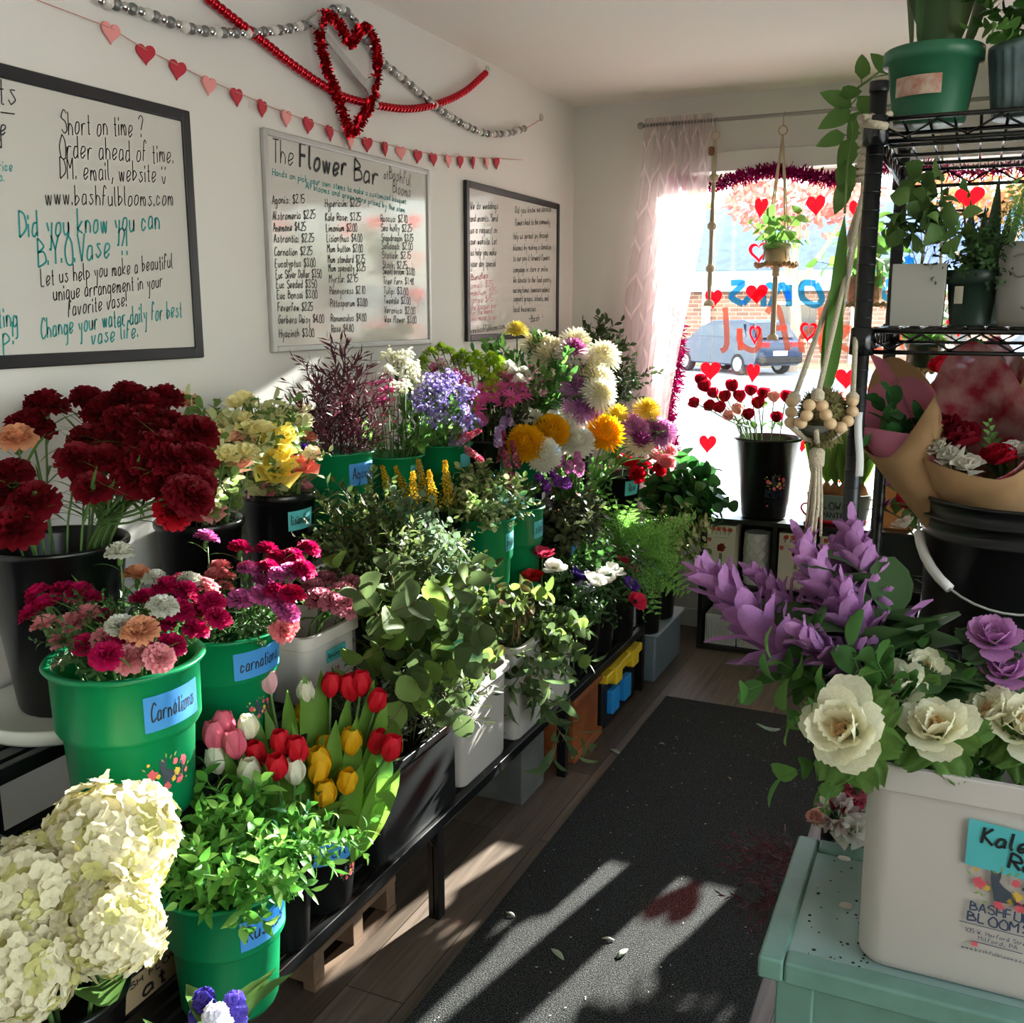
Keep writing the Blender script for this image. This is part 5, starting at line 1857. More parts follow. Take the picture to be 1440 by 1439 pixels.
# ruscus
greenery('rusc', 'ruscus', 'ruscus_branch', 'glossy green ruscus branch in the lowest green bucket', 'greenery', 'ruscus branches', pix=[(235, 1095), (262, 1078), (300, 1088), (340, 1100), (380, 1108), (412, 1128), (432, 1150), (425, 1185), (300, 1130), (250, 1135), (340, 1150), (395, 1200), (370, 1170), (285, 1170), (245, 1180), (320, 1200), (270, 1215), (360, 1215)], seed=1, n=8, H=(.1, .2), lean=.8, fat=1.15)
br_r = random.Random(4)
branch('ruscus', 'ruscus_branch', 'single ruscus sprig arching right over the tulip bucket', 'greenery', None, P(400, 1190, 1.68), P(525, 1185, 1.66), br_r, fat=.9)
# hydrangeas
rng = random.Random(12)
for i, (px, py, Z, r, lb) in enumerate(((158, 1188, 1.53, .102, 'big white hydrangea head highest of the four'), (158, 1300, 1.45, .086, 'white hydrangea head at the lower right of the cluster'), (42, 1262, 1.47, .098, 'white hydrangea head at the left photo edge'), (24, 1368, 1.40, .085, 'white hydrangea head lowest at the bottom left corner'))):
    h = P(px, py, Z)
    bk = BK['hyd']
    mid, off = rim_point(bk, h, rng)
    flower('hydr', ('#e4dcba', '#cdc884'), r, 'hydrangea', lb, 'flower', 'white hydrangeas', np.array((*bk['c'], bk['zb']+.02))+off*.3, mid, h, rng, sr=.004, up=.5, face=.25, leaf=(2, .12, .045, 'o'))
for px, py, Z, col, lb in ((330, 1428, 1.43, ('#6a58c8', '#9a8ade'), 'purple hyacinth at the bottom edge, right one'), (284, 1432, 1.45, ('#5a4ab4', '#9a8ade'), 'darker purple hyacinth at the bottom edge, left one'), (306, 1446, 1.39, ('#e8e6ee',), 'white hyacinth cut by the bottom photo edge')):
    h = P(px, py, Z)
    bk = BK['hyac']
    mid, off = rim_point(bk, h, rng)
    flower('hyac', col, .034, 'hyacinth', lb, 'flower', 'hyacinths', np.array((*bk['c'], .02))+off*.3, mid, h, rng, sr=.005, up=.5, leaf=(3, .14, .012, 'n'))
# mixed lisianthus
lk = dict(sr=.002, face=.45, leaf=(4, .06, .014, 'p'), leafcol='#7f9a5c')
for key, seed, cols, r, lb, g, px in (
        ('blk2', 1, ('#f6ecae', '#d8dc70'), .03, 'cream lisianthus in the black bucket behind the dark red carnations', 'cream lisianthus', [(318, 638), (346, 634), (340, 585), (322, 600), (352, 603), (306, 615), (332, 566), (370, 600), (312, 585), (345, 560)]),
        ('blk2', 2, ('#f1b596', '#d8c06a'), .03, 'peach lisianthus in the black bucket behind the dark red carnations', 'peach lisianthus', [(264, 562), (323, 612), (342, 618), (300, 650), (338, 652)]),
        ('blk2', 3, ('#e79a9c', '#d8c06a'), .032, 'dusty pink lisianthus low over the second black bucket rim', 'dusty pink lisianthus', [(288, 708), (300, 718), (276, 716), (300, 690)]),
        ('lis', 4, ('#f6e470', '#d8c860'), .05, 'big ruffled yellow lisianthus above the lisianthus label', 'big yellow lisianthus', [(393, 612, -.10), (388, 638, -.11), (388, 662, -.12)]),
        ('lis', 5, ('#ef8a78', '#d8c860'), .033, 'coral lisianthus at the right of the yellow ones', 'coral lisianthus', [(426, 610), (427, 655)]),
        ('lis', 6, ('#d98a94', '#d8c860'), .034, 'dusty rose lisianthus at the label bucket rim', 'dusty rose lisianthus', [(428, 682), (361, 684), (370, 690)]),
        ('lis', 7, ('#f2ecc8', '#c9c46a'), .024, 'small cream lisianthus at the top of the label bucket', 'small cream lisianthus', [(382, 586), (415, 594), (430, 589), (398, 578), (404, 590), (438, 636), (372, 572), (360, 590), (425, 575)])):
    bouquet(key, 'lis', cols, r, 'lisianthus', lb, 'flower', g, px, seed, spread=.7, **lk)
bouquet('blk2', 'carn', DR[:1], .034, 'carnation', 'lone dark red carnation in the lisianthus', 'flower', None, [(327, 664)], 8, sr=.002)
bouquet('lis', 'lis', ('#4a2a86', '#d8c860'), .027, 'lisianthus', 'deep purple lisianthus beside the big yellow ones', 'flower', None, [(420, 632)], 9, **lk)
bouquet('blk2', 'lis', ('#5a3a96', '#d8c860'), .022, 'lisianthus', 'small purple lisianthus over the second black bucket', 'flower', None, [(310, 646)], 9, **lk)
bouquet('lis', 'lis', ('#8a2a4a', '#d8c860'), .026, 'lisianthus', 'burgundy lisianthus tucked left of the yellow ones', 'flower', None, [(361, 640)], 9, **lk)
greenery('blk2', 'pitto', 'green_bud_sprig', 'yellow green budded sprig among the cream lisianthus', 'greenery', 'budded sprigs behind the dark red carnations', pix=[(295, 590), (310, 565), (330, 560), (345, 575), (290, 620), (318, 580)], seed=2)
greenery('lis', 'pitto', 'green_bud_sprig', 'yellow green budded sprig above the lisianthus label bucket', 'greenery', 'budded sprigs, lisianthus label bucket', pix=[(365, 565), (380, 560), (405, 575), (425, 585), (395, 600)], seed=3)
# agonis
greenery('agonis', 'agonis', 'agonis_branch', 'burgundy thin leaved agonis branch in the Agonis bucket', 'greenery', 'agonis branches', pix=[(440, 540), (428, 562), (460, 512), (490, 498), (472, 478), (522, 520), (506, 508), (415, 578), (432, 600), (545, 560), (480, 540), (500, 552), (458, 570), (530, 590), (515, 600), (448, 520), (485, 575)], seed=1, spread=.9, fat=1.1)
# statice bucket and neighbours
bouquet('stat', 'statice', ('#f1efe2', '#dcd9a8', '#55743a'), .05, 'statice', 'white statice spray right of the agonis', 'flower', 'white statice', [(570, 520), (577, 540), (556, 518), (566, 560)], 1, up=.5)
bouquet('stat', 'statice', ('#9684c6', '#d6cfe8', '#55743a'), .052, 'statice', 'purple statice spray in the middle of the back row', 'flower', 'purple statice', [(610, 565), (590, 580), (625, 556), (640, 582), (650, 566), (628, 545), (602, 558), (648, 602), (615, 590), (598, 600)], 2, up=.5)
bouquet('stat', 'daisy', ('#c0437f', '#8a5a3a'), .034, 'daisy_mum', 'magenta daisy mum half hidden behind the agonis', 'flower', 'magenta daisies behind the agonis', [(545, 552), (530, 542), (538, 565), (552, 540)], 3, face=.3, sr=.0018)
bouquet('stat', 'button', ('#efece0',), .038, 'button_mum', 'white button mum above the statice', 'flower', 'white buttons above the statice', [(560, 508), (545, 520)], 4, up=.6)
greenery('stat', 'greens', 'leafy_stem', 'green leafy stem under the white statice', 'greenery', 'leafy stems under the statice', n=7, H=(.1, .22), lean=.7, seed=7, fat=.7)
bouquet('pinkmum', 'button', ('#a3c232',), .038, 'button_mum', 'dark green button mum in the pink mum bucket', 'flower', 'dark green button mums', [(595, 506), (606, 494), (620, 488), (631, 493), (651, 496), (670, 500), (690, 500), (702, 507), (590, 514), (642, 503), (660, 508)], 1, up=.7, spread=.5, zoff=.05)
bouquet('pinkmum', 'button', ('#c6dc3c',), .038, 'button_mum', 'lime yellow button mum in front of the dark green ones', 'flower', 'lime button mums', [(695, 510), (680, 522), (702, 522), (676, 512), (692, 532), (688, 543)], 2, up=.6, spread=.6)
bouquet('pinkmum', 'button', ('#efece0',), .036, 'button_mum', 'white button mum at the right of the lime mums', 'flower', 'white buttons by the lime mums', [(716, 514), (724, 522), (730, 532), (737, 522), (620, 514), (646, 511)], 3, up=.6)
bouquet('pinkmum', 'daisy', ('#f06cb2', '#c9a25a'), .039, 'daisy_mum', 'bright pink daisy mum in the black mum bucket', 'flower', 'bright pink daisy mums', [(660, 556), (667, 576), (692, 560), (702, 545), (716, 532), (727, 542), (708, 566), (652, 538), (616, 516), (640, 530), (680, 548), (720, 560), (672, 562), (735, 555)], 4, face=.6, spread=.7, zoff=-.03)
bouquet('pinkmum', 'mum', ('#ee8fc0',), .028, 'pompon_mum', 'small pale pink pompon mum at the mum bucket rim', 'flower', 'pink pompon mums', [(664, 586), (674, 590), (682, 586)], 5, face=.3)
bouquet('snap', 'snap', ('#c9506e', '#e08a96', '#55743a'), .034, 'snapdragon', 'dark pink snapdragon hanging over the green bucket rim', 'flower', 'dark pink snapdragons', [(662, 612, -.1), (667, 640, -.12), (655, 600, -.05)], 1, up=.0)
bouquet('snap', 'snap', ('#c9a2dc', '#e6d2ea', '#55743a'), .03, 'snapdragon', 'pale lilac snapdragon in the third green bucket', 'flower', 'lilac snapdragons', [(632, 598), (640, 610), (648, 622), (622, 590)], 2, up=.2)
greenery('snap', 'greens', 'leafy_stem', 'green leafy stem in the snapdragon bucket', 'greenery', 'leafy stems in the snapdragon bucket', n=8, H=(.08, .18), lean=.8, seed=5, fat=.7)
greenery('pinkmum', 'queen', 'leafy_stem', 'dark leafy mum stem in the pink mum bucket', 'greenery', 'leafy stems under the pink mums', n=9, H=(.1, .24), lean=.6, seed=6, fat=.8)
# white mums and alstroemeria
mk = dict(sr=.0024, face=.6, leaf=(3, .09, .02, 'o'))
bouquet('alst', 'mumo', ('#f6f3e2', '#f0e8c8'), .07, 'disbud_mum', 'large creamy white mum in the back corner bunch', 'flower', 'creamy white mums', [(757, 484), (776, 490), (850, 497), (796, 510), (830, 516), (846, 552), (840, 533), (822, 526), (770, 500), (812, 478)], 1, spread=1.1, **mk)
bouquet('alst', 'mumo', ('#f1e6e0', '#9a4a7c'), .066, 'disbud_mum', 'white mum with purple centre at the top of the corner bunch', 'flower', None, [(806, 492, -.03)], 2, **mk)
bouquet('alst', 'mumo', ('#dba4d2', '#c486bc'), .062, 'disbud_mum', 'lilac mum below the white mums', 'flower', 'lilac mums below the white ones', [(813, 545, -.05), (832, 563, -.06), (818, 572, -.08)], 3, **mk)
bouquet('alst', 'mumo', ('#f0e27a', '#e6d04e'), .05, 'spider_mum', 'pale yellow spider mum standing tall before the far whiteboard', 'flower', None, [(727, 462, .1)], 4, sr=.0026, up=.9)
bouquet('alst', 'alst', ('#f0e4dc', '#c98a9a', '#55743a'), .045, 'alstroemeria', 'white and pink alstroemeria in the corner green bucket', 'flower', 'alstroemeria', [(755, 525), (766, 540), (772, 546), (750, 542), (757, 557), (742, 530)], 5, face=.2, leaf=(6, .1, .014, 'p'))
greenery('alst', 'greens', 'leafy_stem', 'green leafy stem among the alstroemeria', 'greenery', 'leafy stems in the corner green bucket', n=12, H=(.14, .34), lean=.7, seed=8, fat=.6)
greenery('box', 'box', 'boxwood_branch', 'dark green boxwood branch in the window corner', 'greenery', 'boxwood branches', pix=[(806, 470), (830, 448), (846, 440), (870, 468), (890, 488), (900, 505), (880, 525), (862, 548), (856, 462), (838, 470), (872, 500), (888, 545)], seed=1, spread=.5, fat=1.15)
# yellow and white disbud bucket
bouquet('mums', 'mum', ('#f4bd16',), .068, 'disbud_mum', 'golden yellow ball mum in the middle of the mixed mums', 'flower', 'golden ball mums', [(737, 620, -.46), (774, 604, -.36), (852, 605, -.22)], 1, **mk)
bouquet('mums', 'mumo', ('#f0de66', '#e6c83c'), .056, 'disbud_mum', 'lemon yellow mum beside the curtain', 'flower', 'lemon mums', [(911, 573, .12), (868, 580, .08)], 2, **mk)
bouquet('mums', 'mum', ('#f4f2e4',), .066, 'disbud_mum', 'white ball mum between the golden mums', 'flower', 'white ball mums', [(744, 594, -.3), (800, 592, -.22), (812, 618, -.3), (765, 637, -.44), (790, 612, -.28)], 3, **mk)
bouquet('mums', 'mumo', ('#dc9aca', '#c67fb4'), .06, 'disbud_mum', 'mauve pink mum at the right of the golden mums', 'flower', 'mauve mums', [(888, 596, .1), (896, 602, .06), (922, 600, .12), (936, 604, .12), (925, 612, .1)], 4, **mk)
bouquet('mums', 'mumo', ('#efe2cc', '#8f3a78'), .066, 'disbud_mum', 'two tone purple and cream mum above the red roses', 'flower', None, [(900, 622, .02)], 5, **mk)
bouquet('mums', 'stock', ('#8a3aa8', '#b86ac8', '#55743a'), .03, 'stock', 'deep purple stock spike below the white mums', 'flower', 'deep purple stock', [(768, 682, -.42), (782, 674, -.4), (796, 678, -.38), (758, 672, -.42), (775, 662, -.4)], 6, up=.1, face=.25)
bouquet('mums', 'stock', ('#d886c0', '#eab4d6', '#55743a'), .03, 'stock', 'pink stock spike below the white mums', 'flower', 'pink stock', [(800, 655, -.36), (812, 645, -.34), (788, 645, -.36), (816, 658, -.35)], 7, up=.1, face=.25)
greenery('mums', 'greens', 'leafy_stem', 'grey green mum stem leaves below the golden mums', 'greenery', 'mum stems leaves', n=10, H=(.08, .2), lean=.9, seed=9, fat=.6)
bouquet('stock', 'snap', ('#b8506a', '#d48a94', '#55743a'), .036, 'snapdragon', 'dusty red snapdragon leaning over the Stock bucket', 'flower', 'dusty red snapdragons', [(721, 690, -.1), (714, 655, -.02), (706, 630, .03), (724, 640, 0)], 1, up=.0)
bouquet('stock', 'stock', ('#c9a2d2', '#e8d6ec', '#55743a'), .03, 'stock', 'pale lavender stock rising from the Stock bucket', 'flower', 'lavender stock', [(706, 600, .05), (716, 588, .08), (700, 615, 0)], 2, up=.4)
greenery('stock', 'greens', 'leafy_stem', 'green leafy stem inside the Stock bucket', 'greenery', 'leafy stems in the Stock bucket', n=8, H=(.05, .12), lean=.6, seed=10, fat=.7)
# middle row
greenery('pitto', 'pitto', 'pittosporum_branch', 'variegated pittosporum branch in its green bucket', 'greenery', 'variegated pittosporum', pix=[(640, 670), (652, 655), (668, 650), (682, 648), (690, 662), (700, 690), (708, 705), (645, 690), (660, 680), (678, 690), (630, 690), (695, 715), (665, 705)], seed=1, n=6, H=(.08, .16), lean=.8, fat=1.3)
bouquet('solid', 'solid', ('#d8b428', '#c2c04a', '#55743a'), .062, 'solidago', 'golden solidago plume behind the middle greens', 'flower', 'golden solidago', [(628, 680), (593, 677), (566, 682), (546, 686), (608, 690), (582, 694)], 1, up=.7)
greenery('crate', 'myrtle', 'myrtle_branch', 'dark myrtle branch in the long black crate', 'greenery', 'myrtle branches', pix=[(440, 735), (452, 715), (470, 700), (490, 695), (510, 690), (530, 700), (450, 760), (470, 740), (500, 730), (430, 770), (520, 740), (545, 720), (560, 760), (460, 790), (490, 780), (530, 790), (480, 760)], seed=1, n=10, H=(.08, .2), lean=.5, fat=1.2)
greenery('crate', 'bonsai', 'eucalyptus_branch', 'round leaved eucalyptus sprig at the crate right end', 'greenery', 'round leaved eucalyptus sprigs', pix=[(568, 690), (590, 700), (612, 720), (622, 755), (560, 715), (606, 690), (640, 765), (596, 740), (580, 770), (612, 780), (648, 790)], seed=2, fat=1.0)
greenery('queen', 'queen', 'olive_branch', 'dark olive leafy branch behind the anemones', 'greenery', 'dark olive branches', pix=[(770, 720), (790, 705), (805, 700), (820, 715), (835, 730), (760, 740), (780, 740), (810, 740), (826, 690), (842, 705)], seed=1, n=10, H=(.08, .18), lean=1, fat=1.2)
bouquet('rose', 'rose', ('#c8122e',), .04, 'rose', 'hot red rose in the Rose bucket', 'flower', 'red roses, Rose bucket', [(905, 652), (888, 655), (876, 648), (914, 628), (926, 660), (896, 668)], 1, face=.35, sr=.0028, leaf=(2, .07, .022, 'p'))
bouquet('rose', 'rose', ('#f2a2a4',), .04, 'rose', 'pale pink rose in the Rose bucket', 'flower', 'pink roses, Rose bucket', [(921, 640), (937, 650), (941, 634), (932, 618)], 2, face=.35, sr=.0028, leaf=(2, .07, .022, 'p'))
greenery('fern', 'fern', 'fern_frond', 'feathery plumosus fern frond beside the aisle', 'greenery', 'plumosus fronds', pix=[(868, 700), (895, 708), (928, 715), (880, 728), (955, 760), (975, 790), (935, 850), (905, 865), (958, 840), (990, 760), (858, 735), (842, 712), (915, 740), (940, 780), (890, 760), (870, 780), (920, 800), (965, 815), (905, 720), (880, 700), (850, 750), (930, 735), (970, 740), (985, 830)], seed=1, fat=1.7, spread=1.3)
greenery('salal', 'salal', 'salal_branch', 'glossy dark salal branch next to the display shelf', 'greenery', 'salal branches', pix=[(930, 665), (950, 650), (968, 645), (985, 655), (1000, 672), (1010, 690), (940, 690), (960, 680), (985, 690), (925, 690), (1005, 710), (975, 705), (950, 710)], seed=1, fat=1.3, spread=1.2)
greenery('varieg', 'pitto', 'variegated_sprig', 'pale variegated sprig between the fern and display shelf', 'greenery', 'variegated sprigs by the shelf', pix=[(975, 720), (990, 725), (962, 735), (985, 745), (970, 760), (995, 740), (950, 745)], seed=1, fat=1.4)
ak = dict(sr=.0028, face=.2)
for key, cols, lb, g, px in (('anem0', ('#f0ede4', '#2a2430'), 'white anemone at the front of the anemone buckets', 'white anemones', [(850, 814), (836, 820), (862, 806)]), ('anem0', ('#5a3aa2', '#1c1628'), 'violet anemone beside the white ones', None, [(816, 812)]),
                             ('anem0', ('#c2bcd6', '#6a6480'), 'pale lilac anemone bud before the white ones', None, [(821, 832)]), ('anem1', ('#d8284e', '#1c1628'), 'cerise anemone above the anemone buckets', 'cerise anemones', [(881, 798), (893, 846)]),
                             ('anem1', ('#6a2ab0', '#1c1628'), 'purple anemone with red edge at the bucket corner', None, [(884, 824)]), ('seed', ('#c03a58', '#6a2438'), 'rose pink ranunculus behind the eucalyptus', None, [(763, 782, .15)]), ('seed', ('#efece4', '#b8b890'), 'white anemone bud behind the eucalyptus', None, [(779, 800, .12)]), ('seed', ('#d01420', '#2a1016'), 'scarlet anemone behind the eucalyptus leaves', None, [(748, 813, .12)])):
    bouquet(key, 'anem', cols, .042, 'anemone', lb, 'flower', g, px, 3, **ak)
for i, lb in enumerate(('curly green anemone foliage nearest the white bin', 'curly green anemone foliage in the middle bucket', 'curly green foliage next to the fern bucket')):
    greenery('anem%d' % i, 'carpet', 'anemone_foliage', lb, 'greenery', 'curly foliage, anemone bucket %s' % ('nearest', 'middle', 'farthest')[i], n=11, H=(.10, .22), lean=1.1, seed=20+i, fat=1.3)
greenery('anem1', 'greens', 'leafy_stem', 'bright green leafy stem behind the anemones', 'greenery', 'bright leafy stems behind the anemones', pix=[(800, 780), (815, 765), (835, 760), (850, 770), (825, 785)], seed=2)
# eucalyptus and sea holly
rng = random.Random(77)
for i, (px, py) in enumerate(((532, 852), (530, 892), (545, 832), (572, 818), (600, 822), (640, 806), (690, 795), (716, 792), (742, 816), (660, 845), (620, 855), (565, 880), (534, 918), (705, 940), (690, 962), (650, 880), (610, 900), (730, 860), (668, 905), (540, 868), (590, 850), (680, 830), (575, 900))):
    x = rng.uniform(.56, .73)
    tp = PL(px, py, 0, x)
    if tp[2] > .80:
        tp = PL(px, py, 0, x-.12)
    b = np.array((.57+rng.uniform(-.05, .05), 2.26+rng.uniform(-.08, .1), .53))
    branch('eucl', 'eucalyptus_branch', 'silver dollar eucalyptus branch spilling toward the aisle', 'greenery', 'silver dollar eucalyptus', b, tp, rng, fat=.9)
greenery('seed', 'euc', 'eucalyptus_branch', 'silver dollar eucalyptus branch above the second white bin', 'greenery', 'silver dollar eucalyptus, second bin', pix=[(745, 830), (770, 840), (795, 860), (815, 885), (822, 905), (760, 880), (785, 900), (735, 860)], seed=2, fat=1.0)
greenery('seed', 'seed', 'seeded_eucalyptus', 'seeded eucalyptus drooping over the white bin front', 'greenery', 'drooping seeded eucalyptus', pix=[(738, 1020), (726, 1060), (752, 985), (744, 1075), (765, 965), (795, 940), (808, 955), (720, 1000), (735, 960), (778, 950), (712, 1030), (756, 930)], seed=3, fat=1.0, zoff=-.10)
greenery('tub', 'holly', 'sea_holly', 'grey green sea holly stem in the black tub', 'greenery', 'sea holly stems', n=34, H=(.1, .24), lean=.5, seed=1, fat=1.3)
# kale roses on the green table
kk = dict(sr=.006, face=.8, up=.25)
for px, py, dz, r, lb in ((1185, 1024, -.05, .057, 'largest cream kale rose leaning out over the bin left corner'), (1263, 962, .02, .045, 'cream kale rose at the top of the bin'), (1318, 1020, -.05, .05, 'cream kale rose at the middle front of the bin'), (1390, 1000, .0, .046, 'cream kale rose right of the middle one'), (1300, 938, .06, .034, 'smaller greenish kale rose behind the top one'), (1447, 1018, -.03, .05, 'cream kale rose cut by the right photo edge')):
    bouquet('kale', 'kale', ('#faf4d8', '#6d9448', '#f4d8a8'), r, 'kale_rose', lb, 'flower', 'cream kale roses', [(px, py, dz)], 2, **kk)
for px, py, dz, r, lb in ((1398, 893, .05, .036, 'purple kale rose highest at the right edge'), (1415, 940, .03, .036, 'purple kale rose below the highest purple one')):
    bouquet('kale', 'kale', ('#c98cc2', '#55724a', '#d6a8d0'), r, 'kale_rose', lb, 'flower', 'purple kale roses', [(px, py, dz)], 3, **kk)
greenery('kale', 'greens', 'kale_leaf_stem', 'frilled green kale leaves between the cream kale roses', 'greenery', 'green kale leaves', pix=[(1232, 1062, .02), (1360, 1085, .0), (1290, 1078, .02), (1420, 1085, .0), (1335, 925, .12), (1355, 950, .1), (1345, 1080, 0)], seed=1, spread=.4, fat=1.5)
vk = dict(sr=.005, up=.3, face=.1, leaf=(5, .11, .035, 'o'), leafcol='#4f6f42')
for i, (px, py, dz, r, lb) in enumerate(((1060, 872, .16, .105, 'mauve tinted leafy spike pointing out left toward the shelf'), (1150, 815, .20, .085, 'mauve leafy spike at the upper left of the bunch'), (1212, 800, .22, .085, 'mauve leafy spike highest beside the rack post'), (1245, 850, .2, .08, 'mauve leafy spike at the right below the pail'), (1185, 860, .12, .09, 'mauve leafy spike in the middle of the bunch'), (1178, 930, .06, .085, 'mauve leafy spike lowest above the largest kale rose'), (1120, 890, .16, .075, 'short mauve spike left of the middle one'), (1215, 895, .1, .08, 'mauve leafy spike lower right above the kale bin'), (1100, 845, .2, .07, 'mauve leafy spike between the left pointing one and the upper left one'), (1185, 815, .24, .07, 'slim mauve spike just left of the highest one'))):
    bk = BK['kale']
    rng = random.Random(30+i)
    c = np.array((*bk['c'], bk['zr']))
    h = P(px, py, float((c-CAM) @ FW)+dz)
    base = np.array((1.76+.02*(i % 4), 1.36+.02*(i % 3), TZ+.03))
    mid = np.array((1.735+.02*(i % 3), 1.37+.03*(i % 3), .95))
    flower('mauve', ('#b982b8', '#966a98', '#7a5a72'), r, 'mauve_kale_spike', lb, 'flower', 'mauve leafy spikes', base, mid, h, rng, **vk)
greenery('kale', 'greens', 'kale_leaf_stem', 'dark green leaves under the mauve spikes', 'greenery', 'dark leaves under the mauve spikes', pix=[(1105, 930, .12), (1120, 960, .1), (1250, 900, .12), (1240, 940, .08), (1150, 970, .06), (1270, 910, .1), (1085, 915, .12)], seed=4, fat=1.3)
# roses in the window
rk = dict(sr=.0026, leaf=(2, .05, .016, 'p'), up=.55, face=.1)
bouquet('wrose', 'bud', ('#b00a26',), .041, 'rose', 'dark red rose in the tall black bucket on the window shelf', 'flower', 'red roses on the window shelf', [(976, 566), (990, 542), (1003, 552), (1012, 572), (985, 533), (1030, 541), (1040, 556), (1056, 548), (1066, 566), (1074, 552), (1092, 586), (1106, 556), (1052, 582), (997, 570), (1020, 556)], 1, spread=.9, **rk)
bouquet('wrose', 'bud', ('#efb8ac',), .039, 'rose', 'pale pink rose in the tall black bucket on the window shelf', 'flower', 'pale pink roses on the window shelf', [(1025, 584), (1038, 574), (1088, 557)], 2, spread=.9, **rk)
# ================================================================= rack plants, hangers, wrapped bouquets, window sill
m_cot = mat('cotton_cord', '#cdbfa6', .9, tl=.15, bump=.5, bscale=300)
m_wbead = mat('wooden_bead', '#cfae86', .5, noise=.12, nscale=60)
m_pot = mat('nursery_pot_green', '#2c6a4c', .4)
m_dpot = mat('dark_nursery_pot', '#22362c', .4)
m_wpot = mat('matte_white_ceramic', '#aeaaa2', .5)
m_soil = mat('soil', '#2a221a', .9)
m_kraft = mat('kraft_paper', '#a9835a', .85, tl=.22, noise=.06, nscale=30)


def pot(name, label, c, r0, r1, h, mt, lip=.008, cat='pot', n=40, sq=False):
    t = thing(name, label, cat, c)
    m = M()
    pr = [(.001, 0), (r0, 0), (r0*1.02, .004), (r1, h-.022), (r1+lip, h-.021), (r1+lip, h-.002), (r1+lip*.6, h), (r1-.003, h-.001), (r1-.004, h-.03), (.001, h-.03)]
    m.lathe(pr, 4 if sq else n)
    o = ob('pot_body', m, mt, t, smooth=not sq, bev=.006 if sq else 0, bseg=3)
    if sq:
        o.rotation_euler = (0, 0, pi/4)
    ob('soil', M().lathe([(r1*(.7 if sq else .97), h-.026), (r1*.5, h-.022), (.001, h-.020)], 20), m_soil, t, smooth=True)
    return t


def plant(parent_pot, tips, sp, rng, base, fat=1.0, name='stem_and_leaves'):
    """rooted shoots belong to their pot, so they are parts of it"""
    st, lf = M(), M()
    pl = Vector(parent_pot.location)
    for tp in tips:
        a, b = Vector(base), Vector(tp)
        d = b-a
        kw_, cols, sc = SPC[sp]
        s_, l_ = (sp_fern(rng) if sp == 'fern' else sp_branch(rng, **kw_))
        Tm = Matrix.Translation(a-pl) @ (d.to_track_quat('Z', 'Y') @ Quaternion((0, 0, 1), rng.uniform(0, 6))).to_matrix().to_4x4() @ Matrix.Diagonal((d.length*fat, d.length*fat, d.length, 1))
        st.join(s_, Tm)
        lf.join(l_, Tm)
    kw_, cols, sc = SPC[sp]
    ob('shoots', st, mat('stem_'+sp, sc, .7), parent_pot, smooth=True)
    ob('leaves', lf, [pmt(c, .42, .5) for c in cols], parent_pot, smooth=True)


rng = random.Random(40)
# top shelf
gp = pot('plant_pot', 'green plastic pot of snake plant on the rack top shelf', (1.686, 1.765, 1.788), .052, .066, .108, m_pot, .007)
fn = lambda u, v: (.0655*cos(-1.85+u/.064), .0655*sin(-1.85+u/.064), v)
lb = M().grid([[fn(u, z) for u in np.linspace(-.035, .035, 8)] for z in (.034, .062)])
ob('floral_sticker', lb, mat('floral_sticker', '#c9b4a0', .7, noise=.5, nscale=70, col2='#b87a6a'), gp, smooth=True)
lv = M()
for i, (x, y, a, L, lean) in enumerate(((-.04, 0, .2, .34, -.12), (.0, .02, 1.0, .40, -.02), (.03, -.02, 2.0, .38, .1), (-.02, -.03, 2.8, .3, .02), (.045, .03, .5, .36, .22), (.01, -.04, 1.6, .27, -.2))):
    put_leaf(lv, (x*.8, y*.8, .085), (lean, .05*cos(a), 1), (cos(a), sin(a), 0), L, .03, .25, .06, 'n', i % 2, 8)
ob('leaves', lv, [pmt('#5a7048', .35, .4), pmt('#46603c', .35, .4)], gp, smooth=True)
# trailing vine rooted in the same pot
vn, vl = M(), M()
path = catmull([np.array(p)-np.array(gp.location) for p in ((1.66, 1.73, 1.885), P(1262, 82, 1.75), P(1225, 110, 1.68), P(1192, 140, 1.66), P(1200, 185, 1.64), P(1192, 235, 1.63), P(1188, 300, 1.63))], 6)
vn.tube(path, .0022, 5)
for px, py, dx, dy, L in ((1213, 95, .1, -1, .05), (1180, 140, -1, -.6, .06), (1178, 165, -1, .5, .06), (1218, 150, .5, .7, .055), (1172, 195, -1, .35, .05), (1205, 175, -.3, .9, .06), (1192, 215, -.3, 1, .065), (1190, 250, .05, 1, .07), (1184, 275, -.3, 1, .055), (1240, 90, -.4, -.6, .05), (1195, 130, .8, -.2, .045)):
    p = P(px, py, 1.645)-np.array(gp.location)
    d = RT*dx-UP*dy
    put_leaf(vl, p-d/np.linalg.norm(d)*L*.4, d, -FW, L, L*.27, .2, .35, 'e', 0, 5)
    vn.tube([min(path, key=lambda q: np.linalg.norm(q-p)), p-d/np.linalg.norm(d)*L*.4], .0012, 4)
ob('vine', vn, mat('stem_pothos', '#6a8a48'), gp, smooth=True)
ob('vine_leaves', vl, pmt('#5f8440', .4, .4), gp, smooth=True)
mp = thing('metal_pot', 'ribbed grey metal pot on the rack top shelf beside the green pot', 'pot', (1.835, 1.765, 1.788))
m = M()
v, f = [], []
for z, r in ((0, .06), (.02, .062), (.085, .07), (.09, .073), (.10, .073), (.098, .068), (.075, .066)):
    for i in range(96):
        a = 2*pi*i/96
        rr = r+(.0022*cos(a*24) if .01 < z < .088 else 0)
        v.append((rr*cos(a), rr*sin(a), z))
for j in range(6):
    for i in range(96):
        f.append((j*96+i, j*96+(i+1) % 96, (j+1)*96+(i+1) % 96, (j+1)*96+i))
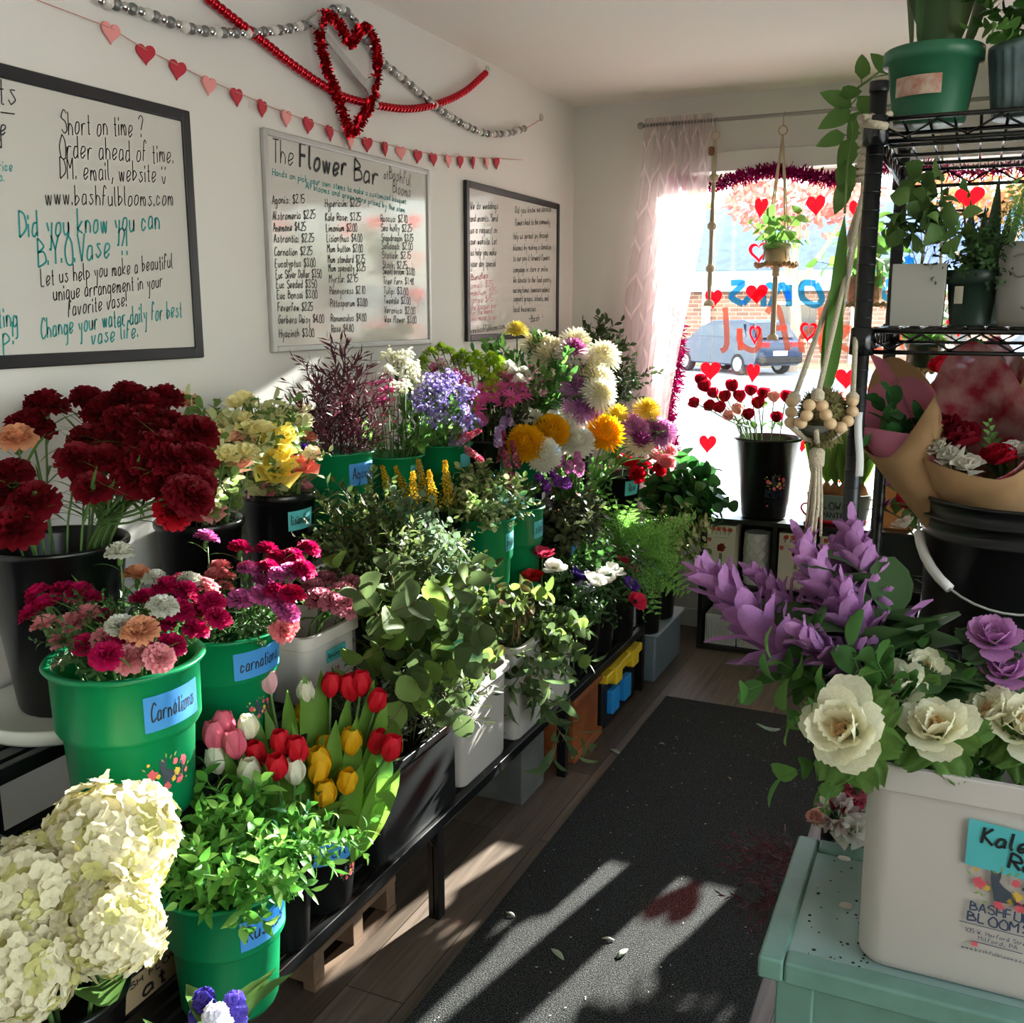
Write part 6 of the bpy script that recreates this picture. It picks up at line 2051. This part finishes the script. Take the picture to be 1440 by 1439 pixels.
f += [tuple(reversed(range(96))), tuple(range(6*96, 7*96))]
ob('pot_body', m.add(v, f), mat('galvanised_metal', '#6f8084', .4, metal=.6, noise=.25, nscale=20), mp, smooth=True)
plant(mp, [(1.77, 1.70, 2.00), (1.80, 1.66, 2.06), (1.85, 1.70, 2.08), (1.79, 1.78, 2.12), (1.75, 1.74, 1.96), (1.88, 1.76, 2.1), (1.81, 1.72, 2.03)], 'greens', rng, (1.835, 1.765, 1.86), 1.1)
tb = tag(ob('tray', M().lathe([(.001, 0), (.11, 0), (.125, .018), (.12, .018), (.107, .004), (.001, .004)], 36), mat('dark_tray', '#4a3a34', .5), None, (1.95, 2.10, 1.788), smooth=True), 'dark round plant saucer at the back of the rack top shelf', 'saucer')

# middle shelf
wp = pot('square_planter', 'plain white square planter on the rack middle shelf', (1.690, 1.79, 1.4785), .054, .057, .098, m_wpot, .0, sq=True)
plant(wp, [(1.665, 1.75, 1.655), (1.71, 1.76, 1.71), (1.685, 1.73, 1.68), (1.65, 1.78, 1.64), (1.735, 1.77, 1.66), (1.70, 1.80, 1.72), (1.67, 1.72, 1.62), (1.72, 1.72, 1.63), (1.70, 1.70, 1.65)], 'arrow', rng, (1.69, 1.79, 1.555), .8)
dp = pot('nursery_pot', 'dark green nursery pot with a small label on the middle shelf', (1.769, 1.79, 1.4785), .030, .037, .088, m_dpot, .006)
fn = lambda u, v: (.0378*cos(-2.1+u/.036), .0378*sin(-2.1+u/.036), v)
ob('price_label', M().grid([[fn(u, z) for u in np.linspace(-.007, .007, 5)] for z in (.035, .062)]), mat('cream_card', '#d9d0bb'), dp, smooth=True)
plant(dp, [(1.74, 1.77, 1.62), (1.76, 1.75, 1.64), (1.78, 1.76, 1.61), (1.77, 1.80, 1.66), (1.80, 1.78, 1.62), (1.775, 1.73, 1.60), (1.75, 1.74, 1.60)], 'carpet', rng, (1.769, 1.79, 1.545), 1.4)
fp = thing('face_planter', 'white planter with a moulded sleeping face at the right edge', 'planter', (1.868, 1.785, 1.4785))
ob('pot_body', M().lathe([(.001, 0), (.056, 0), (.062, .01), (.066, .06), (.064, .115), (.058, .128), (.052, .127), (.05, .1), (.001, .1)], 40), m_wpot, fp, smooth=True)
fc = M()
ff = lambda u, v: (.067*cos(-1.72+u/.066), .067*sin(-1.72+u/.066), v)
for cu in (-.026, .026):
    fc.tube([ff(cu+q, .082-.008*cos(q/.014*1.5)) for q in np.linspace(-.014, .014, 9)], .0016, 5)
    fc.tube([ff(cu+q, .104+.004*cos(q/.014*1.5)) for q in np.linspace(-.013, .013, 7)], .0014, 5)
fc.tube([ff(q, .03-.006*cos(q/.02*1.5)) for q in np.linspace(-.02, .02, 9)], .0016, 5)
fc.tube([ff(-.002, .075), ff(-.006, .052), ff(.004, .05)], .0016, 5)
ob('face_relief', fc, mat('grey_groove', '#8a8a84'), fp, smooth=True)
plant(fp, [(1.83, 1.75, 1.71), (1.86, 1.73, 1.74), (1.89, 1.74, 1.72), (1.85, 1.80, 1.76), (1.91, 1.78, 1.72), (1.82, 1.78, 1.69), (1.815, 1.74, 1.67)], 'fern', rng, (1.868, 1.785, 1.585), 1.6)
bk_ = pot('snake_plant_pot', 'small dark pot of upright spiky plant behind the nursery pot', (1.79, 1.97, 1.4785), .04, .05, .085, m_dpot, .005)
lv = M()
for i in range(7):
    a = i*GA
    put_leaf(lv, (.015*cos(a), .015*sin(a), .06), (.25*cos(a), .25*sin(a), 1), (cos(a), sin(a), 0), .15+.02*(i % 3), .012, .3, .05, 'p', 0, 5)
ob('leaves', lv, pmt('#33452f', .2, .4), bk_, smooth=True)

# black pail with wrapped bouquets
pc = np.array((1.868, 1.875, .9475))
pl = thing('pail', 'large black pail with a white handle grip on the rack shelf', 'pail', pc)
H, R = .245, .148
ob('pail_body', M().lathe([(.001, 0), (R*.9, 0), (R*.92, .006), (R*.955, H*.72), (R*.99, H*.725), (R*.99, H*.745), (R*.96, H*.75), (R*.965, H*.85), (R*1.02, H*.855), (R*1.02, H*.875), (R*.975, H*.88), (R*.985, H*.97), (R*1.01, H*.975), (R*1.0, H), (R*.955, H*.995), (R*.93, H*.8), (R*.88, .01), (.001, .01)], 64), m_blackb, pl, smooth=True)
ea = [pc*0+np.array((-R*1.02*cos(.6), R*1.02*sin(.6), H*.8)), np.array((R*1.02*cos(.4), R*1.02*sin(.4), H*.8))]
arc = [(-R*1.03*cos(q), -R*1.06*sin(q)-.004, H*.80-.115*sin(q)) for q in np.linspace(-.25, pi+.25, 26)]
ob('wire_handle', M().tube(arc, .0022, 6), mat('galvanised_wire', '#c9c8c2', .35, metal=.5), pl, smooth=True)
gpts = [p for p, q in zip(arc, np.linspace(-.25, pi+.25, 26)) if .18 < q < .95]
ob('handle_grip', M().tube(gpts, .0085, 10), mat('white_plastic', '#dcd9d4'), pl, smooth=True)


def wrap(label, apex, mouth, r, seed, tissue, deep=.8):
    """a cone of kraft paper with a tissue lining; its flowers are separate things"""
    apex, mouth = np.array(apex), np.array(mouth)
    t = thing('paper_wrap', label, 'paper wrap', apex)
    ax = Vector(mouth-apex)
    L = ax.length
    q = ax.to_track_quat('Z', 'Y').to_matrix()
    away = Vector((apex-CAM)*np.array((1, 1, 0))).normalized()
    g = random.Random(seed)
    for nm, k, rr, l2, mt in (('kraft_sheet', 0, r, L, m_kraft), ('tissue_lining', 1, r*.93, L*1.04, tissue)):
        G = []
        n = 34
        ph = g.uniform(0, 6)
        for i in range(9):
            u = .12+.88*i/8
            row = []
            for j in range(n+1):
                a = ph+2*pi*1.06*j/n
                ex = 1+(.16*max(0, cos(1.5*a+ph)) if i == 8 else 0)*(1 if k == 0 else 1.3)
                rad = rr*u**.85*(1+.03*sin(5*a+ph)*u)*(1+.04*j/n)
                dd = q @ Vector((cos(a), sin(a), 0))
                ex *= 1+(.27 if k else .26)*dd.dot(away)*u**1.5
                p = Vector((rad*cos(a), rad*sin(a), l2*u*ex))
                row.append(tuple(q @ p))
            G.append(row)
        ob(nm, M().grid(G), mt, t, smooth=True, solid=.0008)
    return t


m_tis = mat('pink_tissue', '#d98aa2', .8, tl=.5, tp=.1)
m_tish = mat('heart_print_tissue', '#d6a6a4', .8, tl=.4, tp=.12, col2='#b8344a', nscale=26)
WL_ = wrap('kraft wrapped bouquet with pink tissue at the pail left side', (1.80, 1.83, 1.06), P(1262, 590, 1.78), .075, 3, m_tis)
WR_ = wrap('kraft wrapped bouquet with heart tissue at the front of the pail', (1.87, 1.86, 1.00), P(1372, 618, 1.72), .105, 5, m_tish)
WB_ = wrap('kraft wrapped rose bouquet standing behind in the pail', (1.91, 1.94, 1.03), P(1385, 560, 2.0), .085, 7, m_tish)
rng = random.Random(51)
for apex, lst in (((1.87, 1.86, 1.03), ((1350, 615, 1.70, .036, '#7a0a1e', 'dark red rose in the front heart tissue bouquet'), (1405, 640, 1.66, .034, '#b00a26', 'red rose lowest in the front heart tissue bouquet'), (1325, 600, 1.73, .03, '#7a0a1e', 'dark red rose at the left of the front bouquet'))),
                  ((1.91, 1.94, 1.05), ((1326, 512, 1.98, .032, '#d8102c', 'bright red rose standing highest in the pail'), (1348, 545, 1.98, .034, '#b00a26', 'red rose right of the highest one in the pail'), (1392, 545, 1.99, .034, '#8a0a22', 'dark red rose behind the front bouquet, right one'), (1318, 562, 1.97, .028, '#8a0a22', 'dark red rose low behind the left bouquet')))):
    for px, py, Z, r, col, lb in lst:
        h = P(px, py, Z)
        b = np.array(apex)
        flower('rose', (col,), r, 'rose', lb, 'flower', 'bouquet roses in the pail', b, b*.5+h*.5, h, rng, sr=.0025, face=.45, leaf=(2, .06, .02, 'p'), leafcol='#3f5f38')
for px, py, Z, r in ((1335, 640, 1.67, .024), (1362, 652, 1.65, .024), (1430, 632, 1.66, .024), (1318, 628, 1.69, .02)):
    h = P(px, py, Z)
    b = np.array((1.87, 1.86, 1.03))
    flower('lis', ('#e6e0d2', '#b9b890'), r, 'white_blossom', 'white blossom along the front bouquet paper edge', 'flower', 'white blossoms in the front bouquet', b, b*.5+h*.5, h, rng, sr=.0018, face=.4)
for px, py, Z, sp, a, lb in ((1300, 620, 1.68, 'fern', (1.87, 1.86, 1.03), 'dark fern sprig at the left of the front bouquet'), (1390, 590, 1.74, 'fern', (1.87, 1.86, 1.03), 'dark fern sprig behind the front bouquet roses'), (1425, 600, 1.72, 'fern', (1.87, 1.86, 1.03), 'dark fern sprig at the right of the front bouquet'),
                             (1240, 560, 1.75, 'salal', (1.80, 1.83, 1.07), 'dark salal sprig in the left pink tissue bouquet'), (1268, 575, 1.76, 'salal', (1.80, 1.83, 1.07), 'second salal sprig in the left pink tissue bouquet, right one'), (1362, 480, 2.0, 'rosel', (1.91, 1.94, 1.05), 'dark leafy sprig rising above the bouquets by the twisted cord'), (1420, 530, 2.0, 'rosel', (1.91, 1.94, 1.05), 'dark leafy sprig at the right behind the bouquets')):
    branch(sp, 'green_sprig', lb, 'greenery', None, np.array(a)*.6+P(px, py, Z)*.4, P(px, py, Z), rng, fat=.8)
# loose flowers on the rack shelf beside the pail
for i, (px, py, Z, kind, col, r, lb) in enumerate(((1262, 684, 2.2, 'daisy', ('#9a4a80', '#4a3a2a'), .04, 'mauve daisy lying left of the black pail'), (1278, 705, 2.15, 'rose', ('#d02848',), .032, 'cerise rose lying left of the black pail'), (1240, 715, 2.2, 'daisy', ('#8a4078', '#4a3a2a'), .038, 'darker mauve daisy nearest the rack post'), (1270, 735, 2.1, 'lis', ('#efe2d2', '#b9b890'), .026, 'cream blossom below the cerise rose'))):
    h = P(px, py, Z)
    b = np.array((1.74+.01*i, 2.15, .975))
    flower(kind, col, r, 'loose_flower', lb, 'flower', None, b, b*.4+h*.6+np.array((0, 0, .02)), h, rng, sr=.002, face=.5, leaf=(3, .07, .018, 'p'))

# bottom shelf pot with printed wrap and dark grass
bp = pot('wrapped_pot', 'pot in pink printed paper on the rack bottom shelf', (1.70, 1.79, .342), .07, .085, .15, mat('pink_print_paper', '#d9a0a8', .7, col2='#b8344a', nscale=30), .004)
for i, (px, py, Z, kind, col, r, lb) in enumerate(((1178, 1150, 1.62, 'alst', ('#e8e0d4', '#b9a0a0', '#55743a'), .04, 'white alstroemeria behind the green table'), (1200, 1168, 1.6, 'lis', ('#f0ece0', '#b9b890'), .028, 'white blossom beside the kale bin left side'), (1190, 1125, 1.66, 'carn', ('#d04a60',), .026, 'coral red carnation behind the table'), (1205, 1105, 1.66, 'carn', ('#e0758a',), .028, 'pink carnation behind the table near the bin'), (1146, 1150, 1.6, 'bud', ('#e2b0a0',), .02, 'pale peach bud left of the black rack post'))):
    h = P(px, py, Z)
    b = np.array((1.70, 1.79, .46))
    flower(kind, col, r, 'pot_flower', lb, 'flower', None, b, b*.5+h*.5, h, rng, sr=.002, face=.3, leaf=(3, .06, .016, 'p'))
for i, (px, py, Z) in enumerate(((1012, 1225, 1.85), (1030, 1180, 1.95), (1060, 1215, 1.75), (1085, 1180, 1.7), (1052, 1290, 1.62), (1070, 1250, 1.65), (1040, 1205, 1.9))):
    b = np.array((1.66, 1.72, .50))
    branch('agonis', 'dark_grass_stem', 'dark burgundy wispy stem drooping past the green table', 'greenery', 'dark wispy stems by the table', b*.75+P(px, py, Z)*.25, P(px, py, Z), rng, fat=.9)

# macrame hanger on the rack post with a moss ball
Bc = P(1157, 588, 1.52)
K = P(1219, 190, 1.60)
mh = thing('macrame_hanger', 'cotton macrame hanger with wooden beads hung on the rack post', 'plant hanger', K)
o = -K
post = np.array((1.62, 1.65, 1.79))
lp = [post+np.array((.02*cos(a), .02*sin(a), -.004*a)) for a in np.linspace(.5, 5.4, 16)]
ob('top_loop', M().tube([p+o for p in [P(1250, 158, 1.62)]+lp[::-1]+[post+np.array((-.02, -.03, -.01)), K]], .006, 8), m_cot, mh, smooth=True)
w = M()
for i in range(9):
    p = K+np.array((0, 0, .02-.011*i))+o
    w.lathe([(.0085, -.005), (.013, -.003), (.0135, .002), (.0085, .005)], 12, tuple(p))
ob('wrap_knot', w, m_cot, mh, smooth=True)
ends = [P(1117, 560, 1.50), P(1150, 556, 1.455), P(1199, 560, 1.50), P(1160, 562, 1.585)]
for e in ends:
    k0 = K+np.array((0, 0, -.09))
    mid = k0*.5+e*.5+np.array((0, 0, -.01))
    ob('cord', M().tube([p+o for p in (k0+np.array((0, 0, .09)), k0, mid, e)], .0042, 7).lathe([(.004, -.010), (.0095, -.005), (.0095, .004), (.004, .010)], 10, tuple(e+o)), m_cot, mh, smooth=True)
bm_ = M().ball((0, 0, 0), 1, 16).mesh('bead', [m_wbead])
q = lambda x, y: (1100+x/5.536, 540+y/5.536)
for x, y, Z in ((75, 140, 1.495), (70, 220, 1.49), (65, 300, 1.485), (145, 305, 1.468), (210, 165, 1.455), (310, 170, 1.455), (190, 245, 1.455), (340, 240, 1.455), (375, 310, 1.46), (455, 340, 1.475), (510, 290, 1.485), (545, 215, 1.492), (545, 135, 1.496)):
    b_ = link('bead', bm_, mh, P(*q(x, y), Z)+o)
    b_.scale = (.0094, .0094, .0088)
bot = P(1150, 622, 1.52)
for e in (P(1112, 600, 1.49), P(1148, 606, 1.47), P(1190, 602, 1.49), P(1160, 612, 1.57)):
    ob('lower_cord', M().tube([e+o, e*.45+bot*.55+o+np.array((0, 0, -.006)), bot+o], .004, 6), m_cot, mh, smooth=True)
ob('gathering_knot', M().lathe([(.006, -.02), (.0115, -.016), (.012, .006), (.006, .012)], 14, tuple(bot+o+np.array((0, 0, -.02)))), m_cot, mh, smooth=True)
tl = M()
for i in range(16):
    a = i*GA
    r = .009*sqrt((i+.5)/16)
    p = bot+o
    L = .155-.03*(i % 3)
    tl.tube([p+np.array((r*.6*cos(a), r*.6*sin(a), -.02)), p+np.array((r*1.3*cos(a+.3), r*1.3*sin(a+.3), -.09)), p+np.array((r*1.6*cos(a), r*1.6*sin(a), -.02-L))], .0024, 5)
ob('tassel', tl, m_cot, mh, smooth=True)
ds = tag(ob('glass_dish', M().lathe([(.001, 0), (.018, .001), (.029, .012), (.031, .017), (.0285, .015), (.017, .004), (.001, .004)], 30), mat('grey_glass_dish', '#8f948a', .15, tl=.4), None, P(1150, 606, 1.515)+np.array((0, 0, -.006)), smooth=True), 'small smoky dish carried inside the beaded macrame hanger', 'dish')
mb = thing('moss_ball', 'mossy bulb ball with strap leaf inside the macrame hanger', 'plant', Bc)
m = M()
g = random.Random(5)
for k in range(1500):
    z = 1-2*(k+.5)/1500
    a = k*GA
    s = sqrt(1-z*z)
    d = Vector((s*cos(a), s*sin(a), z))
    e = d.orthogonal().normalized()*.0016
    p = d*Vector((1, 1, 1.15)).length/1.79*.034
    p.z *= 1.2
    t2 = p+d*.006+Vector((g.gauss(0, .004), g.gauss(0, .004), g.gauss(0, .004)))
    m.add([p-e, p+e, t2], [(0, 1, 2)])
m.ball((0, 0, 0), .0345, 18, 0, 1.2)
ob('moss', m, mat('moss', '#6a6238', .95, noise=.4, nscale=60), mb)
lv = M()
for px, py, L, w_ in ((1190, 300, .0, .012), (1178, 400, .0, .016)):
    d = Vector(P(px, py, 1.56)-Bc)
    put_leaf(lv, d.normalized()*.03, d, -FW, d.length-.03, w_, .3, .04, 'n', 0, 7)
ob('strap_leaf', lv, pmt('#5f8a3c', .4, .4), mb, smooth=True)
tg = thing('wooden_tag', 'round wooden tag stamped SOUL hanging at the rack post', 'tag', P(1228, 193, 1.585))
tf = lambda u, v, w=0: tuple(RT*.55*u-FW*(.5*u+w)*.8+UP*v)
ob('tag_disc', M().prism([(.021*cos(a), .025*sin(a)) for a in np.linspace(0, 2*pi, 28)[:-1]], lambda u, v, w: tf(u, v, w), .003), mat('light_wood', '#b98a54', .6, noise=.12, nscale=40), tg)
w = M()
write(w, 'SOUL', lambda u, v: tf(u, v, .0035), -.014, -.004, .016, .009, .0014, slant=0)
ob('stamped_letters', w, m_ink, tg)

pt_ = P(1208, 625, 1.55)
tgp = tag(ob('paper_tag', M().grid([[tuple(RT*u+UP*v+FW*.004*sin(v*60)) for u in (-.006, .006)] for v in np.linspace(-.05, .05, 9)]), mat('white_tag_card', '#c9c7c4', .7), None, pt_, solid=.0006, smooth=True), 'narrow white paper tag hanging beside the macrame beads', 'tag')

# hangers on the curtain rod
def hanger(label, x, zs_, pot_r=0, potlabel=None, plant_sp=None, seed=0, yy=4.47, potmat=None, basket=False, ring=True):
    top = 2.312
    t = thing('macrame_hanger', label, 'plant hanger', (x, yy, top))
    m = M()
    m.tube([(0, .03, -.004), (0, .012, .012), (0, -.004, .004), (0, 0, -.05)], .0015, 5)
    ob('hook', m, mat('brushed_steel', '#9a9894'), t, smooth=True)
    if ring:
        rr = M()
        n = 20
        rr.tube([(.018*cos(2*pi*i/n), 0, -.065+.018*sin(2*pi*i/n)) for i in range(n+1)], .003, 6)
        ob('wooden_ring', rr, m_wbead, t, smooth=True)
    g = random.Random(seed)
    z1 = zs_[0]-top
    if pot_r:
        pz = zs_[1]-top
        for i in range(4):
            a = pi/4+i*pi/2
            ob('cord', M().tube([(0, 0, -.085), (.01*cos(a), .01*sin(a), -.16), (pot_r*1.15*cos(a), pot_r*1.15*sin(a), pz+.02)], .0042, 6), m_cot, t, smooth=True)
        st = M()
        n = 26
        for i in range(n):
            a = 2*pi*i/n
            st.ball((pot_r*1.45*cos(a), pot_r*1.45*sin(a), pz+.004*sin(a*6)), .011, 8)
        st.lathe([(.001, -.006), (pot_r*1.35, -.006), (pot_r*1.4, .004), (pot_r*1.3, .008), (.001, .006)], 24, (0, 0, pz))
        ob('woven_tray', st, mat('jute', '#b08a64', .9, tl=.1), t, smooth=True)
        ob('gathering_knot', M().lathe([(.006, -.05), (.016, -.045), (.015, -.01), (.006, 0)], 12, (0, 0, pz)), m_cot, t, smooth=True)
        a0, a1 = pz-.05, zs_[2]-top
    else:
        a0, a1 = -.085, zs_[2]-top
    tl = M()
    for i in range(10):
        a = i*GA
        r = .008
        n = 8
        pts = []
        for q_ in range(n+1):
            u = q_/n
            pin = (1 if pot_r else .35+.65*abs(sin(u*pi*3)))
            pts.append((r*pin*cos(a+u*2), r*pin*sin(a+u*2), a0+(a1-a0)*u))
        tl.tube(pts, .0036, 5)
    tl.lathe([(.008, 0), (.022, -.012), (.026, -.03), (.006, -.03)], 14, (0, 0, a1+.012))
    ob('tassel', tl, m_cot, t, smooth=True)
    if not pot_r:
        for z in (-.24, -.44, -.62):
            if z > a1:
                kn = M().lathe([(.008, -.02), (.019, -.012), (.021, .004), (.008, .02)], 12, (0, 0, z))
                ob('knot', kn, m_cot, t, smooth=True)
        ob('wood_charm', M().lathe([(.001, -.02), (.012, -.016), (.014, 0), (.012, .016), (.001, .02)], 12, (-.012, -.01, -.13)), mat('dark_wood', '#7a5638', .6), t, smooth=True)
    else:
        p_ = pot('hanging_pot', potlabel, (x, yy, zs_[1]+.010), pot_r*.8, pot_r, pot_r*1.35, potmat, .004)
        plant(p_, [(x+1.9*pot_r*cos(k*GA), yy+1.9*pot_r*sin(k*GA)-.02, zs_[1]+pot_r*(1.9+1.1*(k % 3))) for k in range(7)], plant_sp, g, (x, yy, zs_[1]+pot_r*1.2), 1.5)
    return t


hanger('long empty knotted macrame cord against the curtain edge', .70, (2.3, 1.9, 1.545), seed=1)
hanger('macrame hanger with jute tray holding a small striped pot', .985, (2.3, 1.70, 1.40), .058, 'small dark pot with pale band on the jute macrame tray', 'pothos', 2, potmat=mat('striped_pot', '#4a5a48', .5, col2='#c9b89a', nscale=9))
hanger('macrame hanger behind the rack post with a woven basket pot', 1.35, (2.3, 1.53, 1.15), .078, 'pinkish woven basket of pothos hanging behind the rack post', 'pothos', 3, potmat=mat('woven_basket', '#b58a7a', .9, noise=.3, nscale=60))
hanger('macrame hanger with a black pot seen through the rack', 1.60, (2.3, 1.27, .98), .075, 'black pot hanging low in the window behind the rack', 'pothos', 4, potmat=m_dpot)
hanger('macrame hanger at the right end of the curtain rod', 1.98, (2.3, 1.50, 1.1), .08, 'terracotta coloured pot hanging at the right of the window', 'pothos', 5, potmat=mat('terracotta', '#a86a4a', .8))

# window shelf: bulb tin, heart stand, added bag and pots
tn = thing('bulb_tin', 'oval sage metal planter of sprouting bulbs on the window shelf', 'planter', (1.308, 4.43, .6105))
m = M()
m.lathe([(.001, 0), (.115, 0), (.12, .004), (.135, .125), (.138, .128), (.134, .130), (.128, .124), (.115, .1), (.001, .1)], 44, sx=1, sy=.7)
ob('planter_body', m, mat('sage_tin', '#8fa39a', .45, metal=.2), tn, smooth=True)
w = M()
ef = lambda u, v: ((.118+.12*v)*sin(u/.12)*1.0+.0, -(.118+.12*v)*.7*cos(u/.12)-.0015, v)
write(w, 'FLOWER', ef, -.075, .07, .075, .03, .005, slant=0)
write(w, 'PANTRY', ef, -.06, .03, .06, .024, .004, slant=0)
ob('lettering', w, m_ink, tn)
ob('red_ribbon', M().lathe([(.119, .002), (.1225, .004), (.124, .018), (.119, .02)], 44, sy=.705), mat('red_glitter', '#c0142a', .4, metal=.3), tn, smooth=True)
bl, lv = M(), M()
g = random.Random(14)
for i in range(6):
    x, y = -.09+.036*i, g.uniform(-.03, .03)
    bl.lathe([(.001, .095), (.022, .10), (.03, .125), (.02, .155), (.008, .172), (.001, .174)], 14, (x, y, 0))
    for k in range(15):  # leaves packed extra dense to hold low sun off the floor
        a = g.uniform(0, 6)
        put_leaf(lv, (x, y, .16), (.3*cos(a), .2*sin(a), 1), (cos(a), g.uniform(-1, 1)-1.5, 0), g.uniform(.14, .40), .02, .3, .08, 'n', k % 2, 6)
ob('bulbs', bl, mat('bulb_skin', '#8a5a34', .8, noise=.3, nscale=40), tn, smooth=True)
ob('leaves', lv, [pmt('#6f9a44', .45, .4), pmt('#8fb25a', .45, .4)], tn, smooth=True)
for i, (x, z, c_, lb) in enumerate(((1.29, 1.10, '#e88a86', 'salmon amaryllis bloom above the bulb tin, left one'), (1.40, 1.02, '#d0202c', 'red amaryllis bloom above the middle of the bulb tin'), (1.40, 1.14, '#e88a86', 'salmon amaryllis bloom behind the rack post'))):
    h = np.array((x, 4.40, z))
    b = np.array((x*.6+1.31*.4, 4.41, .77))
    flower('alst', (c_, '#f2b0a2', '#7f9a54'), .075, 'amaryllis', lb, 'flower', None, b, b*.5+h*.5, h, g, sr=.006, up=.6)
gb = thing('sun_block_bag', 'tall kraft bag added on the window shelf to block the sun', 'bag', (1.557, 4.42, .6105))  # bag added to shade the rug between the two sun streaks
ob('bag_body', M().box(-.062, .062, -.05, .05, 0, .40), m_kraft, gb, bev=.004)
for y in (-.045, .045):
    ob('handle', M().tube([(-.03, y, .395), (-.028, y, .44), (0, y, .465), (.028, y, .44), (.03, y, .395)], .003, 6), m_cot, gb, smooth=True)
hs_ = thing('heart_stand', 'small red wire heart ornament standing on the window shelf', 'ornament', (1.205, 4.325, .6105))
n = 30
hp_ = heart(.04, n)
ob('heart_outline', M().tube([(u, 0, v+.062) for u, v in hp_]+[(hp_[0][0], 0, hp_[0][1]+.062)], .0045, 6), mat('red_glitter', '#c0142a'), hs_, smooth=True)
ob('base', M().box(-.022, .022, -.012, .012, 0, .012).box(-.004, .004, -.004, .004, .012, .03), mat('red_glitter', '#c0142a'), hs_)
for i, (x, y, r, h, sp, mt_, lb) in enumerate(((1.835, 4.40, .07, .16, 'salal', m_wpot, 'white pot of leafy greens added right of the tin to block sun'), (1.97, 4.44, .075, .17, 'salal', m_pot, 'green pot of arrowhead leaves added on the window shelf to block sun'), (2.17, 4.42, .08, .14, 'greens', m_dpot, 'dark pot of leafy greens added at the window shelf right end'))):
    p_ = pot('added_sill_pot', lb, (x, y, .6105), r*.75, r, h, mt_, .005)  # pots with dense leaves added to block sun through the window's right part
    plant(p_, [(x+.015+(.07+.02*(k % 3))*cos(k*GA), y-.02+.07*sin(k*GA), .61+h+.16+.05*(k % 4)) for k in range(14)], sp, g, (x, y, .61+h*.8), 1.2)
